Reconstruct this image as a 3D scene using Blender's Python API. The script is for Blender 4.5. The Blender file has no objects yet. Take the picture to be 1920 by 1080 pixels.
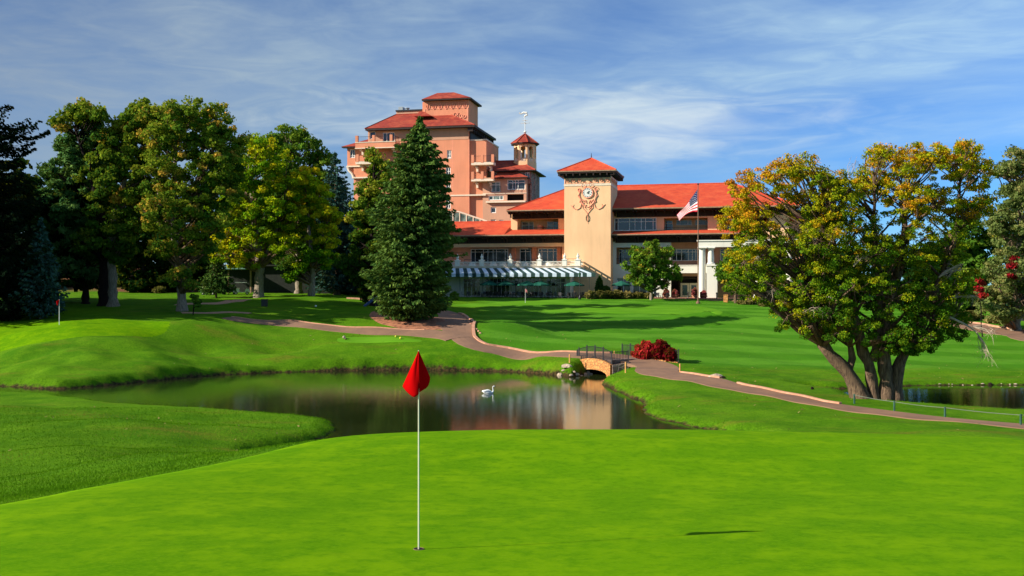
import bpy, math, random
import numpy as np
from mathutils import Vector
R = math.radians
rnd = random.Random(7)
rng = np.random.default_rng(7)
sc = bpy.context.scene
COL = sc.collection

# ------------------------------------------------------------------ camera
F = 1867.0            # focal length in photo pixels (35 mm on 36 mm)
H = 2.83              # eye height above the cup
cam = bpy.data.cameras.new('camera'); cam.lens = 35.0; cam.sensor_width = 36.0
cam.clip_start = 0.1; cam.clip_end = 5000
co = bpy.data.objects.new('camera', cam); COL.objects.link(co)
co.location = (0, 0, H); co.rotation_euler = (R(90), 0, 0)
sc.camera = co

# ------------------------------------------------------------------ light
SUN_EL, SUN_AZ = 28.0, 13.0     # sunlight travels to +X and a little to +Y
sun = bpy.data.lights.new('sun', 'SUN'); sun.energy = 5.0; sun.angle = R(0.5); sun.color = (1.0, 0.93, 0.80)
so = bpy.data.objects.new('sun', sun); COL.objects.link(so)
sd = Vector((math.cos(R(SUN_EL))*math.cos(R(SUN_AZ)), math.cos(R(SUN_EL))*math.sin(R(SUN_AZ)), -math.sin(R(SUN_EL))))
so.rotation_euler = sd.to_track_quat('-Z', 'Y').to_euler()
so.location = (-60, -20, 60)
w = bpy.data.worlds.new('World'); sc.world = w; w.use_nodes = True
nt = w.node_tree; nt.nodes.clear()
def N(t, **kw):
    n = nt.nodes.new(t)
    for k, v in kw.items(): setattr(n, k, v)
    return n
def LK(a, b): nt.links.new(a, b)
out = N('ShaderNodeOutputWorld'); bg = N('ShaderNodeBackground'); bg.inputs['Strength'].default_value = 0.076
sky = N('ShaderNodeTexSky', sky_type='NISHITA', sun_disc=False)
sky.sun_elevation = R(SUN_EL)
sky.sun_rotation = math.atan2(-sd.x, -sd.y)
sky.altitude = 1900; sky.air_density = 1.0; sky.dust_density = 0.3; sky.ozone_density = 3.0
tc = N('ShaderNodeTexCoord'); sep = N('ShaderNodeSeparateXYZ'); LK(tc.outputs['Generated'], sep.inputs[0])
# sky hue: greyer blue to the left, azure to the right, deeper upward
hs = N('ShaderNodeHueSaturation'); hs.inputs['Saturation'].default_value = 1.12
LK(sky.outputs[0], hs.inputs['Color'])
side = N('ShaderNodeMapRange'); side.inputs[1].default_value = -0.45; side.inputs[2].default_value = 0.5
LK(sep.outputs['X'], side.inputs[0])
tint = N('ShaderNodeMix', data_type='RGBA'); LK(side.outputs[0], tint.inputs['Factor'])
tint.inputs['A'].default_value = (0.60, 0.73, 0.79, 1); tint.inputs['B'].default_value = (0.40, 0.87, 1.25, 1)
m1 = N('ShaderNodeMix', data_type='RGBA', blend_type='MULTIPLY'); m1.inputs['Factor'].default_value = 1
LK(hs.outputs[0], m1.inputs['A']); LK(tint.outputs['Result'], m1.inputs['B'])
up = N('ShaderNodeMapRange'); up.inputs[1].default_value = 0.0; up.inputs[2].default_value = 0.28
LK(sep.outputs['Z'], up.inputs[0])
ug = N('ShaderNodeMix', data_type='RGBA'); LK(up.outputs[0], ug.inputs['Factor'])
ug.inputs['A'].default_value = (0.78, 0.92, 1.05, 1); ug.inputs['B'].default_value = (0.82, 0.86, 1.0, 1)
m2 = N('ShaderNodeMix', data_type='RGBA', blend_type='MULTIPLY'); m2.inputs['Factor'].default_value = 1
LK(m1.outputs['Result'], m2.inputs['A']); LK(ug.outputs['Result'], m2.inputs['B'])
# cirrus: long streaks low over the horizon
def cloud(scale, zs, rot, det, lo, hi, seed, dist=0.6):
    mp = N('ShaderNodeMapping'); mp.inputs['Scale'].default_value = (scale, scale, scale*zs)
    mp.inputs['Rotation'].default_value = (0, R(rot), 0); mp.inputs['Location'].default_value = (seed, seed*0.7, 0)
    LK(tc.outputs['Generated'], mp.inputs[0])
    nz = N('ShaderNodeTexNoise'); nz.inputs['Scale'].default_value = 1.0; nz.inputs['Detail'].default_value = det
    nz.inputs['Roughness'].default_value = 0.57; nz.inputs['Distortion'].default_value = dist
    LK(mp.outputs[0], nz.inputs['Vector'])
    mr = N('ShaderNodeMapRange', interpolation_type='SMOOTHSTEP'); mr.inputs[1].default_value = lo; mr.inputs[2].default_value = hi
    LK(nz.outputs[0], mr.inputs[0]); return mr.outputs[0]
c1 = cloud(1.5, 5.2, 8, 7, 0.36, 0.72, 3.3)
c2 = cloud(3.0, 4.6, -5, 8, 0.36, 0.80, 11.1, 0.7)
c3 = cloud(11.0, 5.0, 3, 8, 0.30, 0.80, 5.7, 1.2)
# a brighter bank in the middle of the sky just above the roofs
bz = N('ShaderNodeMath', operation='SUBTRACT'); LK(sep.outputs['Z'], bz.inputs[0]); bz.inputs[1].default_value = 0.160
bx_ = N('ShaderNodeMath', operation='SUBTRACT'); LK(sep.outputs['X'], bx_.inputs[0]); bx_.inputs[1].default_value = 0.06
def sq(s, k):
    a = N('ShaderNodeMath', operation='MULTIPLY'); LK(s, a.inputs[0]); a.inputs[1].default_value = k
    b = N('ShaderNodeMath', operation='POWER'); LK(a.outputs[0], b.inputs[0]); b.inputs[1].default_value = 2; return b.outputs[0]
def add(a, b, op='ADD'):
    n = N('ShaderNodeMath', operation=op)
    for i, v in enumerate((a, b)):
        if isinstance(v, (int, float)): n.inputs[i].default_value = v
        else: LK(v, n.inputs[i])
    return n.outputs[0]
ab = N('ShaderNodeMath', operation='ABSOLUTE'); LK(bz.outputs[0], ab.inputs[0])
ab2 = N('ShaderNodeMath', operation='ABSOLUTE'); LK(bx_.outputs[0], ab2.inputs[0])
rr = add(sq(ab.outputs[0], 20), sq(ab2.outputs[0], 3.0))
rr = add(add(rr, c2, 'SUBTRACT'), add(add(c3, -0.5), -0.55, 'MULTIPLY'))
bank = N('ShaderNodeMapRange', interpolation_type='SMOOTHSTEP'); LK(rr, bank.inputs[0]); bank.inputs[1].default_value = 0.9; bank.inputs[2].default_value = -0.8
f = add(add(add(c1, 0.42, 'MULTIPLY'), add(c2, 0.26, 'MULTIPLY')), 0.10)
f = add(f, add(add(c3, c1, 'MULTIPLY'), 0.34, 'MULTIPLY'))

fm = N('ShaderNodeClamp'); LK(f, fm.inputs[0]); fm.inputs[2].default_value = 0.9
cc = N('ShaderNodeMix', data_type='RGBA'); LK(side.outputs[0], cc.inputs['Factor'])
cc.inputs['A'].default_value = (2.9, 3.5, 4.0, 1); cc.inputs['B'].default_value = (4.2, 6.2, 7.6, 1)
mc = N('ShaderNodeMix', data_type='RGBA'); LK(fm.outputs[0], mc.inputs['Factor'])
LK(m2.outputs['Result'], mc.inputs['A']); LK(cc.outputs['Result'], mc.inputs['B'])
mb_ = N('ShaderNodeMix', data_type='RGBA'); LK(add(bank.outputs[0], 0.66, 'MULTIPLY'), mb_.inputs['Factor']); LK(mc.outputs['Result'], mb_.inputs['A']); mb_.inputs['B'].default_value = (6.6, 7.2, 7.2, 1)
LK(mb_.outputs['Result'], bg.inputs['Color']); LK(bg.outputs[0], out.inputs[0])
sc.view_settings.view_transform = 'Standard'; sc.view_settings.look = 'None'
sc.view_settings.gamma = 1; sc.view_settings.exposure = 0.72
sc.cycles.max_bounces = 6; sc.cycles.diffuse_bounces = 2; sc.cycles.transparent_max_bounces = 4
sc.cycles.use_denoising = True

# ------------------------------------------------------------------ helpers
def tag(o, label=None, cat=None, group=None, kind=None):
    if label: o['label'] = label
    if cat: o['category'] = cat
    if group: o['group'] = group
    if kind: o['kind'] = kind
    return o
def empty(name, loc=(0, 0, 0), rz=0.0):
    o = bpy.data.objects.new(name, None); COL.objects.link(o)
    o.location = loc; o.rotation_euler = (0, 0, rz); o.empty_display_size = 0.2
    return o
def copy_tree(o, parent=None):
    c = o.copy(); COL.objects.link(c)
    if parent: c.parent = parent
    for ch in list(o.children): copy_tree(ch, c)
    return c

class MB:
    def __init__(s): s.v = []; s.f = []
    def face(s, pts):
        n = len(s.v); s.v += [tuple(p) for p in pts]; s.f.append(tuple(range(n, n+len(pts)))); return s
    def box(s, x0, x1, y0, y1, z0, z1):
        if x0 > x1: x0, x1 = x1, x0
        if y0 > y1: y0, y1 = y1, y0
        if z0 > z1: z0, z1 = z1, z0
        n = len(s.v)
        s.v += [(x, y, z) for z in (z0, z1) for x, y in ((x0, y0), (x1, y0), (x1, y1), (x0, y1))]
        s.f += [tuple(n+i for i in q) for q in ((3, 2, 1, 0), (4, 5, 6, 7), (0, 1, 5, 4), (1, 2, 6, 5), (2, 3, 7, 6), (3, 0, 4, 7))]
        return s
    def tube(s, pts, rad, sides=6, cap=True, sq=1.0):
        pts = [Vector(p) for p in pts]
        if not hasattr(rad, '__len__'): rad = [rad]*len(pts)
        n0 = len(s.v); ref = Vector((0.13, 0.31, 0.94)).normalized()
        for i, p in enumerate(pts):
            d = (pts[min(i+1, len(pts)-1)]-pts[max(i-1, 0)])
            if d.length < 1e-6: d = Vector((0, 0, 1))
            d.normalize()
            a = d.cross(ref)
            if a.length < 0.2: a = d.cross(Vector((1, 0, 0)))
            a.normalize(); b = d.cross(a)
            for k in range(sides):
                t = 2*math.pi*k/sides
                q = p+a*math.cos(t)*rad[i]+b*math.sin(t)*rad[i]*sq
                s.v.append((q.x, q.y, q.z))
        for i in range(len(pts)-1):
            for k in range(sides):
                k2 = (k+1) % sides
                s.f.append((n0+i*sides+k, n0+i*sides+k2, n0+(i+1)*sides+k2, n0+(i+1)*sides+k))
        if cap:
            s.f.append(tuple(n0+k for k in reversed(range(sides))))
            s.f.append(tuple(n0+(len(pts)-1)*sides+k for k in range(sides)))
        return s
    def lathe(s, prof, c=(0, 0), sides=16, ax='z'):
        n0 = len(s.v)
        for r, z in prof:
            for k in range(sides):
                t = 2*math.pi*k/sides
                s.v.append((c[0]+r*math.cos(t), c[1]+r*math.sin(t), z))
        for i in range(len(prof)-1):
            for k in range(sides):
                k2 = (k+1) % sides
                s.f.append((n0+i*sides+k, n0+i*sides+k2, n0+(i+1)*sides+k2, n0+(i+1)*sides+k))
        s.f.append(tuple(n0+k for k in reversed(range(sides))))
        s.f.append(tuple(n0+(len(prof)-1)*sides+k for k in range(sides)))
        return s
    def wall(s, x0, x1, z0, z1, y, th, holes=()):
        """wall in the xz plane, front at y, back at y+th, with rectangular holes"""
        xs = sorted({x0, x1} | {min(max(h[i], x0), x1) for h in holes for i in (0, 1)})
        zs = sorted({z0, z1} | {min(max(h[i], z0), z1) for h in holes for i in (2, 3)})
        nx, nz = len(xs)-1, len(zs)-1
        def solid(i, j):
            if i < 0 or j < 0 or i >= nx or j >= nz: return False
            cx, cz = (xs[i]+xs[i+1])/2, (zs[j]+zs[j+1])/2
            return not any(h[0] < cx < h[1] and h[2] < cz < h[3] for h in holes)
        for i in range(nx):
            for j in range(nz):
                if not solid(i, j): continue
                a, b, c, d = xs[i], xs[i+1], zs[j], zs[j+1]
                s.face([(a, y, c), (b, y, c), (b, y, d), (a, y, d)])
                s.face([(b, y+th, c), (a, y+th, c), (a, y+th, d), (b, y+th, d)])
                if not solid(i-1, j): s.face([(a, y+th, c), (a, y, c), (a, y, d), (a, y+th, d)])
                if not solid(i+1, j): s.face([(b, y, c), (b, y+th, c), (b, y+th, d), (b, y, d)])
                if not solid(i, j-1): s.face([(a, y+th, c), (b, y+th, c), (b, y, c), (a, y, c)])
                if not solid(i, j+1): s.face([(a, y, d), (b, y, d), (b, y+th, d), (a, y+th, d)])
        return s
    def hip(s, x0, x1, y0, y1, z, xr0, xr1, yr, zr):
        a, b, c, d = (x0, y0, z), (x1, y0, z), (x1, y1, z), (x0, y1, z)
        r0, r1 = (xr0, yr, zr), (xr1, yr, zr)
        if abs(xr1-xr0) < 1e-3:
            for q in ((a, b, r0), (b, c, r0), (c, d, r0), (d, a, r0)): s.face(q)
        else:
            s.face((a, b, r1, r0)); s.face((b, c, r1)); s.face((c, d, r0, r1)); s.face((d, a, r0))
        s.face((d, c, b, a)); return s
    def build(s, name, m, parent=None, smooth=False, loc=None):
        me = bpy.data.meshes.new(name); me.from_pydata(s.v, [], s.f); me.update()
        if m: me.materials.append(m)
        if smooth: me.polygons.foreach_set('use_smooth', [True]*len(me.polygons))
        o = bpy.data.objects.new(name, me); COL.objects.link(o)
        if parent: o.parent = parent
        if loc: o.location = loc
        return o

def np_mesh(name, V, nv, m, parent=None, tint=None, smooth=False):
    """V: (n, nv, 3) separate polygons"""
    n = len(V); me = bpy.data.meshes.new(name)
    me.vertices.add(n*nv); me.vertices.foreach_set('co', np.ascontiguousarray(V, dtype=np.float32).ravel())
    me.loops.add(n*nv); me.loops.foreach_set('vertex_index', np.arange(n*nv, dtype=np.int32))
    me.polygons.add(n); me.polygons.foreach_set('loop_start', np.arange(0, n*nv, nv, dtype=np.int32))
    if tint is not None:
        a = me.attributes.new('tint', 'FLOAT', 'FACE'); a.data.foreach_set('value', np.asarray(tint, dtype=np.float32))
    me.materials.append(m); me.update(calc_edges=True)
    o = bpy.data.objects.new(name, me); COL.objects.link(o)
    if parent: o.parent = parent
    return o

# ------------------------------------------------------------------ materials
class MT:
    def __init__(s, name):
        s.m = bpy.data.materials.new(name); s.m.use_nodes = True; s.t = s.m.node_tree
        s.t.nodes.clear(); s.out = s.n('ShaderNodeOutputMaterial')
    def n(s, t, **kw):
        x = s.t.nodes.new(t)
        for k, v in kw.items(): setattr(x, k, v)
        return x
    def l(s, a, b): s.t.links.new(a, b)
    def math(s, op, a, b=None, clamp=False):
        x = s.n('ShaderNodeMath', operation=op, use_clamp=clamp)
        for i, v in enumerate((a, b)):
            if v is None: continue
            if isinstance(v, (int, float)): x.inputs[i].default_value = v
            else: s.l(v, x.inputs[i])
        return x.outputs[0]
    def noise(s, scale, det=4, rough=0.55, vec=None, sc3=None, dist=0.0):
        if vec is None: vec = s.n('ShaderNodeTexCoord').outputs['Object']
        if sc3:
            mp = s.n('ShaderNodeMapping'); mp.inputs['Scale'].default_value = sc3; s.l(vec, mp.inputs[0]); vec = mp.outputs[0]
        x = s.n('ShaderNodeTexNoise'); x.inputs['Scale'].default_value = scale; x.inputs['Detail'].default_value = det
        x.inputs['Roughness'].default_value = rough; x.inputs['Distortion'].default_value = dist
        s.l(vec, x.inputs['Vector']); return x.outputs[0]
    def rng(s, v, a, b, c=0.0, d=1.0, sm=True):
        x = s.n('ShaderNodeMapRange'); x.interpolation_type = 'SMOOTHSTEP' if sm else 'LINEAR'
        for i, q in enumerate((a, b, c, d)): x.inputs[i+1].default_value = q
        s.l(v, x.inputs[0]); return x.outputs[0]
    def mix(s, f, a, b, mode='MIX'):
        x = s.n('ShaderNodeMix', data_type='RGBA', blend_type=mode)
        for k, v in (('Factor', f), ('A', a), ('B', b)):
            if isinstance(v, (int, float)): x.inputs[k].default_value = v if k == 'Factor' else (v, v, v, 1)
            elif isinstance(v, tuple): x.inputs[k].default_value = v if len(v) == 4 else v+(1,)
            else: s.l(v, x.inputs[k])
        return x.outputs['Result']
    def attr(s, name):
        x = s.n('ShaderNodeAttribute'); x.attribute_name = name; return x.outputs['Fac']
    def ramp(s, v, stops):
        x = s.n('ShaderNodeValToRGB'); s.l(v, x.inputs[0]); e = x.color_ramp.elements
        while len(e) > 1: e.remove(e[0])
        e[0].position = stops[0][0]; e[0].color = stops[0][1]+(1,)
        for p, c in stops[1:]:
            k = e.new(p); k.color = c+(1,)
        return x.outputs[0]
    def bump(s, h, strength=0.3, dist=0.05):
        x = s.n('ShaderNodeBump'); x.inputs['Strength'].default_value = strength; x.inputs['Distance'].default_value = dist
        s.l(h, x.inputs['Height']); return x.outputs[0]
    def bsdf(s, col, rough=0.8, spec=0.3, normal=None, metal=0.0, **kw):
        x = s.n('ShaderNodeBsdfPrincipled')
        if isinstance(col, tuple): x.inputs['Base Color'].default_value = col if len(col) == 4 else col+(1,)
        else: s.l(col, x.inputs['Base Color'])
        if isinstance(rough, (int, float)): x.inputs['Roughness'].default_value = rough
        else: s.l(rough, x.inputs['Roughness'])
        x.inputs['Specular IOR Level'].default_value = spec; x.inputs['Metallic'].default_value = metal
        if normal is not None: s.l(normal, x.inputs['Normal'])
        s.l(x.outputs[0], s.out.inputs[0]); return x

def plain(name, col, rough=0.7, var=0.18, scale=3.0, spec=0.3, bump=0.0, metal=0.0, det=5, bscale=None):
    t = MT(name); nz = t.noise(scale, det)
    dark = tuple(c*(1-var) for c in col); lite = tuple(min(1, c*(1+var)) for c in col)
    c = t.mix(t.rng(nz, 0.3, 0.7), dark, lite)
    nm = t.bump(t.noise(bscale or scale*6, 5), bump, 0.03) if bump else None
    t.bsdf(c, rough, spec, nm, metal); return t.m

def stucco(name, col, var=0.10):
    t = MT(name)
    big = t.noise(0.35, 5, sc3=(1, 1, 0.45)); streak = t.noise(1.2, 4, sc3=(1.5, 1.5, 0.15)); fine = t.noise(9, 4)
    c = t.mix(t.rng(big, 0.3, 0.7), tuple(x*(1-var) for x in col), tuple(min(1, x*(1+var*0.6)) for x in col))
    c = t.mix(t.math('MULTIPLY', t.rng(streak, 0.48, 0.75), 0.32), c, tuple(x*0.72 for x in col))
    t.bsdf(c, 0.9, 0.15, t.bump(fine, 0.25, 0.03)); return t.m

def tiles(name, c0, c1, c2):
    t = MT(name); nrm = t.n('ShaderNodeTexCoord').outputs['Object']
    cell = t.n('ShaderNodeTexVoronoi'); cell.inputs['Scale'].default_value = 1.0
    mp = t.n('ShaderNodeMapping'); mp.inputs['Scale'].default_value = (1.7, 1.7, 4.0); t.l(nrm, mp.inputs[0]); t.l(mp.outputs[0], cell.inputs['Vector'])
    sep = t.n('ShaderNodeSeparateColor'); t.l(cell.outputs['Color'], sep.inputs[0])
    c = t.mix(sep.outputs[0], c0, c1)
    c = t.mix(t.math('MULTIPLY', t.rng(t.noise(0.5, 6, .65), 0.42, 0.70), 0.75), c, c2)
    c = t.mix(t.math('MULTIPLY', t.rng(t.noise(1.3, 5, .6, sc3=(1, 1, .3)), 0.52, 0.75), 0.4), c, tuple(x*0.5 for x in c1))
    # courses up the slope and rows of rounded tiles across it
    sx = t.n('ShaderNodeSeparateXYZ'); t.l(nrm, sx.inputs[0])
    cz = t.math('FRACT', t.math('MULTIPLY', sx.outputs[2], 5.0))
    rw = t.math('ABSOLUTE', t.math('SINE', t.math('MULTIPLY', t.math('ADD', sx.outputs[0], sx.outputs[1]), 11.0)))
    c = t.mix(t.math('MULTIPLY', t.rng(cz, 0.0, 0.25, 1, 0), 0.35), c, tuple(x*0.45 for x in c0))
    t.bsdf(c, 0.75, 0.25, t.bump(t.math('ADD', cz, rw), 0.5, 0.06)); return t.m

def foliage(name, stops, trans=0.35, var=0.25):
    t = MT(name); a = t.attr('tint')
    c = t.ramp(a, stops)
    nz = t.noise(0.9, 4)
    c = t.mix(t.math('MULTIPLY', t.rng(nz, 0.35, 0.7), var), c, tuple(x*0.45 for x in stops[0][1]))
    d = t.n('ShaderNodeBsdfDiffuse'); t.l(c, d.inputs[0])
    tr = t.n('ShaderNodeBsdfTranslucent'); t.l(t.mix(0.5, c, (0.17, 0.19, 0.01), 'MIX'), tr.inputs[0])
    g = t.n('ShaderNodeBsdfGlossy'); g.inputs['Roughness'].default_value = 0.45; g.inputs['Color'].default_value = (0.8, 0.85, 0.8, 1)
    m = t.n('ShaderNodeMixShader'); m.inputs[0].default_value = trans; t.l(d.outputs[0], m.inputs[1]); t.l(tr.outputs[0], m.inputs[2])
    m2 = t.n('ShaderNodeMixShader'); m2.inputs[0].default_value = 0.0; t.l(m.outputs[0], m2.inputs[1]); t.l(g.outputs[0], m2.inputs[2])
    t.l(m2.outputs[0], t.out.inputs[0]); return t.m

def bark(name, c0, c1, sc=1.0):
    t = MT(name); n1 = t.noise(3.0*sc, 6, 0.65, sc3=(3.2, 3.2, 0.45)); n2 = t.noise(14*sc, 5, 0.6, sc3=(2, 2, 0.4))
    c = t.mix(t.rng(n1, 0.35, 0.65), c0, c1); c = t.mix(t.math('MULTIPLY', t.rng(n2, 0.45, 0.7), 0.6), c, tuple(x*0.4 for x in c0))
    t.bsdf(c, 0.9, 0.1, t.bump(t.math('ADD', n1, n2), 0.8, 0.12)); return t.m

M = {}
M['peach'] = stucco('peach_stucco', (0.90, 0.56, 0.31)); M['salmon'] = stucco('salmon_stucco', (0.76, 0.30, 0.17))
M['salmon2'] = stucco('pale_salmon_stucco', (0.62, 0.34, 0.22)); M['white'] = stucco('white_stucco', (0.80, 0.77, 0.66), 0.05)
M['cream'] = plain('cream_trim', (0.80, 0.66, 0.50), 0.7, 0.08)
M['tile'] = tiles('clay_tiles', (0.60, 0.075, 0.025), (0.52, 0.055, 0.022), (0.66, 0.115, 0.04))
M['tile2'] = tiles('old_clay_tiles', (0.36, 0.042, 0.022), (0.22, 0.030, 0.020), (0.46, 0.09, 0.04))
M['coral'] = plain('coral_relief', (0.90, 0.35, 0.22), 0.8, 0.12)
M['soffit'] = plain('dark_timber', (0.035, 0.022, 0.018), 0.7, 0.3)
M['gutter'] = plain('copper_gutter', (0.36, 0.22, 0.13), 0.6, 0.2)
M['frame'] = plain('white_window_frame', (0.80, 0.80, 0.74), 0.5, 0.06)
M['iron'] = plain('black_iron', (0.014, 0.014, 0.016), 0.45, 0.3, spec=0.5)
M['shadow_in'] = plain('dark_interior', (0.02, 0.018, 0.016), 0.9, 0.2)  # near-black colour standing in for shade inside openings
M['greencloth'] = plain('green_canvas', (0.006, 0.10, 0.065), 0.8, 0.15)
M['awn_w'] = plain('white_canvas', (0.56, 0.66, 0.76), 0.8, 0.06); M['awn_d'] = plain('dark_green_canvas', (0.020, 0.055, 0.050), 0.8, 0.2)
M['stone'] = None
t = MT('window_glass'); nz = t.noise(0.6, 3)
t.bsdf(t.mix(t.rng(nz, 0.4, 0.7), (0.012, 0.018, 0.026), (0.04, 0.055, 0.07)), 0.08, 0.9); M['glass'] = t.m
t = MT('curtained_glass'); t.bsdf(t.mix(t.rng(t.noise(0.8, 3), 0.35, 0.65), (0.06, 0.09, 0.08), (0.22, 0.30, 0.26)), 0.15, 0.8); M['glass2'] = t.m
def stonework(name, a, b, mortar, scale):
    t = MT(name); vec = t.n('ShaderNodeTexCoord').outputs['Object']
    v = t.n('ShaderNodeTexVoronoi'); v.inputs['Scale'].default_value = scale; t.l(vec, v.inputs['Vector'])
    e = t.n('ShaderNodeTexVoronoi', feature='DISTANCE_TO_EDGE'); e.inputs['Scale'].default_value = scale; t.l(vec, e.inputs['Vector'])
    sep = t.n('ShaderNodeSeparateColor'); t.l(v.outputs['Color'], sep.inputs[0])
    c = t.mix(sep.outputs[0], a, b); c = t.mix(t.math('MULTIPLY', t.noise(12, 5), 0.5), c, tuple(x*0.5 for x in a))
    c = t.mix(t.rng(e.outputs['Distance'], 0.02, 0.09, 1, 0), c, mortar)
    t.bsdf(c, 0.9, 0.15, t.bump(t.rng(e.outputs['Distance'], 0.0, 0.15), 0.8, 0.05)); return t.m
M['stone'] = stonework('sandstone_rubble', (0.80, 0.40, 0.13), (0.62, 0.23, 0.07), (0.34, 0.17, 0.08), 4.2)
M['stone2'] = stonework('grey_rubble', (0.34, 0.22, 0.17), (0.16, 0.11, 0.10), (0.40, 0.30, 0.24), 1.6)
M['rock'] = plain('river_rock', (0.46, 0.35, 0.25), 0.85, 0.35, 2.5, bump=0.6)
M['bark_pale'] = bark('pale_bark', (0.40, 0.33, 0.25), (0.20, 0.15, 0.11))
M['bark_rough'] = bark('rough_bark', (0.26, 0.17, 0.105), (0.085, 0.055, 0.04))
M['bark_dark'] = bark('dark_bark', (0.035, 0.022, 0.018), (0.015, 0.01, 0.009))
M['twig'] = plain('dead_twig', (0.42, 0.33, 0.24), 0.9, 0.2)
M['timber'] = plain('stake_timber', (0.66, 0.34, 0.10), 0.7, 0.15)
M['whitepaint'] = plain('white_gloss_paint', (0.78, 0.78, 0.72), 0.4, 0.05)
M['greenpost'] = plain('green_metal_post', (0.03, 0.09, 0.06), 0.5, 0.2)
# ------------------------------------------------------------------ terrain
DW = 7.8; ZW = H-DW
def P(px, py, Y): return ((px-960)/F*Y, Y, H+(540-py)/F*Y)
def PW(px, py):
    Y = DW*F/(py-540); return ((px-960)/F*Y, Y)
W1 = [(-66, 80)]+[PW(*q) for q in ((0, 723), (88, 731), (158, 728), (230, 721), (299, 714), (360, 708), (422, 703), (520, 698.5), (640, 695.5), (800, 694), (960, 697), (1040, 703), (1085, 709))]
W1 += [(5.4, 88.0), (9.4, 93.4), (12.8, 91.4), (9.0, 86.2)]
W1 += [PW(*q) for q in ((1122, 719), (1150, 731), (1175, 743), (1198, 752), (1209, 760), (1203, 770), (1207, 779), (1253, 791), (1312, 803))]
W1 += [(13.2, 50), (13, 44), (6, 41), (-2, 40.8), (-7.5, 42), (-11, 44), (-12.1, 46.6), (-10.9, 47.6), (-10.0, 50), (-9.6, 53.2), (-9.7, 56), (-10.6, 58), (-12, 59.3), (-15.2, 61.2), (-20.6, 63.9), (-24.5, 64.6), (-28.5, 67.6), (-32.6, 71.4), (-37, 73.2), (-66, 75.5)]
W2 = [PW(*q) for q in ((1484, 728.5), (1540, 729), (1591, 729.5), (1687, 724), (1800, 722.5), (1920, 722.5))]
W2 += [(62, 82), (70, 78), (66, 68), (44, 61)]+[PW(*q) for q in ((1920, 774), (1835, 769), (1752, 763), (1681, 757.5), (1640, 755), (1610, 749), (1587, 740), (1540, 733))]
def smooth_poly(pts, it=1):
    for _ in range(it):
        q = []
        for i in range(len(pts)):
            a, b = pts[i], pts[(i+1) % len(pts)]
            q.append((a[0]*.75+b[0]*.25, a[1]*.75+b[1]*.25)); q.append((a[0]*.25+b[0]*.75, a[1]*.25+b[1]*.75))
        pts = q
    return pts
W1 = smooth_poly(W1); W2 = smooth_poly(W2)

C = []   # control points X,Y,z
def cp(*q):
    for a in q: C.append(P(*a))
def cz(*q):
    for a in q: C.append(a)
# near green
cp((785, 1036, 10.65), (960, 1080, 9.6), (960, 808, 23.5), (630, 822, 22.5), (300, 893, 17.3), (0, 950, 14), (1300, 808, 23.5), (1600, 815, 23), (1920, 826, 22.3),
   (1500, 900, 16.6), (600, 920, 15.5), (1900, 1000, 11.6), (1260, 1014, 11.2), (1440, 1007, 11.35), (100, 1050, 10.2), (960, 900, 16.7), (1900, 900, 16.4))
cz((0, 0, .45), (-8, 2, .3), (9, 2, .4), (0, -30, 1.2), (-40, -20, .5), (40, -20, .8), (-14, 8, -.9), (18, 12, -.4), (26, 14, -.7))
cz((0, 32, -2.9), (-5, 31, -2.8), (8, 32, -2.9), (17, 31.5, -2.9), (27, 31, -2.9), (0, 38, -4.3), (9, 38, -4.3), (18, 40, -4.2), (40, 32, -3.2), (45, 20, -2))
# left rough and peninsula
cp((0, 938, 17), (0, 900, 26), (0, 850, 38), (0, 800, 50), (0, 760, 62), (300, 882, 21), (300, 862, 28), (300, 840, 37), (300, 800, 49), (200, 765, 60),
   (450, 846, 42), (450, 800, 54), (560, 800, 53.5), (590, 792, 55.5), (470, 852, 43), (520, 838, 25))
cz((-8.5, 38, -3.9), (-60, 60, -4.1), (-60, 40, -3.6), (-45, 25, -1.8))
def lip(poly, px0, px1, d, step=0.9):
    for x, y in poly:
        pass
for a in ((0, 717), (88, 724), (158, 721), (299, 707.5), (422, 697.5), (530, 693), (640, 690.5), (800, 689.5), (960, 691.5)):
    Y = 7.36*F/(a[1]-540); C.append(((a[0]-960)/F*Y, Y, H-7.36))
# far left slopes
cp((0, 700, 83.5), (0, 670, 90), (0, 645, 95), (0, 622, 100), (111, 609.6, 98), (111, 640, 92), (111, 690, 82.5), (111, 600, 107), (300, 612, 101), (300, 640, 95.5), (300, 685, 86.5),
   (250, 598, 108), (50, 590, 111), (150, 578, 120), (100, 566, 131), (300, 567, 131), (100, 556, 150), (280, 556, 152), (342, 584, 117.5), (440, 598, 110), (500, 607, 111), (600, 612, 109), (700, 621, 106), (800, 630, 102.5),
   (450, 650, 99), (600, 658, 98), (600, 680, 93), (450, 685, 92), (750, 660, 97), (700, 640, 101.5), (485, 559, 148), (583, 555.5, 150), (600, 588, 120), (650, 578, 128), (500, 575, 125), (700, 560, 150), (765, 600, 111),
   (300, 547, 180), (180, 534, 190), (140, 500, 208), (450, 551, 165), (600, 551, 165), (0, 540, 190))
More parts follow.
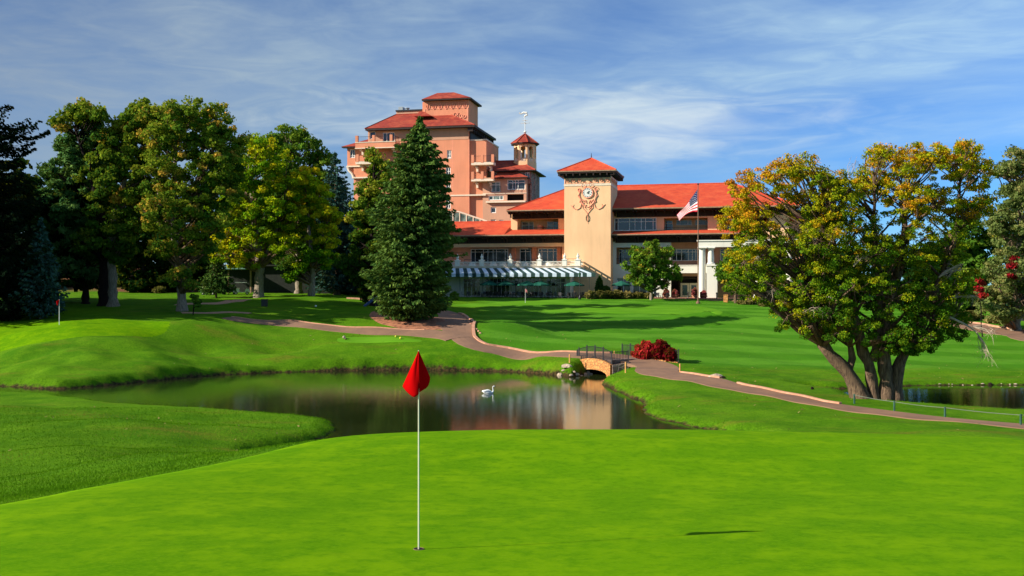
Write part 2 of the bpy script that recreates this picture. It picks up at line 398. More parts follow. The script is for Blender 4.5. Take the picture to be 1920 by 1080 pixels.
# middle and main lawn
cp((850, 597, 124), (870, 640, 99), (985, 568.5, 148), (985, 600, 122), (985, 640, 103), (985, 675, 94), (1080, 671, 91.5), (1000, 669, 93), (900, 556.5, 170), (1100, 556.5, 170), (1300, 558, 168),
   (1500, 560, 165), (1309, 570, 147), (1200, 600, 121), (1200, 640, 102.5), (1230, 697, 82.5), (1185, 686, 87), (1400, 600, 121), (1400, 640, 102.5), (1400, 690, 87), (1300, 710, 76), (1400, 731, 70.3),
   (1500, 751, 65), (1600, 769, 60.5), (1750, 787, 56), (1920, 802, 52.7), (1600, 600, 124), (1600, 640, 103.5), (1600, 697, 86), (1850, 697, 86), (1850, 650, 101), (1800, 612, 117), (1900, 628, 109), (1780, 590, 132), (1900, 588, 132), (1900, 560, 160),
   (1300, 775, 59), (1500, 800, 52), (1800, 814, 48), (1655, 751, 67.5), (1720, 765, 65))
for Y in (173, 185, 205):
    for px in (850, 1000, 1150, 1300, 1500): cz(((px-960)/F*Y, Y, H-1.5))
cz((0, 250, 1.8), (-150, 250, 6), (150, 250, 2), (0, 400, 3), (-250, 400, 8), (250, 400, 4), (-120, 100, -.5), (-90, 60, -3), (110, 100, -2), (90, 60, -4.4), (-130, 160, 2), (120, 160, 0), (0, -100, 1), (150, -50, 0), (-150, -50, 0), (150, 20, -3), (-150, 20, -1.5))
C = np.array(C, dtype=float)
S_ = 60.0
def tps_phi(r2): return np.where(r2 > 1e-12, 0.5*r2*np.log(np.maximum(r2, 1e-12)), 0.0)
A = C[:, :2]/S_
K = tps_phi(((A[:, None]-A[None])**2).sum(-1)); n = len(A)
Pm = np.hstack([np.ones((n, 1)), A])
LH = np.zeros((n+3, n+3)); LH[:n, :n] = K+np.eye(n)*2e-4; LH[:n, n:] = Pm; LH[n:, :n] = Pm.T
SOL = np.linalg.solve(LH, np.concatenate([C[:, 2], np.zeros(3)]))
# mounds: px, Y, height, half widths
MO = [(372, 101.5, .85, 4.0, 2.2), (238, 92, .5, 3.2, 1.6), (45, 90, .35, 2.8, 1.5), (520, 96, .4, 4, 2.2), (150, 88, .45, 3.5, 2), (950, 108, .9, 4.5, 4.0), (1060, 101, .5, 5, 2.6), (1335, 123, .9, 4, 2),
      (600, 113, .35, 5, 1.6), (650, 98.8, .3, 4.0, 1.2), (60, 33, .25, 3, 2.5), (240, 27, .2, 2.4, 2), (1290, 66, .25, 3, 2), (1350, 118, .3, 6, 2), (400, 91, .35, 4, 1.5), (1480, 118, .8, 5, 2.4), (180, 86, .35, 2.2, 1.2), (300, 89, .3, 3.2, 1.0), (60, 84, .3, 3, 1.2), (460, 101, .35, 3.5, 1.0), (560, 93, -.3, 4, 1.2), (210, 90, -.3, 3.5, 1.0), (350, 96, -.3, 3, 1.1), (700, 94, .2, 4, 1.0), (420, 50, .2, 3, 2), (200, 50, .25, 4, 2.2), (130, 40, -.2, 4, 2.5)]
_r = random.Random(4)
for _i in range(34): MO.append((_r.uniform(-60, 620), _r.uniform(80, 101), _r.choice((-1, 1))*_r.uniform(.14, .38), _r.uniform(1.3, 3.0), _r.uniform(.7, 1.5)))
def base(X, Y):
    X = np.asarray(X, float); Y = np.asarray(Y, float); sh = X.shape
    q = np.stack([X.ravel(), Y.ravel()], -1)/S_; z = np.empty(len(q))
    for i in range(0, len(q), 20000):
        p = q[i:i+20000]; z[i:i+20000] = tps_phi(((p[:, None]-A[None])**2).sum(-1))@SOL[:n]+SOL[n]+p@SOL[n+1:]
    z = z.reshape(sh)
    for px, Yc, hh, rx, ry in MO:
        xc = (px-960)/F*Yc; z = z+hh*np.exp(-((X-xc)/rx)**2-((Y-Yc)/ry)**2)
    un = np.clip((np.hypot(X, Y-8)-16)/10, 0, 1)*np.clip((168-Y)/15, 0, 1)
    z = z+un*(.06*np.sin(X*.55+1.3*np.sin(Y*.21))*np.cos(Y*.43+.7*np.sin(X*.3))+.035*np.sin(X*1.1+Y*.7)+.025*np.sin(Y*1.3-X*.5))
    far = np.clip((np.hypot(X, Y)-330)/200, 0, 1)
    return z*(1-far)+far*4.0
def sdf(X, Y, poly):
    X = np.asarray(X, float); Y = np.asarray(Y, float)
    d = np.full(X.shape, 1e18); ins = np.zeros(X.shape, bool)
    for i in range(len(poly)):
        ax, ay = poly[i]; bx, by = poly[(i+1) % len(poly)]
        ex, ey = bx-ax, by-ay
        t = np.clip(((X-ax)*ex+(Y-ay)*ey)/(ex*ex+ey*ey+1e-12), 0, 1)
        d = np.minimum(d, (X-ax-t*ex)**2+(Y-ay-t*ey)**2)
        c = (ay > Y) != (by > Y)
        with np.errstate(divide='ignore', invalid='ignore'):
            xx = ax+(Y-ay)*ex/(ey if abs(ey) > 1e-12 else 1e-12)
        ins ^= c & (X < xx)
    d = np.sqrt(d); return np.where(ins, -d, d)
def height(X, Y, want_s=False):
    b = base(X, Y); s = np.minimum(sdf(X, Y, W1), sdf(X, Y, W2))
    s = s+.16*np.sin(np.asarray(X)*2.3+np.asarray(Y)*.9)*np.sin(np.asarray(Y)*1.9-1.0)
    top = np.maximum(b, ZW+.34); t = np.clip(s/1.3, 0, 1)
    z = np.where(s >= 0, ZW-.1+(top-(ZW-.1))*(1-(1-t)**2.4), ZW-.1-np.minimum(.9, -s*.4))
    return (z, s) if want_s else z
def h1(x, y): return float(height(np.array([x]), np.array([y]))[0])
def hit(px, py, t0=8.0, t1=260.0):
    u, v = (px-960)/F, (540-py)/F
    t = np.arange(t0, t1, 0.25); z = height(u*t, t); g = H+v*t-z
    k = np.where((g[:-1] > 0) & (g[1:] <= 0))[0]
    if len(k) == 0: return (u*t1, t1, h1(u*t1, t1))
    i = k[0]; f_ = g[i]/(g[i]-g[i+1]); T = t[i]+.25*f_
    return (u*T, T, h1(u*T, T))

def axis(a, b, segs):
    v = [a]
    for end, st in segs:
        while v[-1] < end-1e-6: v.append(min(end, v[-1]+st)); 
    return v
xp = [0.0]
while xp[-1] < 1600: xp.append(xp[-1]+(.4 if xp[-1] < 56 else min(60, .4+(xp[-1]-56)*.06)))
xs = np.array([-x for x in reversed(xp[1:])]+xp)
yp = [4.0]
while yp[-1] < 2600: yp.append(yp[-1]+(.34 if yp[-1] < 112 else min(80, .34+(yp[-1]-112)*.012 if yp[-1] < 200 else 1.4+(yp[-1]-200)*.07)))
yn = [4.0]
while yn[-1] > -400: yn.append(yn[-1]-min(40, .6+(4-yn[-1])*.12))
ys = np.array(list(reversed(yn[1:]))+yp)
GX, GY = np.meshgrid(xs, ys); GZ, GS = height(GX, GY, True)
nyy, nxx = GX.shape
me = bpy.data.meshes.new('ground'); nv = nyy*nxx
me.vertices.add(nv); me.vertices.foreach_set('co', np.stack([GX, GY, GZ], -1).astype(np.float32).ravel())
ii = np.arange(nv).reshape(nyy, nxx); q = np.stack([ii[:-1, :-1], ii[:-1, 1:], ii[1:, 1:], ii[1:, :-1]], -1).reshape(-1, 4)
me.loops.add(q.size); me.loops.foreach_set('vertex_index', q.ravel().astype(np.int32))
me.polygons.add(len(q)); me.polygons.foreach_set('loop_start', np.arange(0, q.size, 4, dtype=np.int32))
me.polygons.foreach_set('use_smooth', np.ones(len(q), bool))
def vattr(name, v):
    a = me.attributes.new(name, 'FLOAT', 'POINT'); a.data.foreach_set('value', np.asarray(v, dtype=np.float32).ravel())
vattr('shore', GS)
lawn = np.clip((GY-95)/4, 0, 1)*np.clip((GX+6)/4, 0, 1)*np.clip((165-GY)/6, 0, 1)
lawn = np.maximum(lawn, np.clip((GX-14)/3, 0, 1)*np.clip((GY-86)/3, 0, 1)*np.clip((165-GY)/6, 0, 1))
vattr('lawn', lawn)
mz = np.zeros_like(GX)
for cx_, cy_, rx_, ry_ in ((-79, 205, 13, 24), (-60, 183, 16, 5)):
    mz = np.maximum(mz, np.clip(1.5*(1.3-((GX-cx_)/rx_)**2-((GY-cy_)/ry_)**2), 0, 1))
vattr('mulch', mz)
# grass
t = MT('mown_grass')
big = t.noise(.11, 4); mid = t.noise(.55, 6, .62); fine = t.noise(6.0, 7, .72, dist=.4); vfine = t.noise(26, 4, .7)
c = t.mix(t.rng(big, .38, .62), (.048, .145, .003), (.078, .190, .004))
c = t.mix(t.rng(mid, .35, .72), c, (.105, .225, .006))
brown = t.math('MULTIPLY', t.rng(t.noise(.30, 6, .68, sc3=(.5, 1.5, 1)), .52, .70), .75)
c = t.mix(brown, c, (.14, .15, .014))
c = t.mix(t.math('MULTIPLY', t.rng(fine, .42, .66), .55), c, (.026, .095, .003))
c = t.mix(t.math('MULTIPLY', t.rng(vfine, .5, .8), .35), c, (.125, .26, .012))
oc = t.n('ShaderNodeTexCoord').outputs['Object']; sx = t.n('ShaderNodeSeparateXYZ'); t.l(oc, sx.inputs[0])
wob = t.math('MULTIPLY', t.noise(.03, 2), 9)
sv = t.math('SINE', t.math('ADD', t.math('ADD', t.math('MULTIPLY', sx.outputs[1], .95), t.math('MULTIPLY', sx.outputs[0], .22)), wob))
lawnc = t.mix(t.rng(sv, -.5, .5), (.052, .180, .008), (.088, .245, .016)); lawnc = t.mix(t.math('MULTIPLY', t.rng(t.noise(1.2, 6, .7, sc3=(.5, 1, 1)), .4, .7), .4), lawnc, (.042, .155, .006))
c = t.mix(t.math('MULTIPLY', t.attr('lawn'), .85), c, lawnc)
mul = t.mix(t.rng(t.noise(3.0, 6), .35, .65), (.22, .09, .05), (.10, .045, .03)); c = t.mix(t.attr('mulch'), c, mul)
sh = t.attr('shore'); earth = t.mix(t.rng(t.noise(5, 4), .4, .6), (.07, .045, .018), (.02, .018, .008))
edge = t.math('ADD', sh, t.math('MULTIPLY', t.math('SUBTRACT', t.noise(2.2, 4), .5), .7))
c = t.mix(t.rng(edge, .10, .42, 1, 0), c, earth)
nm = t.bump(t.math('ADD', t.math('MULTIPLY', fine, 1.0), t.math('ADD', t.math('MULTIPLY', vfine, .35), t.math('MULTIPLY', mid, 1.6))), .55, .10)
t.bsdf(c, .95, .03, nm); M['grass'] = t.m
me.materials.append(t.m); me.update(calc_edges=True)
go = bpy.data.objects.new('ground', me); COL.objects.link(go); tag(go, kind='structure')

# putting surfaces
t = MT('putting_green_turf')
n1 = t.noise(1.1, 6, .62, sc3=(.8, .9, 1)); n2 = t.noise(5.5, 6, .65, sc3=(.85, .8, 1)); n3 = t.noise(34, 5, .7, sc3=(.45, 1.2, 1)); n0 = t.noise(.16, 3)
c = t.mix(t.rng(n0, .35, .65), (.078, .205, .0005), (.100, .235, .0005))
c = t.mix(t.rng(n1, .40, .66), c, (.138, .275, .0008)); c = t.mix(t.math('MULTIPLY', t.rng(n2, .42, .68), .55), c, (.044, .158, .0005))
c = t.mix(t.math('MULTIPLY', t.rng(n3, .45, .70), .6), c, (.15, .285, .004)); 
c = t.mix(t.math('MULTIPLY', t.rng(t.noise(.9, 5, .7, sc3=(.4, 1, 1)), .58, .78), .3), c, (.16, .25, .004))
t.bsdf(c, .95, .02, t.bump(t.math('ADD', n3, n2), .30, .012)); M['green'] = t.m
t = MT('fairway_green_turf'); c = t.mix(t.rng(t.noise(.5, 5, sc3=(.4, 1, 1)), .35, .65), (.085, .235, .010), (.110, .270, .014)); t.bsdf(c, .95, .02); M['green2'] = t.m
def catmull(pts, step=.6, closed=False):
    pts = [np.array(p, float) for p in pts]; o = []; m = len(pts)
    rngi = range(m) if closed else range(m-1)
    for i in rngi:
        if closed: p0, p1, p2, p3 = pts[i-1], pts[i], pts[(i+1) % m], pts[(i+2) % m]
        else: p0, p1, p2, p3 = pts[max(i-1, 0)], pts[i], pts[i+1], pts[min(i+2, m-1)]
        k = max(1, int(np.linalg.norm(p2-p1)/step))
        for j in range(k):
            s = j/k; o.append(.5*((2*p1)+(-p0+p2)*s+(2*p0-5*p1+4*p2-p3)*s*s+(-p0+3*p1-3*p2+p3)*s**3))
    if not closed: o.append(pts[-1])
    return np.array(o)
def sheet(name, pts, m, off=.03, rings=24, lipd=.05, step=.5, skw=.5):
    b = catmull(pts, step, True); c0 = b.mean(0); nb = len(b)
    fr = np.concatenate([[1.0+skw/np.hypot(*(b-c0).T).mean()], 1-np.linspace(0, 1, rings)**1.1*.999])
    XY = np.stack([c0+(b-c0)*f_ for f_ in fr]); Z = height(XY[..., 0], XY[..., 1])+off; Z[0] -= (lipd if skw < .1 else 0)+off+.004
    me = bpy.data.meshes.new(name); V = np.concatenate([XY, Z[..., None]], -1).reshape(-1, 3)
    nr = len(fr); F_ = [(i*nb+k, i*nb+(k+1) % nb, (i+1)*nb+(k+1) % nb, (i+1)*nb+k) for i in range(nr-1) for k in range(nb)]
    F_.append(tuple((nr-1)*nb+k for k in range(nb)))
    me.from_pydata(V.tolist(), [], F_); me.materials.append(m); me.polygons.foreach_set('use_smooth', [True]*len(F_)); me.update()
    # faces up
    if me.polygons[len(F_)//2].normal.z < 0: me.flip_normals()
    o = bpy.data.objects.new(name, me); COL.objects.link(o); tag(o, kind='structure'); return o
gp = [P(*q)[:2] for q in ((0, 950, 14.0), (150, 921, 15.6), (300, 892, 17.3), (450, 859, 19.6), (600, 829, 22), (760, 813.5, 23.3), (960, 808, 23.9), (1150, 807, 24.1), (1300, 808, 24.1), (1600, 815, 23.4), (1920, 826, 22.4))]
gp += [(17.5, 19.5), (20, 12), (17, 5), (8, 1.5), (0, .5), (-6, 2.0), (-9.2, 6), (-9.6, 10)]
sheet('putting_green', gp, M['green'], off=.035, rings=40, step=.4, skw=.06)
sheet('putting_green', [(-58, 99), (-56, 94.8), (-50, 92.8), (-45.5, 92.4), (-41, 93.0), (-37.5, 95.0), (-35, 98), (-35.5, 101.5), (-39, 103.8), (-45, 105), (-51, 105), (-56, 103)], M['green'], off=.035, rings=26)
sheet('putting_green', [hit(*q)[:2] for q in ((960, 579), (1050, 576.5), (1150, 574), (1250, 573.5), (1330, 578), (1345, 585), (1270, 589), (1150, 587), (1040, 584.5))], M['green2'], off=.05, rings=10)
sheet('putting_green', [hit(*q)[:2] for q in ((850, 572), (930, 568), (1000, 564), (1080, 564), (1100, 567), (1030, 570), (940, 574))], M['green2'], off=.05, rings=10)
sheet('tee_ground', [hit(*q)[:2] for q in ((648, 641), (652, 634), (700, 632.5), (760, 634), (775, 640), (700, 642))], M['green2'], off=.06, rings=8)
M['mulch'] = plain('bark_mulch', (.30, .12, .06), .95, .45, 2.2, bump=.8, det=8)
sheet('mulch_bed', [hit(*q)[:2] for q in ((697, 592), (706, 600), (735, 610), (775, 616), (832, 616), (834, 604), (828, 596), (790, 591), (740, 586), (705, 584))], M['mulch'], off=.05, rings=10)

# water
t = MT('pond_water'); oc = t.n('ShaderNodeTexCoord').outputs['Object']
r1 = t.noise(2.2, 4, .6, sc3=(.55, 1.3, 1)); r2 = t.noise(9, 4, .6, sc3=(.5, 1.2, 1))
nm = t.bump(t.math('ADD', r1, t.math('MULTIPLY', r2, .35)), .085, .05)
x = t.bsdf(t.mix(t.rng(t.noise(.1, 3), .35, .65), (.014, .022, .005), (.022, .030, .008)), .03, .5, nm); x.inputs['IOR'].default_value = 1.45
M['water'] = t.m
for poly in (W1, W2):
    x0, x1 = min(p[0] for p in poly)-2, max(p[0] for p in poly)+2; y0, y1 = min(p[1] for p in poly)-2, max(p[1] for p in poly)+2
    mb = MB(); mb.face([(x0, y0, ZW), (x1, y0, ZW), (x1, y1, ZW), (x0, y1, ZW)]); tag(mb.build('pond_water', M['water']), kind='structure')

# paths
t = MT('tan_asphalt'); n1 = t.noise(.5, 5); n2 = t.noise(30, 4); n3 = t.noise(1.5, 5, .7)
c = t.mix(t.rng(n1, .35, .65), (.250, .138, .082), (.195, .110, .070)); c = t.mix(t.math('MULTIPLY', t.rng(n3, .5, .75), .4), c, (.10, .065, .055)); c = t.mix(t.math('MULTIPLY', n2, .3), c, (.28, .17, .12))
t.bsdf(c, .9, .2, t.bump(n2, .3, .02)); M['asphalt'] = t.m
M['kerb'] = plain('pink_concrete', (.52, .26, .16), .85, .15, 2.0, bump=.3)
def pathz(X, Y):
    b = base(X, Y); s = np.minimum(sdf(X, Y, W1), sdf(X, Y, W2)); top = np.maximum(b, ZW+.5)
    return np.where(s > 2.0, height(X, Y), top)
def ribbon(name, pts, width, off=.05, m=None, cols=5, skirt=.25, kerb=None, kname='kerb', hump=None):
    b = catmull(pts, .7); d = np.gradient(b, axis=0); d /= np.linalg.norm(d, axis=1)[:, None]+1e-9
    nrm = np.stack([-d[:, 1], d[:, 0]], -1); wv = np.full(len(b), width) if np.isscalar(width) else np.interp(np.linspace(0, 1, len(b)), np.linspace(0, 1, len(width)), width)
    us = np.linspace(-.5, .5, cols)
    XY = b[:, None]+nrm[:, None]*(us[None, :, None]*wv[:, None, None]); Z = pathz(XY[..., 0], XY[..., 1])+off
    if hump is not None: Z = Z+hump(XY[..., 0], XY[..., 1])
    V = np.concatenate([XY, Z[..., None]], -1)
    L = V[:, :1].copy(); L[..., 2] -= skirt; Rr = V[:, -1:].copy(); Rr[..., 2] -= skirt
    V = np.concatenate([L, V, Rr], 1); nr, nc = V.shape[:2]
    F_ = [(i*nc+k, i*nc+k+1, (i+1)*nc+k+1, (i+1)*nc+k) for i in range(nr-1) for k in range(nc-1)]
    me = bpy.data.meshes.new(name); me.from_pydata(V.reshape(-1, 3).tolist(), [], [f[::-1] for f in F_]); me.materials.append(m or M['asphalt']); me.update()
    if me.polygons[nc//2].normal.z < 0: me.flip_normals()
    o = bpy.data.objects.new(name, me); COL.objects.link(o); tag(o, kind='structure')
    return o, XY[:, 0], XY[:, -1], nrm
def kerb_line(pts, hgt=.16, wd=.24, name='kerb', hump=None):
    b = catmull(pts, .7) if len(pts) < 40 else np.asarray(pts)
    d = np.gradient(b, axis=0); d /= np.linalg.norm(d, axis=1)[:, None]+1e-9; nrm = np.stack([-d[:, 1], d[:, 0]], -1)
    z = pathz(b[:, 0], b[:, 1]); mb = MB(); z = z if hump is None else z+hump(b[:, 0], b[:, 1])
    a0, a1 = b-nrm*wd/2, b+nrm*wd/2
    nn = len(b)
    for i in range(nn):
        for (p, zz) in ((a0[i], z[i]-.2), (a0[i], z[i]+hgt), (a1[i], z[i]+hgt), (a1[i], z[i]-.2)): mb.v.append((p[0], p[1], zz))
    for i in range(nn-1):
        for k in range(3): mb.f.append((i*4+k, i*4+k+1, i*4+5+k, i*4+4+k))
    mb.f.append((3, 2, 1, 0)); mb.f.append(tuple((nn-1)*4+k for k in range(4)))
    o = mb.build(name, M['kerb']); tag(o, kind='structure'); return o
BR = np.array([9.1, 90.6])   # middle of the bridge deck
def hump(X, Y): return .30*np.exp(-(((X-BR[0])/3.6)**2+((Y-BR[1])/3.6)**2))
mainp = [(62, 40), (46, 45.5), (36.5, 49)]+[hit(*q)[:2] for q in ((1990, 807), (1920, 802), (1750, 787), (1600, 768), (1500, 750), (1400, 731), (1300, 710), (1235, 697))]
mainp += [(12.4, 86.8), tuple(BR), (6.4, 92.2)]+[hit(*q)[:2] for q in ((1010, 667), (945, 660), (900, 650), (872, 636), (858, 618), (852, 603), (846, 592), (820, 583))]
o, ea, eb, _ = ribbon('cart_path', mainp, [2.6, 2.6, 2.6, 2.6, 2.6, 2.6, 2.6, 2.8, 3.2, 3.7, 2.6, 2.3, 2.6, 4.2, 4.2, 3.6, 2.8], hump=hump)
side_far = eb if eb[len(eb)//3][1] > ea[len(ea)//3][1] else ea
def cut(a, i0, i1): return a[int(len(a)*i0):int(len(a)*i1)]
def near_px(a, px0, px1):
    p = 960+a[:, 0]/a[:, 1]*F; return a[(p > px0) & (p < px1)]
# kerb on the uphill side of the path
ui = 960+side_far[:, 0]/side_far[:, 1]*F
kerb_line(side_far[(ui > 1380) & (ui < 1578)][::1]); kerb_line(side_far[(ui > 1275) & (ui < 1352)])
idx = np.where((ui < 1150) & (ui > 800))[0]; seg = side_far[idx[0]:idx[-1]-4]; kerb_line(seg, .18, .3, hump=hump)
spur = [hit(*q)[:2] for q in ((860, 634), (830, 628.5), (760, 624.5), (700, 621), (600, 613), (520, 607), (460, 601.5), (425, 596))]
o, ea, eb, _ = ribbon('cart_path', spur, [3.0, 2.6, 2.4, 2.4, 2.4], off=.065)
kerb_line((ea if ea[len(ea)//2][1] > eb[len(eb)//2][1] else eb)[7:], .14, .2)
ribbon('cart_path', [hit(*q)[:2] for q in ((1745, 600), (1790, 606), (1850, 617), (1920, 629), (1990, 640))]+[(76, 98), (95, 90)], 4.5)
kerb_line([hit(*q)[:2] for q in ((1750, 594), (1800, 603), (1860, 612), (1925, 622), (1990, 632))]+[(78, 101), (95, 94)], .2, .25)
ribbon('footpath', [hit(*q)[:2] for q in ((330, 571), (380, 570), (430, 566), (455, 562))], 2.6, m=M['kerb'])
ribbon('footpath', [hit(*q)[:2] for q in ((340, 587), (400, 587), (440, 586), (470, 588))], 1.2, m=M['kerb'])
ribbon('patio', [(18, 166.5), (28, 164.5), (40, 162), (52, 160)], 5.0, m=plain('brick_paving', (.34, .16, .11), .9, .2, 1.5), off=.10)
kerb_line([hit(*q)[:2] for q in ((1330, 563.5), (1400, 566), (1460, 570), (1500, 573))], .15, .3)
kerb_line([hit(*q)[:2] for q in ((652, 560), (690, 563), (715, 568))], .2, .9)
# ------------------------------------------------------------------ buildings
class Frame:
    def __init__(s, px, Y, z0, deg, name, label, cat):
        a = R(deg); s.o = np.array([(px-960)/F*Y, Y]); s.ex = np.array([math.cos(a), -math.sin(a)]); s.ey = np.array([math.sin(a), math.cos(a)])
        s.z0 = z0; s.root = empty(name, (s.o[0], s.o[1], z0), -a); tag(s.root, label, cat)
    def __call__(s, px, py, ly=0.0):
        """pixel of the photograph -> (x, z) on the building's own plane y = ly"""
        d = np.array([(px-960)/F, 1.0]); t = (ly+s.o@s.ey)/(d@s.ey)
        return float((t*d-s.o)@s.ex), float(H+(540-py)/F*t-s.z0)
    def x(s, px, ly=0.0): return s(px, 540, ly)[0]
    def z(s, py, ly=0.0, px=1108): return s(px, py, ly)[1]
    def world(s, lx, ly, z=0.0):
        p = s.o+s.ex*lx+s.ey*ly; return (p[0], p[1], z+s.z0)

def window(par, x0, x1, z0, z1, y, cols=2, rows=(1.0,), fw=.10, glass='glass', label=None, dep=.10, sill=None):
    """rows: fractions of the height from the bottom for the horizontal bars"""
    if x0 > x1: x0, x1 = x1, x0
    if z0 > z1: z0, z1 = z1, z0
    mb = MB(); a, b, c, d = x0, x1, z0, z1
    mb.box(a, a+fw, y, y+dep, c, d); mb.box(b-fw, b, y, y+dep, c, d); mb.box(a+fw, b-fw, y, y+dep, c, c+fw); mb.box(a+fw, b-fw, y, y+dep, d-fw, d)
    cs = cols if hasattr(cols, '__len__') else [(k+1)/cols for k in range(cols-1)]
    for k in cs:
        x = a+(b-a)*k; mb.box(x-fw*.4, x+fw*.4, y+.01, y+dep-.01, c+fw, d-fw)
    for r_ in rows:
        if r_ < 1: z = c+(d-c)*r_; mb.box(a+fw, b-fw, y+.018, y+dep-.018, z-fw*.35, z+fw*.35)
    if sill: mb.box(a-.12, b+.12, y-.12, y+dep*.5, c-.14, c-.002)
    o = mb.build('window', M['frame'], par)
    if label: o['label'] = label
    MB().box(a+fw*.5, b-fw*.5, y+dep*.5, y+dep*.5+.02, c+fw*.5, d-fw*.5).build('pane', M[glass], o)
    return o
def railing(par, pts, h=1.0, name='railing', m='iron', gap=.16, post=.05):
    mb = MB()
    for (a, b) in zip(pts[:-1], pts[1:]):
        a, b = Vector(a), Vector(b); L = (b-a).length; k = max(1, int(L/gap))
        mb.tube([a+Vector((0, 0, h)), b+Vector((0, 0, h))], .035, 4); mb.tube([a+Vector((0, 0, .1)), b+Vector((0, 0, .1))], .025, 4)
        for i in range(k+1):
            p = a+(b-a)*i/k; r_ = post if i in (0, k) else .013
            mb.tube([p, p+Vector((0, 0, h))], r_, 4)
    return mb.build(name, M[m], par)
def spiral(cx, cz, r, turns, start, hand=1, n=26, tail=None):
    p = []
    for i in range(n+1):
        s = i/n; a = start+hand*turns*2*math.pi*s; q = r*(1-.82*s); p.append((cx+q*math.cos(a), cz+q*math.sin(a)))
    return (tail or [])+p

# ---- the clubhouse with its clock tower
K = Frame(1058, 170, h1(9, 170)-.25, 13, 'clubhouse', 'peach stucco clubhouse with red tile roofs and a square clock tower', 'building')
cb = K.root
zt = K.z
# tower
TX0, TX1 = 0.0, K.x(1145); TD = 9.2
tz = K.z(325, 0, 1100); Zfr0, Zfr1 = K.z(343.5, 0, 1100), K.z(333, 0, 1100); zband = K.z(346.5, 0, 1100)
mb = MB(); mb.box(TX0, TX1, 0, TD, -1, tz); tower = mb.build('clock_tower', M['peach'], cb)
mb = MB(); bw = .12
for z0_, z1_ in ((zband-.18, zband+.2), (tz-.75, tz-.52)):
    mb.box(TX0-.06, TX1+.06, -.06, TD+.06, z0_, z1_)
mb.build('band', M['cream'], tower)
# relief frieze: running scrolls on the front and on the right side
mb = MB(); zc = (Zfr0+Zfr1)/2; sr = (Zfr1-Zfr0)*.40
def relief(path, r=.085, plane='f'):
    r *= .56
    if plane == 'f': mb.tube([(x, -.05, z) for x, z in path], [r]*(len(path)-1)+[r*.5], 5)
    else: mb.tube([(TX1+.05, x, z) for x, z in path], [r]*(len(path)-1)+[r*.5], 5)
wT = TX1-TX0
for k, sgn in ((.07, 1), (.20, 1), (.33, 1), (.67, -1), (.80, -1), (.93, -1)):
    cx = TX0+wT*k
    relief(spiral(cx, zc, sr, 1.5, math.pi*(1.0 if sgn > 0 else 0), -sgn, tail=[(cx-sgn*sr*1.1, zc-sr*1.15)]))
    relief([(cx-sgn*sr*1.2, zc-sr*1.2), (cx, zc-sr*1.35), (cx+sgn*sr*1.4, zc-sr*1.1)], .07); mb.build('scroll_relief', M['coral'], tower); mb = MB()
for k in np.linspace(.08, .92, 8):
    cx = TD*k; relief(spiral(cx, zc, sr*.8, 1.4, 0 if k < .5 else math.pi, 1 if k < .5 else -1), .075, 's'); mb.build('scroll_relief', M['coral'], tower); mb = MB()
cx0, czc = K(1102, 361.5, 0)
for sg in (-1, 1):
    relief(spiral(cx0+sg*.75, zband-.1, .55, 1.3, math.pi/2, sg), .08)
    relief([(cx0, zband+.1), (cx0+sg*.5, zband+.55), (cx0+sg*1.0, zband+.3)], .08)
mb.build('crest_relief', M['coral'], tower)
# garlands round the clock
mb = MB(); pu = 170/F
def off(u, v): return (cx0+u*pu*.97, czc+v*pu)
for sg in (-1, 1):
    relief([off(sg*14, 7), off(sg*17, -2), off(sg*15, -10), off(sg*12, -18), off(sg*6, -24), off(0, -27)], .20)
    relief([off(sg*19, 5), off(sg*15, 1), off(sg*19, -5), off(sg*14, -12), off(sg*16, -17), off(sg*9, -21)], .15)
    relief([off(sg*11, -12), off(sg*8, -15), off(sg*4, -14), off(sg*2, -20)], .16)
    relief([off(sg*12, -20), off(sg*15, -28), off(sg*21, -31), off(sg*28, -28), off(sg*31, -24), off(sg*34, -22)], .12)
    relief([off(sg*25, -30), off(sg*29, -25), off(sg*27, -21)], .08)
    relief([off(sg*10, -20), off(sg*10, -28), off(sg*5, -33), off(sg*1, -38), off(0, -44)], .085)
    relief([off(sg*3, -22), off(sg*6, -27), off(sg*2, -31)], .12)
    relief(spiral(*off(sg*16, 6), .45, 1.2, 0, sg), .09)
    relief(spiral(*off(sg*9, -18), .40, 1.2, 0, -sg), .09)
relief([off(0, -44), off(0, -58)], .06)
mb.build('garland_relief', M['coral'], tower)
mb = MB(); c_, r_ = off(0, -47.5), .5
for i in range(5): relief([(c_[0]+.30*math.cos(a), c_[1]+.55*math.sin(a)) for a in np.linspace(0, 2*math.pi, 17)], .07)
mb.build('medallion', M['gutter'], tower)
# clock
CR = 8.7*pu
def disc(mbx, cx, cz_, r_, y0, y1, n=32):
    A_ = [(cx+r_*math.cos(2*math.pi*k/n), cz_+r_*math.sin(2*math.pi*k/n)) for k in range(n)]
    mbx.face([(x, y0, z) for x, z in A_]); mbx.face([(x, y1, z) for x, z in reversed(A_)])
    for k in range(n): (a, b), (c, d) = A_[k], A_[(k+1) % n]; mbx.face([(a, y1, b), (c, y1, d), (c, y0, d), (a, y0, b)])
mb = MB(); disc(mb, cx0, czc, CR, -.14, 0); clock = mb.build('clock', plain('clock_face', (.82, .80, .72), .5, .04), tower)
for k in range(12):
    a = k*math.pi/6; d = Vector((math.sin(a), 0, math.cos(a))); p = Vector((cx0, -.15, czc))
    MB().tube([p+d*CR*.74, p+d*CR*.93], .045 if k % 3 else .075, 4).build('hour_mark', M['iron'], clock)
for ang, L_, wd in ((122, .80, .05), (40, .52, .07)):
    d = Vector((math.sin(R(ang)), 0, math.cos(R(ang)))); p = Vector((cx0, -.19, czc)); mb = MB(); mb.tube([p-d*CR*.18, p+d*CR*L_], [wd, wd*.6], 5); mb.build('clock_hand', M['iron'], clock)
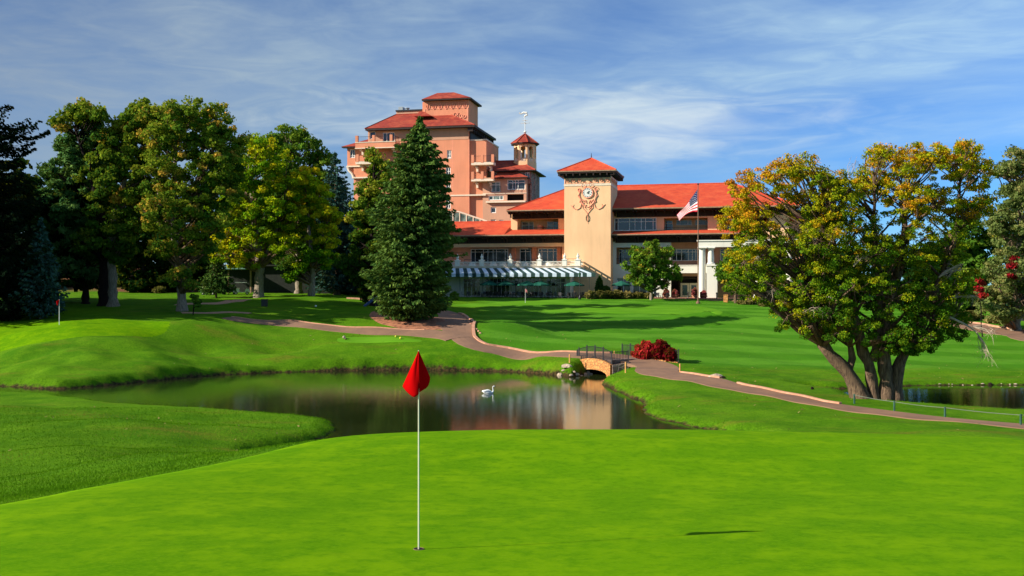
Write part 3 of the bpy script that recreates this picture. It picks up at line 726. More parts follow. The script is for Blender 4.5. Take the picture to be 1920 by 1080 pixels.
mb = MB(); mb.tube([(cx0+(CR+.08)*math.cos(a), -.1, czc+(CR+.08)*math.sin(a)) for a in np.linspace(0, 2*math.pi, 33)], .09, 5); mb.build('clock_rim', M['coral'], clock)
# tower roof
ov = 1.05; ze = K.z(323, 0, 1100); zr_ = K.z(296.5, TD/2, 1108)
mb = MB(); mb.hip(TX0-ov, TX1+ov, -ov, TD+ov, ze+.22, (TX0+TX1)/2, (TX0+TX1)/2, TD/2, zr_); roof = mb.build('roof', M['tile'], cb); 
mb = MB(); mb.box(TX0-ov-.06, TX1+ov+.06, -ov-.06, TD+ov+.06, ze+.03, ze+.20); mb.build('gutter', M['gutter'], roof)
mb = MB(); mb.box(TX0-ov+.05, TX1+ov-.05, -ov+.05, TD+ov-.05, ze-.22, ze+.02)
for k in range(9):
    x = TX0-ov+.4+(wT+2*ov-.8)*k/8; mb.box(x-.09, x+.09, -ov+.1, -.0, ze-.62, ze-.22)
    y = -ov+.4+(TD+2*ov-.8)*k/8; mb.box(TX1+.0, TX1+ov-.1, y-.09, y+.09, ze-.62, ze-.22); mb.box(TX0-ov+.1, TX0, y-.09, y+.09, ze-.62, ze-.22)
mb.box(TX0-.01, TX1+.01, -.08, TD+.08, ze-.95, ze-.22)
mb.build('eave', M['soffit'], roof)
mb = MB(); mb.tube([((TX0+TX1)/2, TD/2, zr_-.1), ((TX0+TX1)/2, TD/2, zr_+.9)], [.12, .03], 5); mb.build('finial', M['iron'], roof)
# hip ridge caps
def ridge_caps(par, lines, m='tile'):
    mb = MB()
    for a, b in lines: mb.tube([a, b], .13, 5)
    mb.build('ridge_cap', M[m], par)
ap = ((TX0+TX1)/2, TD/2, zr_)
ridge_caps(roof, [((x, y, ze+.22), ap) for x in (TX0-ov, TX1+ov) for y in (-ov, TD+ov)])

# main block
YU, YE, YL = 4.6, 1.9, 3.1          # upper wall, main eave, lower wall
BX0, BX1 = K.x(958, YU), K.x(1480, YU)
EX0, EX1 = K.x(950, YE), K.x(1500, YE); EY1 = YE+26
zE = K.z(395, YE, 1058); yR = YE+13; zR = K.z(346, yR, 1250)
RX0 = K.x(1072, yR); RX1 = K.x(1372, yR)
mb = MB(); mb.hip(EX0, EX1, YE, EY1, zE+.25, RX0, RX1, yR, zR); roof = mb.build('roof', M['tile'], cb)
ridge_caps(roof, [((EX0, YE, zE+.25), (RX0, yR, zR)), ((EX1, YE, zE+.25), (RX1, yR, zR)), ((RX0, yR, zR), (RX1, yR, zR))])
mb = MB(); mb.box(EX0-.08, TX0-.02, YE-.08, YE+.12, zE+.06, zE+.26); mb.box(TX1+.02, EX1+.08, YE-.08, YE+.12, zE+.06, zE+.26); mb.box(EX0-.08, EX0+.12, YE+.13, EY1, zE+.06, zE+.26); mb.build('gutter', M['gutter'], roof)
def bracketed_eave(par, x0, x1, y0, yw, z, skip=None, sp=3.3):
    mb = MB(); mb.box(x0+.05, x1-.05, y0+.14, yw+.05, z-.12, z+.05); mb.box(x0+.4, x1-.4, yw-.10, yw-.012, z-1.15, z-.13)
    n = int((x1-x0)/sp); 
    for k in range(n*2+1):
        x = x0+.5+(x1-x0-1)*k/(n*2)
        for dx in ((-.28, .28) if k % 2 == 0 else (0,)):
            mb.box(x+dx-.07, x+dx+.07, y0+.3, yw-.11, z-.42, z-.125)
            if k % 2 == 0: mb.box(x+dx-.07, x+dx+.07, yw-.75, yw-.11, z-.95, z-.42)
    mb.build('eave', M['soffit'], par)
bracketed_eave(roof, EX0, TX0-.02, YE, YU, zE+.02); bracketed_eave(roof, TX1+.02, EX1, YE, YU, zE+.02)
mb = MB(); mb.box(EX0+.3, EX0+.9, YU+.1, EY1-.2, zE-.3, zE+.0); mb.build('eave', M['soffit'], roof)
# upper floor walls
zU0 = K.z(441, YU, 1100)-1.0
lx0, lx1 = K.x(970, YU), K.x(1047, YU); hz0, hz1 = K.z(433.5, YU, 1010), K.z(410.5, YU, 1010)
rxa, rxb = K.x(1152, YU), K.x(1231, YU); rz0, rz1 = K.z(432.5, YU, 1190), K.z(408.5, YU, 1190)
rx2, rx3 = K.x(1245, YU), K.x(1327, YU); rz2, rz3 = K.z(433, YU, 1290), K.z(408.5, YU, 1290)
rx4, rx5 = K.x(1352, YU), K.x(1440, YU)
mb = MB(); mb.wall(BX0, TX0, zU0, zE, YU, .4, [(lx0, lx1, hz0, hz1)]); mb.wall(TX1, BX1, zU0, zE, YU, .4, [(rxa, rxb, rz0, rz1), (rx2, rx3, rz2, rz3), (rx4, rx5, rz2, rz3)])
mb.box(BX0, BX0+.4, YU+.41, EY1-2.7, zU0, zE); mb.box(BX0+.41, BX1-.41, YU+3.4, YU+3.7, zU0, zE-.02); mb.box(BX1-.4, BX1, YU+.41, EY1-2.7, zU0, zE)
for x in (lx0-.3, lx1+.05, rx2-.3, rx3+.05, rx4-.3, rx5+.05): mb.box(x, x+.25, YU+.41, YU+3.39, zU0, zE-.03)
mb.box(BX0+.41, BX1-.41, YU+.41, YU+3.39, hz0-.35, hz0-.1)
mb.build('upper_wall', M['peach'], cb)
for a, b in ((978, 1000), (1025, 1046)): window(cb, K.x(a, YU+3), K.x(b, YU+3), hz0, hz1-.25, YU+3.2, [.6], (.68,), glass='glass2')
MB().box(K.x(1006, YU), K.x(1013, YU), YU+.9, YU+3.39, hz0, hz0+1.1).build('partition', M['salmon'], cb)
window(cb, rxa, rxb, rz0, rz1, YU+.06, [.09, .36, .49, .64, .74, .92], (.70,), fw=.13, label='long ribbon window of white frames beside the tower')
window(cb, K.x(1247, YU+3), K.x(1261, YU+3), rz2, rz3-.2, YU+3.2, 1, (.75,)); window(cb, K.x(1268, YU+3), K.x(1297, YU+3), rz2+1.2, rz3-.1, YU+3.2, [.25, .75], glass='glass2'); window(cb, K.x(1303, YU+3), K.x(1330, YU+3), rz2+1.2, rz3-.1, YU+3.2, [.25, .75], glass='glass2')
window(cb, K.x(1356, YU+3), K.x(1390, YU+3), rz2+.3, rz3-.1, YU+3.2, 3, (.7,))
railing(cb, [(lx0, YU+.2, hz0-.1), (lx1, YU+.2, hz0-.1)], .75, gap=.22); railing(cb, [(rx2, YU+.2, rz2-.1), (rx3, YU+.2, rz2-.1)], .75, gap=.22)
# skirt roof over the lower floor
YS = 0.6; zS = K.z(441.5, YS, 1000); SX0 = K.x(866, YS)-14; zS2 = K.z(430, YU, 1000)
mb = MB(); xw = K.x(958, YU); xl = SX0+3.2
yb = YS+7.5; zb = K.z(416, yb, 900)
mb.face([(SX0, YS, zS+.2), (xw-.3, YS, zS+.2), (xw-.3, yb, zb), (xl, yb, zb)]); mb.face([(SX0, YS, zS+.2), (xl, yb, zb), (SX0, yb+7, zS+.2)]); mb.face([(xl, yb, zb), (xw-.3, yb, zb), (xw-.3, yb+7, zS+.2), (SX0, yb+7, zS+.2)])
mb.face([(xw-.3, YS, zS+.2), (TX0-.01, YS, zS+.2), (TX0-.01, YU-.01, zS+1.25), (xw+.3, YU-.01, zS+1.25), (xw-.3, yb, zb)])
skr = mb.build('lower_roof', M['tile'], cb)
ridge_caps(skr, [((xl, yb, zb), (xw-.3, yb, zb)), ((SX0, YS, zS+.2), (xl, yb, zb))])
MB().box(SX0-.05, TX0-.02, YS-.1, YS+.1, zS, zS+.2).build('gutter', M['gutter'], skr)
bracketed_eave(skr, SX0, TX0-.02, YS, YL, zS-.05)
zSr = K.z(440, YS, 1250); X2 = K.x(1400, YS)
mb = MB(); mb.face([(TX1+.02, YS, zSr+.2), (X2, YS, zSr+.2), (X2-1.5, YU-.01, zSr+.95), (TX1+.02, YU-.01, zSr+.95)]); mb.face([(X2, YS, zSr+.2), (X2, YU-.01, zSr+.2), (X2-1.5, YU-.01, zSr+.95)])
skr = mb.build('lower_roof', M['tile'], cb); MB().box(TX1+.02, X2+.05, YS-.1, YS+.1, zSr, zSr+.2).build('gutter', M['gutter'], skr); bracketed_eave(skr, TX1+.02, X2, YS, YL, zSr-.05)
# lower floor, left: deep loggia above the terrace
YW = 6.2; LX0 = SX0+1.2
zl0, zl1, zl2 = K.z(500, YL, 1000), K.z(462.5, YL, 1000), K.z(449, YL, 1000)
mb = MB(); mb.wall(LX0, TX0, zl0-.5, zS, YL, .45, [(K.x(870, YL)-9, K.x(1054, YL), zl0, zl1)]); mb.wall(LX0, TX0, zl0-.5, zS-.02, YW, .4, [])
mb.box(LX0+.01, TX0, YL+.46, YW-.01, zl0-.35, zl0-.05); mb.box(LX0+.01, TX0, YL+.46, YW-.01, zl1+.02, zl1+.25)
mb.box(LX0, LX0+.4, YW+.41, 24, -1, zS-.03)
for px in (868, 958, 1020): x = K.x(px, YL+.1)
mb.build('lower_wall', M['salmon2'], cb)
mb = MB(); mb.wall(LX0-.01, TX0, zl1, zS-.3, YL-.06, .055, []); mb.build('wall_band', M['peach'], cb)
zw0, zw1 = K.z(492, YW, 1000), K.z(466, YW, 1000)
window(cb, K.x(883, YW), K.x(953, YW), zw0, zw1, YW-.12, [.12, .34, .46, .60, .69, .92], (.78,), .11)
window(cb, K.x(975, YW), K.x(996, YW), zw0-.3, zw1, YW-.12, 2, (.80,), .11); window(cb, K.x(1009, YW), K.x(1045, YW), zw0-.3, zw1, YW-.12, [.2, .5, .8], (.80,), .11)
for px in (964, 1002, 1049):
    x = K.x(px, YW); MB().box(x-.35, x+.35, YW-.5, YW-.01, zl0, zl1).build('pilaster', M['salmon'], cb)
# terrace with white balustrade
YT = -4.4; zT = K.z(499.5, YT, 1000); TX_0 = K.x(850, YT)-16; TX_1 = K.x(1088, YT)
mb = MB(); mb.box(TX_0, TX_1, YT, YL-.01, zT-.5, zT); mb.box(TX_0-.1, TX_1+.12, YT-.12, YT+.3, zT+.002, zT+.12); terr = mb.build('terrace', M['cream'], cb)
bal_px = [775, 815, 858, 903.5, 957, 1012, 1059, 1084]; zb1 = K.z(489.5, YT, 1000)
lat = MB()
for i, px in enumerate(bal_px):
    x = K.x(px, YT+.3); wq = .36 if i < 7 else .42
    mb = MB(); mb.box(x-wq, x+wq, YT-.1, YT+.62, zT+.12, zb1+.1); mb.box(x-wq-.08, x+wq+.08, YT-.18, YT+.7, zb1+.1, zb1+.25)
    mb.lathe([(.30, zb1+.25), (.20, zb1+.38), (.13, zb1+.46), (.24, zb1+.62), (.27, zb1+.78), (.16, zb1+.95), (.09, zb1+1.02), (.12, zb1+1.12), (.02, zb1+1.32)], (x, YT+.26), 10)
    mb.build('balustrade_pier', M['white'], terr)
    if i:
        xa, xb = K.x(bal_px[i-1], YT+.3)+.4, x-.4
        mb = MB(); y = YT+.2; za, zz = zT+.2, zb1-.05
        mb.box(xa, xb, y-.05, y+.05, za, za+.08); mb.box(xa, xb, y-.05, y+.05, zz-.08, zz)
        k = max(2, int((xb-xa)/.62)); wc = (xb-xa)/k
        for j in range(k):
            cx = xa+wc*(j+.5); hh = (zz-za)*.5-.08; cz_ = (za+zz)/2
            mb.tube([(cx+wc*.40*math.cos(a), y, cz_+hh*math.sin(a)) for a in np.linspace(0, 2*math.pi, 13)], .038, 4, cap=False)
            mb.tube([(cx+wc*.18*math.cos(a), y, cz_+hh*.5*math.sin(a)) for a in np.linspace(0, 2*math.pi, 9)], .03, 4, cap=False)
            mb.box(cx-wc*.5-.015, cx-wc*.5+.015, y-.03, y+.03, za, zz)
        mb.build('balustrade_panel', M['white'], terr)
railing(terr, [(K.x(870, YT+.6), YT+.75, zb1-.4), (TX_1-.5, YT+.75, zb1-.4)], .75, gap=.8)
mb = MB(); mb.box(TX_1-.5, TX_1, YT+.6, 0-.02, zT+.2, zT+.28); mb.box(TX_1-.5, TX_1, YT+.6, -.02, zb1-.13, zb1-.05)
for k in range(7): y = YT+.8+k*.5; mb.box(TX_1-.3, TX_1-.2, y, y+.08, zT+.28, zb1-.13)
mb.build('balustrade_panel', M['white'], terr)
# ground floor under the terrace
YG = YT+.9; zg1 = zT-.52
GX0, GX1 = TX_0+.5, K.x(1069, YG)
holes = []; doors = [(868, 900), (909, 955), (964, 1016), (1024, 1060)]
zd1, zd0 = K.z(521, YG, 1000), K.z(556, YG, 1000)
for a, b in doors: holes.append((K.x(a, YG), K.x(b, YG), max(.15, zd0), zd1))
mb = MB(); mb.wall(GX0, GX1, -1, zg1, YG, .4, holes); mb.box(GX1-.4, GX1, YG+.41, YL, -1, zg1); mb.box(GX0+.3, GX1-.41, YG+2.5, YG+2.7, -1, zg1); mb.build('ground_floor_wall', M['white'], cb)
MB().box(GX0+.31, GX1-.45, YG+2.3, YG+2.45, -1, zg1-.05).build('dark_room', M['shadow_in'], cb)  # near-black panel painting the shade of the room behind the doors
for i, h_ in enumerate(holes): window(cb, *h_, YG+.15, (4, 6, 7, 4)[i], (.74,), .11)
# striped awning
AY0, AY1 = YT-.15, YT-3.6; az0, az1 = zT-.25, K.z(512.5, AY1, 1000); ax0, ax1 = TX_0, TX_1+.2
nst = 58; aw = MB(); ad = MB(); vw = MB(); vd = MB(); x_r = K.x(1117, AY1)
fx0 = K.x(835, AY1)-16; T0 = np.linspace(ax0, ax1, nst+1); T1 = np.linspace(fx0, x_r, nst+1); vz = K.z(519, AY1, 1000)
for k in range(nst):
    q = [(T0[k], AY0, az0), (T1[k], AY1, az1), (T1[k+1], AY1, az1), (T0[k+1], AY0, az0)]
    (aw if k % 2 == 0 else ad).face(q)
    t_ = (aw if k % 2 == 0 else ad); t_.box(T1[k]+.001, T1[k+1]-.001, AY1-.03, AY1, vz, az1-.004)
a1 = aw.build('awning', M['awn_w'], cb); a1['label'] = 'white and dark green striped awning below the terrace'
ad.build('awning_stripes', M['awn_d'], a1)
mb = MB(); mb.face([(ax1, AY0, az0), (x_r, AY1, az1), (x_r, AY1, vz), (ax1+.4, AY0, vz+.2)]); mb.build('awning_end', M['awn_w'], a1)
for px in (862, 905, 958, 1012, 1060, 1105): x = K.x(px, AY1); MB().tube([(x, AY1+.1, 0), (x, AY1+.1, vz)], .05, 5).build('awning_pole', M['iron'], a1)
# right wing, lower floor: white front with portico
zq1, zq0 = K.z(463.5, YL, 1200), K.z(495, YL, 1200)
ox = [(K.x(1155.5, YL), K.x(1208, YL)), (K.x(1214, YL), K.x(1256, YL))]
gz1 = K.z(521, YL, 1200)
gh = [(K.x(1156, YL), K.x(1182, YL), .1, gz1), (K.x(1186, YL), K.x(1212, YL), .1, gz1), (K.x(1218, YL), K.x(1232, YL), .1, gz1)]
XR = K.x(1258, YL)
mb = MB(); mb.wall(TX1, XR, -1, zSr-.9, YL, .45, [(a, b, zq0, zq1) for a, b in ox]+gh)
mb.build('white_wall', M['white'], cb)
BX = K.x(1570, YL)
mb = MB(); mb.wall(TX1+.01, BX-.5, -1, zSr, YW+.5, .4, [(K.x(1258, YW), K.x(1311, YW), .1, K.z(518, YW, 1280))])
mb.box(TX1+.01, BX-.6, YL+.46, YW+.49, zq0-.5, zq0-.25); mb.wall(TX1, XR, zSr-.9, zSr+.1, YL, .45, [])
mb.build('recessed_wall', M['salmon2'], cb)
window(cb, K.x(1160, YW), K.x(1206, YW), zq0+.2, zq1-.2, YW+.38, [.2, .5, .8], (.78,), .11); window(cb, K.x(1218, YW), K.x(1252, YW), zq0+.2, zq1-.2, YW+.38, [.33, .66], (.78,), .11)
window(cb, K.x(1259, YW), K.x(1322, YW), K.z(489, YW, 1290), K.z(466.5, YW, 1290), YW+.38, [.15, .30, .50, .62, .72, .84], (.74,), .12, label='wide white-framed window behind the white columns')
window(cb, K.x(1350, YW), K.x(1400, YW), K.z(489, YW, 1290), K.z(466.5, YW, 1290), YW+.38, 4, (.74,), .12)
for i, h_ in enumerate(gh): window(cb, *h_, YL+.25, 2, (.8,), .12)
railing(cb, [(ox[0][0], YL+.2, zq0), (ox[0][1], YL+.2, zq0)], 1.0, gap=.3)
# balcony band over the entrance
zb0, zb2 = K.z(512, YL, 1290), K.z(498, YL, 1290)
XB = K.x(1345, YL)
mb = MB(); mb.box(XR+.01, XB, YL-.02, YL+.5, zb0, zb2); mb.box(XR+.01, XB, YL-.1, YL+.55, zb2+.002, zb2+.12); mb.box(XR+.02, XB, YL+.51, YW+.48, zb0+.3, zb0+.6); mb.build('balcony', M['white'], cb)
# portico: columns, pier, entablature
YP = YL-2.2
ez0, ez1 = K.z(463.5, YP, 1330), K.z(452.5, YP, 1330); PX0, PX1 = K.x(1308.5, YP), K.x(1560, YP)
mb = MB(); mb.box(PX0, PX1, YP-.55, YP+.55, ez0, ez1); mb.box(PX0-.15, PX1+.1, YP-.7, YP+.7, ez1+.002, ez1+.2); mb.box(PX0+.3, PX0+.9, YP+.56, YW+.48, ez0+.05, ez1-.05); port = mb.build('entablature', M['white'], cb)
def column(px, z0, z1, r_, y=YP):
    x = K.x(px, y); mb = MB(); hh = z1-z0
    mb.box(x-r_*1.35, x+r_*1.35, y-r_*1.35, y+r_*1.35, z0, z0+.2); mb.box(x-r_*1.35, x+r_*1.35, y-r_*1.35, y+r_*1.35, z1-.16, z1-.002)
    mb.lathe([(r_*1.25, z0+.2), (r_*1.25, z0+.32), (r_, z0+.42), (r_*1.02, z0+hh*.4), (r_*.86, z1-.45), (r_*.95, z1-.40), (r_*1.2, z1-.2), (r_*1.2, z1-.16)], (x, y), 20)
    mb.build('column', M['white'], cb)
column(1317, 0, ez0, .58); column(1333, K.z(497, YP, 1333), ez0, .52, YP+.02)
for px in (1420, 1480, 1540): column(px, 0, ez0, .55)
mb = MB(); x0_, x1_ = K.x(1325, YP), K.x(1345, YP); mb.box(x0_, x1_, YP-.6, YL+1.5, -1, K.z(497, YP, 1333)-.16); mb.box(x0_-.1, x1_+1.8, YP-.7, YL+1.6, K.z(497, YP, 1333)-.158, K.z(497, YP, 1333)-.002)
mb.wall(x1_+.01, PX1, K.z(514, YP, 1400), K.z(497.5, YP, 1400), YL-.6, .4, []); mb.box(PX1-1.6, PX1-.01, YL-.55, YL+.5, -1, K.z(497.5, YP, 1400)-.02); mb.box(K.x(1425, YL), K.x(1440, YL), YL-.55, YL+.5, -1, K.z(514, YP, 1400)-.01); mb.build('pier', M['white'], cb)
# entrance: arched surround and double door
dx0, dx1 = K.x(1276, YW), K.x(1309, YW); dz = K.z(528, YW, 1290); zt_ = K.z(522, YW, 1290)
mb = MB(); mb.tube([(dx0-.2, YW+.3, 0), (dx0-.2, YW+.3, dz)]+[(dx0-.2+(dx1-dx0+.4)*(1-math.cos(a))/2, YW+.3, dz+(zt_-dz)*1.1*math.sin(a)) for a in np.linspace(.1, math.pi-.1, 11)]+[(dx1+.2, YW+.3, dz), (dx1+.2, YW+.3, 0)], .16, 5); mb.build('door_surround', M['soffit'], cb)
mb = MB()
for a, b in ((dx0, (dx0+dx1)/2-.03), ((dx0+dx1)/2+.03, dx1)):
    mb.box(a, a+.3, YW+.2, YW+.32, .1, dz-.25); mb.box(b-.3, b, YW+.2, YW+.32, .1, dz-.25); mb.box(a+.3, b-.3, YW+.2, YW+.32, .1, .5); mb.box(a+.3, b-.3, YW+.2, YW+.32, dz-.6, dz-.25)
dr = mb.build('door', M['cream'], cb); dr['label'] = 'cream double door under a shallow arch'
mb = MB(); mb.box(dx0+.3, dx1-.3, YW+.25, YW+.27, .5, dz-.6); mb.build('pane', M['glass'], dr)
MB().box(dx0-2.5, dx1+1.5, YW+1.6, YW+1.9, -.5, 3.9).build('dark_room', M['shadow_in'], cb)  # near-black panel for the unlit depth behind the entrance
# end of the block to the right, behind the big tree
mb = MB(); mb.box(BX1-9, BX-.2, YW+.92, YW+14, -1, zSr+2.4); mb.build('east_wall', M['salmon2'], cb)
mb = MB(); mb.hip(BX1-9.5, BX+.8, YW-.4, YW+15, zSr+2.42, BX1-5, BX-6, YW+7.5, zSr+4.6); mb.build('roof', M['tile'], cb)
# glazed skylight roof beyond the left wing
mb = MB(); gY = 12; a = K(1217/4.155+620, 160+1065/4.155, gY); gl = K.x(850, gY); zg0 = K.z(416.5, gY, 880); zg2 = K.z(398, gY, 860); gr = K.x(913, gY)
mb.box(gl-6, gr+.3, gY-.25, gY+4, zg0-1.6, zg0)
for k in range(9):
    x = gl-4+(gr-gl+4)*k/8; z = zg2+(zg0-zg2)*max(0, (x-gl-1)/(gr-gl-1)); mb.box(x-.08, x+.08, gY-.1, gY+.05, zg0, max(zg0+.1, z))
mb.tube([(gl-4, gY, zg2+.1), (gl+1, gY, zg2+.1), (gr, gY, zg0+.1)], .15, 5); sk = mb.build('skylight', M['cream'], cb)
MB().face([(gl-4, gY, zg0), (gr, gY, zg0), (gl+1, gY, zg2), (gl-4, gY, zg2)]).face([(gl-4, gY, zg2), (gl+1, gY, zg2), (gr, gY, zg0), (gr, gY+4, zg0), (gl-4, gY+4, zg2)]).build('pane', M['glass2'], sk)

# ---- tall hotel block behind
G = Frame(879, 206, 1.0, 12, 'hotel_tower', 'tall salmon pink hotel block with stepped red hip roofs behind the spruce', 'building')
gt = G.root; gz = lambda py, ly=0, px=790: G.z(py, ly, px); gx = G.x
D1 = 17.0
xl_, xr_ = gx(690), 0.0
z_band, z_e = gz(263.5), gz(239)
wins = [(gx(838), gx(846), gz(297.5), gz(283)), (gx(836), gx(845), gz(330), gz(315)), (gx(836), gx(845), gz(360), gz(344)), (gx(836), gx(845), gz(392), gz(377)),
        (gx(717.5), gx(740), gz(267), gz(246)), (gx(693), gx(704), gz(257.5), gz(243))]
mb = MB(); mb.wall(xl_, xr_, -2, z_e+.3, 0, .45, wins); mb.box(xl_, xl_+.4, .46, D1, -2, z_e+.3); mb.box(xr_-.4, xr_, .46, D1, -2, z_e+.3); mb.box(xl_+.41, xr_-.41, D1-.4, D1, -2, z_e+.3); mb.box(xl_+.5, xr_-.5, 1.6, 1.8, -2, z_e)
mb.build('wall', M['salmon'], gt)
for i, h_ in enumerate(wins): window(gt, *h_, .12, (2 if i < 4 else ([.33, .66] if i == 4 else 1)), (.5,) if i < 4 else (1,), .16, dep=.14, sill=i < 4)
mb = MB(); mb.wall(xl_, xr_-.02, z_band-.02, z_e-.3, -.05, .045, wins[4:]); mb.build('wall_band', M['salmon2'], gt)
# slab to the right
sx1 = gx(910.5); sz = gz(266); mb = MB(); mb.box(.01, sx1, .6, 12, -2, sz); mb.build('wall', M['salmon'], gt)
mb = MB(); mb.box(.02, sx1+.1, .5, 12.1, sz+.002, sz+.28); mb.box(gx(845), sx1+.05, -.1, .59, gz(369), gz(366.5)); 
mb.box(gx(655, -1.5), gx(690, -.1), -.1, .3, gz(331.5), gz(329)); mb.build('band', M['cream'], gt)
mb = MB()
for px in (849, 879.5): mb.box(gx(px)-.05, gx(px)+.05, -.012, .05, 0, z_band)
mb.build('wall_joint', M['coral'], gt)
# left bay
bx0, bx1 = gx(650), gx(690); 
hw = (gx(655), gx(664.5), gz(292), gz(275.5))
mb = MB(); mb.wall(bx0, bx1-.01, gz(308), gz(271), .3, .4, [hw]); mb.box(bx0, bx0+.4, .71, 12, gz(308), gz(271)); mb.box(gx(662), bx1-.01, .35, 12, -2, gz(308)-.01)
mb.tube([(bx0+.5, .9, gz(308)), (bx0+.8, .9, gz(318)), (gx(662)+.2, .9, gz(330))], [.6, .5, .2], 6); mb.build('wall', M['salmon'], gt)
window(gt, *hw, .42, 2, (.25,), .16, dep=.14)
mb = MB(); mb.hip(gx(643), gx(705), -1.0, 14, gz(271.5), gx(700), gx(704), 6, gz(251, 6)); rf = mb.build('roof', M['tile2'], gt)
mb = MB(); mb.box(gx(643.5), gx(690)-.05, -.95, .25, gz(273.5), gz(271.5)-.01); mb.build('eave', M['soffit'], rf)
mb = MB(); mb.box(bx0-.15, bx1-.02, .1, .29, gz(309.5), gz(307)); mb.tube([(bx0+.1, .3, gz(309)), (bx0+.35, .3, gz(316)), (gx(659), .3, gz(322)), (gx(662), .3, gz(330))], .25, 6); mb.build('bracket', M['cream'], gt)
# main hip roof
mo = 1.5; ex0, ex1 = gx(684, -mo), gx(890, -mo); zz = gz(238.5, -mo)
mb = MB(); r0, r1 = gx(742, D1/2), gx(836, D1/2); zrr = gz(213, D1/2)
mb.hip(ex0, ex1, -mo, D1+mo, zz+.15, r0, r1, D1/2, zrr); rf = mb.build('roof', M['tile2'], gt)
mb = MB(); mb.box(ex0+.06, ex1-.06, -mo+.06, D1+mo-.06, zz-.25, zz+.13)
for k in range(12):
    y = -mo+.6+(D1+2*mo-1.2)*k/11; mb.box(.02, 1.1, y-.12, y+.12, zz-1.1, zz-.252)
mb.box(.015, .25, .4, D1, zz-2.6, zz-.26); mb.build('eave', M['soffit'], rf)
ridge_caps(rf, [((ex0, -mo, zz+.15), (r0, D1/2, zrr)), ((ex1, -mo, zz+.15), (r1, D1/2, zrr)), ((r0, D1/2, zrr), (r1, D1/2, zrr))], 'tile2')
mb = MB(); dx_ = gx(775, 3.0); dw = gx(808, 3.0)
mb.hip(gx(776, 2.6), gx(808, 2.6), 2.6, 9, gz(217.5, 2.6), gx(786, 5), gx(796, 5), 5.0, gz(209.5, 5)); mb.build('dormer_roof', M['tile2'], gt)
mb = MB(); mb.box(gx(743, 9), gx(797, 9), 9, 15, zrr-2, gz(207.5, 9)); mb.build('penthouse', M['salmon2'], gt); mb = MB(); mb.box(gx(742, 9), gx(797.5, 9), 8.8, 15.2, gz(207.5, 9)+.005, gz(204.8, 9)); mb.build('parapet', M['iron'], gt)
mb = MB(); mb.box(gx(747, 10), gx(755, 10), 10, 11.5, gz(204.7, 10), gz(198.8, 10)); mb.lathe([(.35, gz(204.7, 10)), (.35, gz(202, 10)), (.55, gz(201.8, 10)), (.55, gz(200.5, 10))], (gx(762, 10), 10.6), 10); mb.build('roof_vent', plain('zinc_sheet', (.35, .38, .40), .5, .1), gt)
# belvedere
by = 6.5; vx0, vx1 = gx(795, by), gx(879, by); vz1 = gz(190.5, by)
mb = MB(); mb.box(vx0, vx1, by, by+8, zz, vz1); mb.box(vx0-.5, vx0-.01, by+.5, by+7, zz, vz1-.01); bel = mb.build('belvedere', M['salmon'], gt)
mb = MB(); mb.hip(gx(790, by-1), gx(883, by-1), by-1, by+9, vz1+.3, gx(820, by+4), gx(851, by+4), by+4, gz(175.5, by+4)); rf = mb.build('belvedere_roof', M['tile2'], gt)
mb = MB(); mb.box(gx(790.5, by-1), gx(882.5, by-1), by-.95, by+8.95, vz1+.005, vz1+.28); mb.build('eave', M['soffit'], rf)
for k in range(7):
    x = vx0+.9+(vx1-vx0-1.8)*k/6; zc_ = gz(199.8, by)
    MB().tube([(x+.42*math.cos(a), by-.03, zc_+.75*math.sin(a)) for a in np.linspace(math.pi*.92, math.pi*2.08, 9)], .09, 4).tube([(x, by-.03, zc_-.75), (x, by-.03, zc_+.6)], .11, 4).build('shell_relief', M['coral'], bel)
MB().box(vx0, vx1, by-.06, by-.001, gz(205.5, by), gz(204.5, by)).build('band', M['coral'], bel)
for x in (vx0+.05, vx1-.4): MB().box(x, x+.25, by-.05, by-.001, gz(230, by), gz(205.6, by)).build('pilaster', M['coral'], bel)
for cx, r_, st in ((gx(854, by), .55, 0), (gx(863, by), .7, 2), (gx(871, by), .5, 3)): MB().tube([(x, by-.03, z) for x, z in spiral(cx, gz(218+st, by), r_, 1.3, st, 1)], .10, 4).build('scroll_relief', M['coral'], bel)
# balconies
def balcony(F_, par, pxa, pxb, py_top, py_slab, py_bot, ly, yb, posts, m='salmon', mt='cream', solid=False):
    xa, xb = F_.x(pxa, ly), F_.x(pxb, ly); zt2, zs, zb_ = F_.z(py_top, ly, pxa), F_.z(py_slab, ly, pxa), F_.z(py_bot, ly, pxa)
    mb = MB(); mb.box(xa, xb, ly, yb, zb_, zs); o = mb.build('balcony', M[mt if not solid else m], par)
    for p in posts: x = F_.x(p, ly); MB().box(x-.28, x+.28, ly-.03, ly+.5, zs-.1, zt2).build('balcony_post', M[m], o)
    if solid: MB().box(xa-.05, xb+.05, ly-.08, ly+.1, zs+.002, zs+.15).box(xa-.05, xb+.05, ly-.08, ly+.3, zb_-.18, zb_-.002).build('band', M['cream'], o)
    railing(o, [(xa, ly+.15, zs), (xb, ly+.15, zs)], (zt2-zs)*.85, gap=.25); railing(o, [(xb-.05, ly+.5, zs), (xb-.05, yb, zs)], (zt2-zs)*.85, gap=.25)
    for p in np.linspace(xa+.9, xb-.9, 3)[::2]: MB().box(p-.2, p+.2, ly+.8, yb-.01, zb_-.5, zb_-.19).box(p-.2, p+.2, yb-.7, yb-.01, zb_-1.2, zb_-.5).build('bracket', M[mt], o)
    return o
balcony(G, gt, 666, 741, 254.5, 268, 277.5, -2.6, -.02, [668.5, 700, 733], solid=True)
balcony(G, gt, 666.5, 696, 289.5, 303, 308, -2.2, .28, [670, 687])
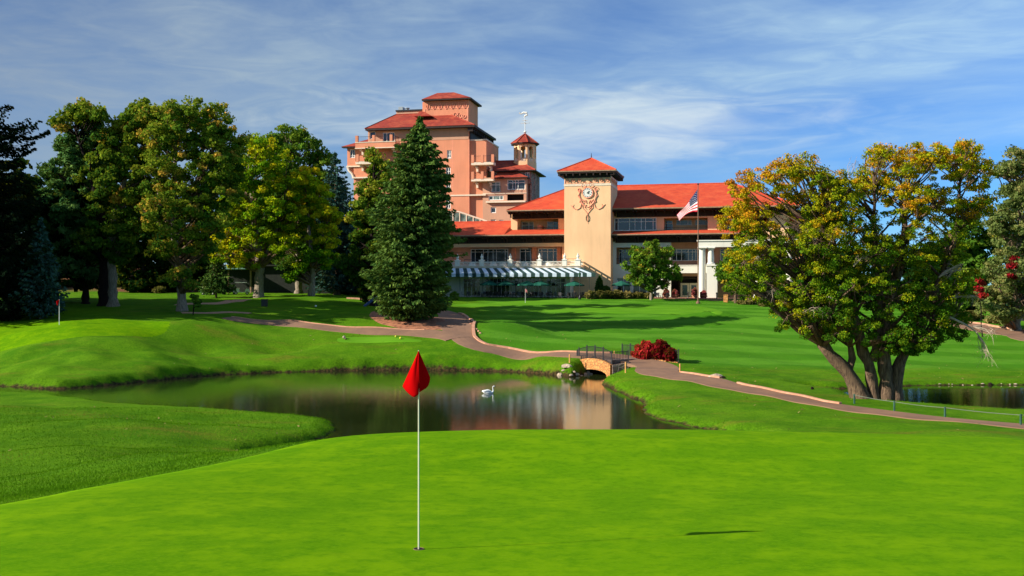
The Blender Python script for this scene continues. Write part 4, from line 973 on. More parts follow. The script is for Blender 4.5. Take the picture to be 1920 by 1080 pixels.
balcony(G, gt, 883.5, 925, 290.5, 304.5, 309.5, -1.6, .58, [886, 904, 923.5]); balcony(G, gt, 883.5, 925, 322, 335.5, 340, -1.6, .58, [886, 904, 923.5])
def cafe_set(Fr, lx, ly, z, par=None): pass

# ---- lower wing with round belfry, further behind
W = Frame(912, 205.5, 1.0, 12, 'hotel_wing', 'stepped hotel wing with grey stone upper storey and octagonal belfry', 'building')
wt = W.root; wx, wz = W.x, (lambda py, ly=0, px=950: W.z(py, ly, px))
mb = MB(); hs_ = [(wx(921), wx(938), wz(360), wz(340)), (wx(951), wx(985), wz(356), wz(337)), (wx(916), wx(944), wz(375), wz(366)), (wx(951), wx(982), wz(376), wz(364.5)), (wx(920), wx(930), wz(399), wz(388)), (wx(920), wx(930), wz(420), wz(411)), (wx(936), wx(944), wz(420), wz(412))]
mb.wall(wx(905), wx(987), -2, wz(332), 0, .4, hs_); mb.box(wx(987)-.4, wx(987), .41, 12, -2, wz(332)); mb.box(wx(905)+.4, wx(987)-.5, 2.5, 2.7, -2, wz(333)); mb.build('wall', M['salmon2'], wt)
for i, h_ in enumerate(hs_):
    if i != 3: window(wt, *h_, .12, [2, [.3, .45, .6], [.3, .75], 1, 1, 1, 1][i], (.7,) if i < 2 else (1,), .18, glass='glass2' if i in (0, 2) else 'glass', dep=.14)
MB().box(wx(948), wx(986), 1.5, 2.4, wz(378), wz(363)).build('dark_loggia', M['shadow_in'], wt)  # dark panel painting the shade inside the open loggia
mb = MB(); mb.box(wx(912), wx(986), -.6, -.02, wz(380), wz(377)); mb.box(wx(905), wx(987)+.05, -.08, -.005, wz(363.2), wz(362)); mb.build('band', M['cream'], wt)
railing(wt, [(wx(920), -.5, wz(360)), (wx(940), -.5, wz(360))], 1.1, gap=.3); railing(wt, [(wx(957), -.3, wz(358)), (wx(973), -.3, wz(358))], 1.2, gap=.3)
mb = MB(); mb.hip(wx(926, -1), wx(990, -1), -1, 1.3, wz(333.5), wx(934, 1.3), wx(966, 1.3), 1.25, wz(322, 1.3)); rf = mb.build('lower_roof', M['tile2'], wt); MB().box(wx(924.5, -1), wx(989.5, -1), -.95, 1.2, wz(335), wz(333.5)-.01).build('eave', M['soffit'], rf)
hs2 = [(wx(957, 1.4), wx(966, 1.4), wz(332, 1.4), wz(324.5, 1.4)), (wx(984, 1.4), wx(993, 1.4), wz(337, 1.4), wz(324, 1.4))]
mb = MB(); mb.wall(wx(918, 1.4), wx(996, 1.4), wz(345, 1.4), wz(319, 1.4), 1.4, .4, hs2); mb.box(wx(996, 1.4)-.4, wx(996, 1.4), 1.81, 11, wz(420, 1.4), wz(319, 1.4)); mb.build('stone_wall', M['stone2'], wt)
for h_ in hs2: window(wt, *h_, 1.5, 2, (1,), .18, dep=.14)
mb = MB(); mb.hip(wx(914, .2), wx(1004, .2), .2, 13, wz(319.5, .2), wx(924, 6), wx(972, 6), 6, wz(301.5, 6)); rf = mb.build('roof', M['tile2'], wt); MB().box(wx(914.5, .2), wx(1003.5, .2), .25, 12.9, wz(321, .2), wz(319.5, .2)-.01).build('eave', M['soffit'], rf)
ridge_caps(rf, [((wx(1004, .2), .2, wz(319.5, .2)), (wx(972, 6), 6, wz(301.5, 6))), ((wx(924, 6), 6, wz(301.5, 6)), (wx(972, 6), 6, wz(301.5, 6)))], 'tile2')
# belfry: octagonal drum with arched openings
bc = (wx(984.5, 5.5), 5.5); br = (wx(1005, 5.5)-wx(964, 5.5))/2*1.03
def octo(mb, r_, z0, z1, holes=None, yaw=R(22.5)):
    for k in range(8):
        a0, a1 = yaw+k*math.pi/4, yaw+(k+1)*math.pi/4
        p0, p1 = (bc[0]+r_*math.cos(a0), bc[1]+r_*math.sin(a0)), (bc[0]+r_*math.cos(a1), bc[1]+r_*math.sin(a1))
        def at(u, z, ins=0.0):
            x, y = p0[0]+(p1[0]-p0[0])*u, p0[1]+(p1[1]-p0[1])*u; am = (a0+a1)/2; return (x-ins*math.cos(am), y-ins*math.sin(am), z)
        if not holes: mb.face([at(0, z0), at(1, z0), at(1, z1), at(0, z1)]); continue
        u0, u1, h0, h1_ = holes; um = (u0+u1)/2
        arc = [(um-(um-u0)*math.cos(t_), h1_+(z1-h1_)*.45*math.sin(t_)) for t_ in np.linspace(0, math.pi, 9)]
        for ins in (0, .45):
            mb.face([at(0, z0, ins), at(1, z0, ins), at(1, h0, ins), at(0, h0, ins)]); mb.face([at(0, h0, ins), at(u0, h0, ins), at(u0, h1_, ins), at(0, h1_, ins)]); mb.face([at(u1, h0, ins), at(1, h0, ins), at(1, h1_, ins), at(u1, h1_, ins)])
            mb.face([at(0, h1_, ins), at(u0, h1_, ins), at(0, z1, ins)])
            for (a, b), (c, d) in zip(arc[:-1], arc[1:]): mb.face([at(a, b, ins), at(c, d, ins), at(um+(c-um)*1.0, z1, ins), at(um+(a-um)*1.0, z1, ins)])
            mb.face([at(0, z1, ins), at(0, h1_, ins), at(u0, h1_, ins), at(u0, z1, ins)]); mb.face([at(u1, h1_, ins), at(1, h1_, ins), at(1, z1, ins), at(u1, z1, ins)])
        loop = [(u0, h0)]+arc+[(u1, h0)]
        for (a, b), (c, d) in zip(loop, loop[1:]+loop[:1]): mb.face([at(a, b, 0), at(c, d, 0), at(c, d, .45), at(a, b, .45)])
zb_1, zb_0 = wz(273, 5.5), wz(306, 5.5)
mb = MB(); octo(mb, br, zb_0, zb_1, (.22, .78, wz(301, 5.5), wz(281, 5.5))); octo(mb, br*1.02, wz(322, 5.5), zb_0); bf = mb.build('belfry', M['peach'], wt)
mb = MB(); octo(mb, br*1.02, -2, wz(322, 5.5)-.01); mb.build('belfry_base', M['stone2'], wt)
for k in range(8):
    a0, a1 = R(22.5)+k*math.pi/4, R(22.5)+(k+1)*math.pi/4
    for u in (.27, .42, .58, .73):
        x = bc[0]+br*.97*(math.cos(a0)*(1-u)+math.cos(a1)*u); y = bc[1]+br*.97*(math.sin(a0)*(1-u)+math.sin(a1)*u); MB().lathe([(.09, zb_0), (.14, zb_0+.3), (.07, zb_0+.8), (.10, wz(301, 5.5)+.25)], (x, y), 6).build('baluster', M['cream'], bf)
mb = MB(); rr_ = (wx(1010, 5.5)-wx(958, 5.5))/2*1.03
pk = (bc[0], bc[1], wz(251.5, 5.5)); ring = [(bc[0]+rr_*math.cos(R(22.5)+k*math.pi/4), bc[1]+rr_*math.sin(R(22.5)+k*math.pi/4), wz(271, 5.5)) for k in range(8)]
for k in range(8): mb.face([ring[k], ring[(k+1) % 8], pk])
rf = mb.build('belfry_roof', M['tile2'], wt); ridge_caps(rf, [(q, pk) for q in ring], 'tile2')
mb = MB(); mb.lathe([(rr_*.97, wz(273.5, 5.5)), (rr_*.99, wz(271.3, 5.5))], bc, 8); mb.build('eave', M['soffit'], rf)
mb = MB(); zp = lambda p: wz(p, 5.5)
mb.tube([(bc[0], bc[1], zp(252)), (bc[0], bc[1], zp(216))], [.09, .05], 6); mb.lathe([(.05, zp(250.5)), (.35, zp(249)), (.35, zp(248)), (.05, zp(246.5))], bc, 8)
for zq, L_ in ((232, 1.0), (227, .6)):
    for a in (0, math.pi/2): mb.tube([(bc[0]-L_*math.cos(a), bc[1]-L_*math.sin(a), zp(zq)), (bc[0]+L_*math.cos(a), bc[1]+L_*math.sin(a), zp(zq))], .06, 4)
mb.tube([(bc[0]-.2, bc[1], zp(221.5)), (bc[0]-.1, bc[1], zp(219)), (bc[0]+.5, bc[1], zp(216.5)), (bc[0]+.4, bc[1], zp(213)), (bc[0]-.3, bc[1], zp(212)), (bc[0]-.9, bc[1], zp(214.5)), (bc[0]-1.2, bc[1], zp(212))], [.08, .16, .2, .24, .2, .14, .2], 6)
mb.build('weathervane', M['whitepaint'], rf)

# ---- low dark cart shelter under the trees on the left
B = Frame(430, 172, h1(-49, 172)-.3, 4, 'cart_shelter', 'long low dark green cart shelter in deep shade under the trees', 'building')
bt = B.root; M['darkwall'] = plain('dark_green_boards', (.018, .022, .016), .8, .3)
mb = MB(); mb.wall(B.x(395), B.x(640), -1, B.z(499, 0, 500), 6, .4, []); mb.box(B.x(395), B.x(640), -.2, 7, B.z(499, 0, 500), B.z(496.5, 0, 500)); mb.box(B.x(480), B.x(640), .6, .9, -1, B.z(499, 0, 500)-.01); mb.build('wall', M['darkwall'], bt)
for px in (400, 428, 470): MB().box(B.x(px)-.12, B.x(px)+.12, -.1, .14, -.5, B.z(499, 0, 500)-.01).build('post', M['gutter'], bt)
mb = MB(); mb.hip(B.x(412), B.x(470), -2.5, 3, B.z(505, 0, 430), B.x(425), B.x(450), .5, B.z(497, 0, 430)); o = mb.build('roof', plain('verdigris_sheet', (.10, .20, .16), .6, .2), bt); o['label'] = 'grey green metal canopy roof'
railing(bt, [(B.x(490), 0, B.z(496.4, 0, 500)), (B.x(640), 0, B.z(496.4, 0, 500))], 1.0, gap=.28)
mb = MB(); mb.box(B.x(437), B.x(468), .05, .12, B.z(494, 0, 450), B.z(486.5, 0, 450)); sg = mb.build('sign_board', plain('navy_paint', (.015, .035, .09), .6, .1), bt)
tx = bpy.data.curves.new('sign_lettering', 'FONT'); tx.body = 'TO THE E'; tx.size = .95; tx.extrude = .015; tx.align_x = 'LEFT'
to = bpy.data.objects.new('sign_lettering', tx); COL.objects.link(to); dg = bpy.context.evaluated_depsgraph_get(); me_ = bpy.data.meshes.new_from_object(to.evaluated_get(dg)); bpy.data.objects.remove(to)
me_.materials.clear(); me_.materials.append(plain('sign_white', (.45, .5, .58), .6, .05)); to = bpy.data.objects.new('sign_lettering', me_); COL.objects.link(to); to.parent = sg; to.location = (B.x(439.5), .03, B.z(493.2, 0, 450)); to.rotation_euler = (R(90), 0, 0)
# ------------------------------------------------------------------ trees
def leaf_quads(c, size, up=.35, elong=1.0, rg=rng, jit=.35, bias=None):
    n = len(c); a = rg.normal(size=(n, 3)); a[:, 2] += up
    if bias is not None: a += bias; a /= np.linalg.norm(a, axis=1)[:, None]
    b = rg.normal(size=(n, 3)); u = np.cross(a, b); u /= np.linalg.norm(u, axis=1)[:, None]+1e-9; v = np.cross(a, u)
    s = size*(1+jit*rg.normal(size=(n, 1))).clip(.4, 1.9); u = u*s*.5*elong; v = v*s*.5
    return np.stack([c-u, c-v*.9+u*.15, c+u, c+v*.9+u*.15], 1)
def sph(n, rg=rng):
    d = rg.normal(size=(n, 3)); d /= np.linalg.norm(d, axis=1)[:, None]; return d
FOL = {
 'gold': foliage('ash_leaves', [(0, (0.0267, 0.0890, 0.0071)), (.30, (0.0781, 0.2054, 0.0107)), (.55, (0.2563, 0.3422, 0.0107)), (.78, (0.5347, 0.4456, 0.0107)), (1, (0.7486, 0.3030, 0.0178))]),
 'plane': foliage('cottonwood_leaves', [(0, (0.0276, 0.0796, 0.0110)), (.35, (0.0759, 0.1804, 0.0166)), (.65, (0.2416, 0.3181, 0.0221)), (.85, (0.3591, 0.3453, 0.0331)), (1, (0.8000, 0.4420, 0.0691))]),
 'yellow': foliage('yellowing_leaves', [(0, (0.0324, 0.1186, 0.0086)), (.35, (0.1336, 0.3234, 0.0086)), (.65, (0.3881, 0.5175, 0.0086)), (1, (0.8000, 0.6000, 0.0129))]),
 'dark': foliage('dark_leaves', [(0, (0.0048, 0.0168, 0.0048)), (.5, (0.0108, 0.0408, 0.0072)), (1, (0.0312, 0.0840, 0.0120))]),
 'mid': foliage('green_leaves', [(0, (0.0366, 0.0985, 0.0146)), (.5, (0.1070, 0.2346, 0.0220)), (.85, (0.2596, 0.3519, 0.0294)), (1, (0.5376, 0.3421, 0.0366))]),
 'spruce': foliage('spruce_needles', [(0, (0.0189, 0.0492, 0.0120)), (.5, (0.0486, 0.1190, 0.0241)), (1, (0.1350, 0.2155, 0.0402))], .15),
 'bluespruce': foliage('blue_spruce_needles', [(0, (0.0140, 0.0420, 0.0336)), (.5, (0.0420, 0.1050, 0.0812)), (1, (0.1050, 0.1960, 0.1540))], .15),
 'darkspruce': foliage('shaded_spruce_needles', [(0, (.002, .005, .003)), (.5, (.004, .010, .005)), (1, (.009, .020, .009))], .05),  # near-black needle colour carries the shade on the left spruce
 'pine': foliage('pine_needles', [(0, (0.0265, 0.0848, 0.0265)), (.5, (0.0796, 0.1856, 0.0425)), (1, (0.1804, 0.3050, 0.0743))], .15),
 'greygreen': foliage('grey_green_leaves', [(0, (.075, .11, .03)), (.5, (.18, .24, .065)), (1, (.36, .30, .10))]),
 'red': foliage('crimson_leaves', [(0, (.16, .006, .012)), (.5, (.42, .015, .028)), (1, (.62, .06, .04))]),
 'bush': foliage('bush_leaves', [(0, (0.0600, 0.0540, 0.0180)), (.5, (0.1560, 0.1440, 0.0360)), (1, (0.4080, 0.3120, 0.1200))]),
 'pinkflower': foliage('petunia_flowers', [(0, (.02, .07, .012)), (.35, (.03, .10, .02)), (.5, (.55, .10, .13)), (1, (.75, .22, .20))]),
}
def tree(name, label, cat, Y, base, trunks, lobes, count, leaf, fol, bk, group=None, tint=.4, tvar=.18, squash=.9, seed=1, elong=1.2, cl=.8, twigs=True, up=.35, hollow=.45, orange=0.0, mr=.06, tb=0.0, sprig=0, dens=1.0, rs=1.0, cut=None):
    """lobes: (px, py, r px[, tint]) as seen at distance Y; each is spread through the crown's depth"""
    rg = np.random.default_rng(seed); rd = random.Random(seed)
    bx, by = (base[0]-960)/F*Y, Y; bz = h1(bx, by)-.05
    root = empty(name, (bx, by, bz)); tag(root, label, cat, group); k = Y/F
    def w3(px, py, dy=0.0): return np.array([(px-960)*k*(1+dy/Y)-bx, dy, H+(540-py)*k*(1+dy/Y)-bz])
    mbk = MB(); nodes = []
    for tr_ in trunks:
        pts = []; rad = []
        for q in tr_:
            dy = q[3] if len(q) > 3 else 0.0; pts.append(w3(q[0], q[1], dy)); rad.append(q[2])
        if tr_[0][1] >= base[1]-4: pts[0][2] = -.3
        cc_ = catmull(pts, .5) if len(pts) > 1 else np.array(pts)
        rr_ = np.interp(np.linspace(0, 1, len(cc_)), np.linspace(0, 1, len(rad)), rad)
        flare = np.where(cc_[:, 2] < 1.2, 1+.35*np.exp(-np.maximum(cc_[:, 2], 0)/.5), 1.0) if tr_[0][1] >= base[1]-4 else 1.0
        ang = rd.random()*6; wob = .03*np.stack([np.sin(np.arange(len(cc_))*1.3+ang), np.cos(np.arange(len(cc_))*1.7+ang), np.zeros(len(cc_))], -1)
        rr_ = rr_*flare*(1+.09*np.sin(np.arange(len(cc_))*2.1+ang)+.05*rg.normal(size=len(cc_)))
        mbk.tube((cc_+wob).tolist(), rr_.tolist(), 9)
        for p, r_ in zip(cc_, rr_): nodes.append((p, r_))
    top = max(nodes, key=lambda q_: q_[0][2])[0]
    # crown lobes in depth
    W_ = (max(l[0]+l[2] for l in lobes)-min(l[0]-l[2] for l in lobes))*k*.5; cxm = (max(l[0]+l[2] for l in lobes)+min(l[0]-l[2] for l in lobes))*.5
    L3 = []
    for l in lobes:
        px, py, r = l[0], l[1], l[2]*rs; tn = l[3] if len(l) > 3 else tint
        lim = math.sqrt(max(.12, 1-((px-cxm)*k/W_)**2))*W_*squash
        dep = max(0, lim-r*k*.6)
        m = 1+int(dep > r*k*.7)+int(dep > r*k*1.6)
        for j in range(m):
            dy = 0 if m == 1 else (-dep+2*dep*j/(m-1))*(.8+.2*rd.random()) if m > 1 else 0
            if len(l) > 4: dy = l[4]
            L3.append((w3(px+rd.uniform(-.15, .15)*r, py+rd.uniform(-.1, .1)*r, dy), r*k*(1 if m == 1 else .95), tn))
    if sprig:
        for (c, r, tn) in list(L3):
            for _ in range(sprig):
                d = sph(1, rg)[0]; d[2] = abs(d[2])*.9+.05; L3.append((c+d*r*rd.uniform(.95, 1.28), r*rd.uniform(.22, .38), tn+.08))
    area = np.array([q[1]**1.75 for q in L3]); cnt = (count*area/area.sum()).astype(int)
    Q = []; T = []; tw = MB()
    nd = np.array([q[0] for q in nodes]); nr = np.array([q[1] for q in nodes]); cbz = min(q[0][2]-q[1] for q in L3)-.5; ok_ = nd[:, 2] > (min(cbz, nd[:, 2].max()-1) if cut is None else H+(540-cut)*k-bz); nd, nr = nd[ok_], nr[ok_]
    for (c, r, tn), m in zip(L3, cnt):
        hd = np.hypot(nd[:, 0]-c[0], nd[:, 1]-c[1]); d2 = np.linalg.norm(nd-c, axis=1)+np.maximum(0, nd[:, 2]-(c[2]-.55*hd-.3))*2.2; i = int(np.argmin(d2)); p0 = nd[i]
        mid = (p0+c)*.5+np.array([rd.uniform(-.1, .1), rd.uniform(-.1, .1), rd.uniform(-.06, .05)])*np.linalg.norm(c-p0)
        r0 = min(nr[i]*.55, mr+.045*np.linalg.norm(c-p0))
        if twigs:
            cv = catmull([p0, mid, c], .6); tw.tube(cv.tolist(), np.linspace(r0, mr*.5, len(cv)).tolist(), 5)
        ncl = max(3, int(2.3*(r/cl)**2*dens)); dirs = sph(ncl, rg); rad = r*(hollow+(1-hollow)*rg.random(ncl)**.55)*(1+.16*rg.normal(size=ncl))
        cc_ = c+dirs*rad[:, None]*np.array([1, 1, .92]); cs = cl*(.6+.6*rg.random(ncl)); ct = tn+tvar*rg.normal(size=ncl)+tb*dirs[:, 2]
        if orange: ct = np.where(rg.random(ncl) < orange, .95, ct)
        if twigs:
            for q_ in range(0, ncl, 2):
                e = cc_[q_]; m_ = c*.45+e*.55+np.array([0, 0, -.05*r]); tw.tube([c.tolist(), m_.tolist(), e.tolist()], [mr*.55, mr*.35, mr*.12], 3, cap=False)
        per = max(3, m//ncl)
        o_ = sph(ncl*per, rg)*(rg.random((ncl*per, 1))**.5)*np.array([1, 1, .62]); ci = np.repeat(np.arange(ncl), per)
        pts = cc_[ci]+o_*cs[ci][:, None]; pts[:, 2] -= .12*cs[ci]*np.linalg.norm(o_[:, :2], axis=1)
        Q.append(leaf_quads(pts, leaf, up, elong, rg, bias=.75*o_+.55*dirs[ci])); T.append(ct[ci]+.09*rg.normal(size=len(ci)))
    o = mbk.build('trunk', M[bk], root, True)
    if twigs: tw.build('branches', M[bk] if bk != 'bark_pale' else M['bark_rough'], root, True)
    Q = np.concatenate(Q); T = np.clip(np.concatenate(T), 0, 1); np_mesh('crown', Q, 4, FOL[fol], root, T)
    return root, w3

def conifer(name, label, cat, Y, base, top, prof, fol, n_wh, n_br, leaf=.34, seed=1, droop=.35, group=None, bk='bark_rough', tr=.45, per=26, tipup=.25, gap=0.0, tint=.5, low=0.0, lean=(0, 0)):
    """prof: (py, half width px); whorls of drooping branches carrying hanging sprays"""
    rg = np.random.default_rng(seed); bx, by = (base[0]-960)/F*Y, Y; bz = h1(bx, by)-.05; k = Y/F
    root = empty(name, (bx, by, bz)); tag(root, label, cat, group)
    zt_ = H+(540-top[1])*k-bz; tx = (top[0]-base[0])*k
    pz = [H+(540-p)*k-bz for p, _ in prof][::-1]; pr = [w_*k for _, w_ in prof][::-1]
    mb = MB(); nseg = 14
    mb.tube([(tx*(i/nseg), 0, -.3+(zt_+.3)*i/nseg) for i in range(nseg+1)], [tr*(1-i/nseg)**.8*(1+.5*math.exp(-i*1.6))+.02 for i in range(nseg+1)], 9); mb.build('trunk', M[bk], root, True)
    Q = []; T = []; br = MB(); z0 = min(pz)
    for i in range(n_wh):
        s = (i+.5)/n_wh; z = z0+(zt_-z0)*s**1.0; Rm = float(np.interp(z, pz, pr)); nb = max(4, int(n_br*(.35+.65*min(1, Rm/max(pr)))))
        for j in range(nb):
            if rg.random() < gap: continue
            a = 2*math.pi*(j+rg.random()*.9)/nb+i*1.7; L = Rm*(.70+.36*rg.random())*(1.14 if rg.random() < .14 else 1)*(1+.13*math.sin(3*a+z*.9+seed)+.08*math.sin(5*a-z*1.7))
            m = max(3, int(L/.42)+1); u = np.linspace(.06, 1, m); zz = z+(rg.random()-.5)*.5
            x = tx*(zz/zt_)+np.cos(a)*L*u; y = np.sin(a)*L*u; h_ = zz-droop*L*u**1.2+tipup*L*u**3+.12*L*(1-s)*u
            if rg.random() < .4: br.tube([(x[0], y[0], h_[0]), (x[m//2], y[m//2], h_[m//2]), (x[-1], y[-1], h_[-1])], [.05, .035, .012], 3, cap=False)
            npn = max(1, int(per*m/6)); w_ = rg.random(npn)**.72; px_ = np.interp(w_, u, x); py_ = np.interp(w_, u, y); pzz = np.interp(w_, u, h_)
            sd_ = rg.normal(size=npn)*(.20+.22*(1-w_))*min(1.2, .35+L*.22); px_ -= np.sin(a)*sd_; py_ += np.cos(a)*sd_; pzz -= np.abs(sd_)*.35+rg.random(npn)*.42*(1-.5*w_)
            c = np.stack([px_, py_, pzz], -1)
            out_ = np.stack([np.cos(a)*np.ones(npn)+rg.normal(size=npn)*.35, np.sin(a)*np.ones(npn)+rg.normal(size=npn)*.35, -.55+rg.normal(size=npn)*.4], -1); out_ /= np.linalg.norm(out_, axis=1)[:, None]
            sdv = np.cross(out_, rg.normal(size=(npn, 3))); sdv /= np.linalg.norm(sdv, axis=1)[:, None]+1e-9
            ln = leaf*(.7+.7*rg.random((npn, 1))); U = out_*ln*.5; V = sdv*ln*.24
            Q.append(np.stack([c-U, c-V, c+U, c+V], 1)); T.append(tint+.13*rg.normal(size=npn)+.28*(w_-.5)+.12*rg.normal())
    br.build('branches', M['bark_dark'], root)
    np_mesh('crown', np.concatenate(Q), 4, FOL[fol], root, np.clip(np.concatenate(T), 0, 1)); return root

# big multi-stemmed tree by the right-hand pond
lobes = [(1400, 355, 34, .85), (1375, 415, 38, .82), (1420, 420, 48, .78), (1445, 470, 48, .55), (1395, 490, 42, .55), (1385, 530, 30, .35), (1440, 535, 45, .40), (1470, 330, 34, .82), (1500, 320, 28, .75), (1510, 385, 50, .70),
         (1560, 380, 42, .60), (1530, 455, 60, .55), (1500, 545, 52, .42), (1560, 585, 50, .35), (1540, 335, 22, .6), (1590, 355, 34, .62), (1640, 345, 34, .65, 2), (1655, 295, 26, .72), (1700, 310, 36, .72), (1745, 305, 34, .68),
         (1790, 310, 36, .72), (1814, 278, 20, .66), (1835, 330, 34, .70), (1845, 385, 24, .6), (1690, 385, 52, .68), (1760, 385, 55, .72), (1815, 400, 30, .66), (1610, 430, 55, .52), (1640, 480, 50, .38), (1720, 470, 50, .55),
         (1780, 470, 40, .48), (1600, 545, 46, .34), (1680, 560, 52, .30), (1745, 550, 50, .36), (1800, 540, 38, .42), (1655, 632, 34, .26), (1712, 640, 30, .26), (1572, 622, 24, .34), (1775, 605, 38, .28), (1522, 612, 24, .42), (1745, 640, 20, .25), (1620, 618, 28, .28), (1690, 655, 18, .25), (1545, 505, 40, .48), (1480, 590, 30, .45), (1745, 590, 46, .28)]
trunks = [[(1625, 756, .62), (1603, 722, .55), (1580, 688, .46), (1556, 664, .40), (1543, 646, .38), (1541, 618, .30), (1545, 590, .22), (1520, 530, .14)],
          [(1590, 702, .30), (1599, 672, .24), (1594, 650, .22), (1586, 630, .15)],
          [(1638, 756, .46), (1635, 712, .40), (1628, 680, .38), (1618, 662, .36), (1612, 630, .26), (1590, 560, .18), (1560, 440, .10)],
          [(1634, 676, .34), (1643, 655, .24), (1645, 620, .2), (1650, 540, .15), (1640, 420, .10), (1640, 330, .05)],
          [(1661, 758, .52), (1662, 726, .46), (1660, 695, .38), (1658, 650, .40), (1662, 590, .30), (1690, 480, .2), (1700, 360, .09)],
          [(1679, 757, .50), (1680, 715, .42), (1685, 690, .32), (1697, 660, .32), (1715, 635, .25), (1750, 560, .18), (1790, 450, .12), (1800, 340, .06)],
          [(1700, 655, .22), (1718, 640, .2), (1745, 622, .15), (1790, 590, .1)]]
big, w3 = tree('ash_tree', 'huge spreading tree with several leaning trunks and yellow orange tips beside the right pond', 'tree', 67.5, (1660, 752), trunks, lobes, 270000, .095, 'gold', 'bark_rough', tint=.38, tvar=.15, squash=.40, seed=11, cl=.42, hollow=.42, mr=.065, tb=.06, sprig=3, dens=.8, rs=.94, cut=652)
mb = MB(); rd = random.Random(3)
def dead(px, py, dx, dy, n, r_=.035, d0=-2):
    a = w3(px, py, d0); mb = MB()
    for i in range(n):
        b = a+np.array([dx*rd.uniform(.5, 1), rd.uniform(-1, 1), dy*rd.uniform(.5, 1)]); m_ = (a+b)/2+np.array([rd.uniform(-.25, .25), 0, rd.uniform(.05, .3)]); mb.tube([a.tolist(), m_.tolist(), b.tolist()], [r_, r_*.7, r_*.25], 4, cap=False)
        for j in range(4):
            t_ = rd.uniform(.3, .95); p = m_+(b-m_)*t_; e = p+np.array([rd.uniform(-.5, .7), rd.uniform(-.4, .4), rd.uniform(-.9, .35)]); mb.tube([p.tolist(), ((p+e)/2+np.array([.08, 0, .05])).tolist(), e.tolist()], [r_*.4, r_*.3, r_*.12], 3, cap=False)
    mb.build('dead_branch', M['twig'], big)
a_ = w3(1770, 590, -2); b_ = w3(1830, 622, -2.5); c_ = w3(1850, 668, -2.5); mb.tube(catmull([a_, b_, c_], .4).tolist(), np.linspace(.09, .02, len(catmull([a_, b_, c_], .4))).tolist(), 5)
dead(1822, 612, 1.7, -.6, 7, .03, -2.5); dead(1834, 630, .8, -1.8, 8, .03, -2.5); dead(1560, 560, 1.0, .8, 5, .02); dead(1475, 560, -1.6, .6, 6); dead(1760, 520, 2.0, 1.0, 9); dead(1780, 560, 2.0, .2, 8); dead(1500, 590, 1.2, .5, 4, .02, -3); dead(1600, 500, .8, 1.0, 4, .02, -3); dead(1592, 335, .5, 1.6, 5, .018, 0); dead(1625, 330, .4, 1.4, 4, .016, 0); dead(1830, 420, .8, 1.0, 6, .02, 0)
mb.build('dead_branch', M['twig'], big)

# the great spruce in the middle
conifer('spruce_tree', 'tall dark blue green spruce on the mulch bed in front of the pink hotel', 'tree', 111, (766, 602), (787, 219), [(222, 3), (238, 19), (258, 35), (285, 50), (315, 60), (360, 70), (400, 77), (450, 80), (500, 80), (550, 77), (575, 66), (590, 34)], 'spruce', 84, 16, .40, 5, .46, per=48, tr=.66, tint=.66, gap=.10)
# far left spruce, its shade painted into near-black needles
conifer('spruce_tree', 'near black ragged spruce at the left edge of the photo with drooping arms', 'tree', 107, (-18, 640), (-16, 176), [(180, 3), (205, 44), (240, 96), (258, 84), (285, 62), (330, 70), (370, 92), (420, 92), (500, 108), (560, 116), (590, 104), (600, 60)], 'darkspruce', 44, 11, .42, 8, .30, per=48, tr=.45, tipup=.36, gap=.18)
conifer('spruce_tree', 'short blue grey spruce beside the black spruce on the left', 'tree', 108, (78, 592), (76, 408), [(410, 2), (440, 16), (480, 28), (520, 38), (560, 44), (580, 40), (588, 26)], 'bluespruce', 40, 12, .36, 18, .30, per=24, tint=.35, tr=.2)
conifer('spruce_tree', 'blue spruce top poking out between the yellow tree and the pink hotel', 'tree', 160, (632, 556), (628, 282), [(284, 2), (310, 14), (340, 26), (380, 36), (420, 44), (480, 52), (540, 54)], 'bluespruce', 50, 11, .5, 28, .35, per=24, tint=.4)
conifer('spruce_tree', 'dark young fir behind the cottonwoods left of the cart shelter', 'tree', 150, (405, 556), (408, 478), [(480, 2), (500, 18), (520, 30), (545, 38)], 'spruce', 22, 10, .4, 38, .3, per=20, tr=.15)

# left group
PB = 'bark_pale'
tree('pine_tree', 'broad dark green pine at the left end of the tall tree group', 'tree', 128, (160, 575), [[(160, 578, .45), (162, 500, .4), (165, 400, .3), (168, 260, .12)]],
     [(165, 255, 30), (130, 290, 30), (190, 285, 36), (115, 330, 34), (165, 330, 42), (95, 375, 34), (140, 385, 44), (190, 380, 44), (75, 420, 34), (115, 440, 44), (170, 440, 44), (70, 470, 28), (110, 495, 36), (160, 500, 36), (60, 400, 22)], 57800, 0.231, 'pine', 'bark_dark', tint=.5, tvar=.2, seed=21, elong=2.6, cl=.85, up=1.0, hollow=.5, mr=.08, sprig=3, squash=.62, dens=.8, rs=.90)
tree('cottonwood_tree', 'dark straight trunked tree with a light sprig above the pine, second from left', 'tree', 124, (195, 568), [[(194, 572, .66), (195, 520, .58), (196, 460, .5), (190, 400, .35), (160, 300, .2), (140, 240, .1)], [(196, 460, .35), (225, 380, .25), (240, 300, .15)]],
     [(115, 232, 18, .45), (145, 212, 24, .5), (170, 222, 20, .5), (185, 215, 14, .45), (205, 265, 34, .4), (215, 310, 40, .4), (190, 350, 38, .35), (230, 375, 44, .4), (200, 420, 40, .32), (170, 460, 26, .3), (225, 470, 30, .3)], 33800, 0.288, 'plane', 'bark_dark', seed=22, cl=.95, orange=.02, mr=.07, sprig=3, squash=.62, dens=.8, rs=.90)
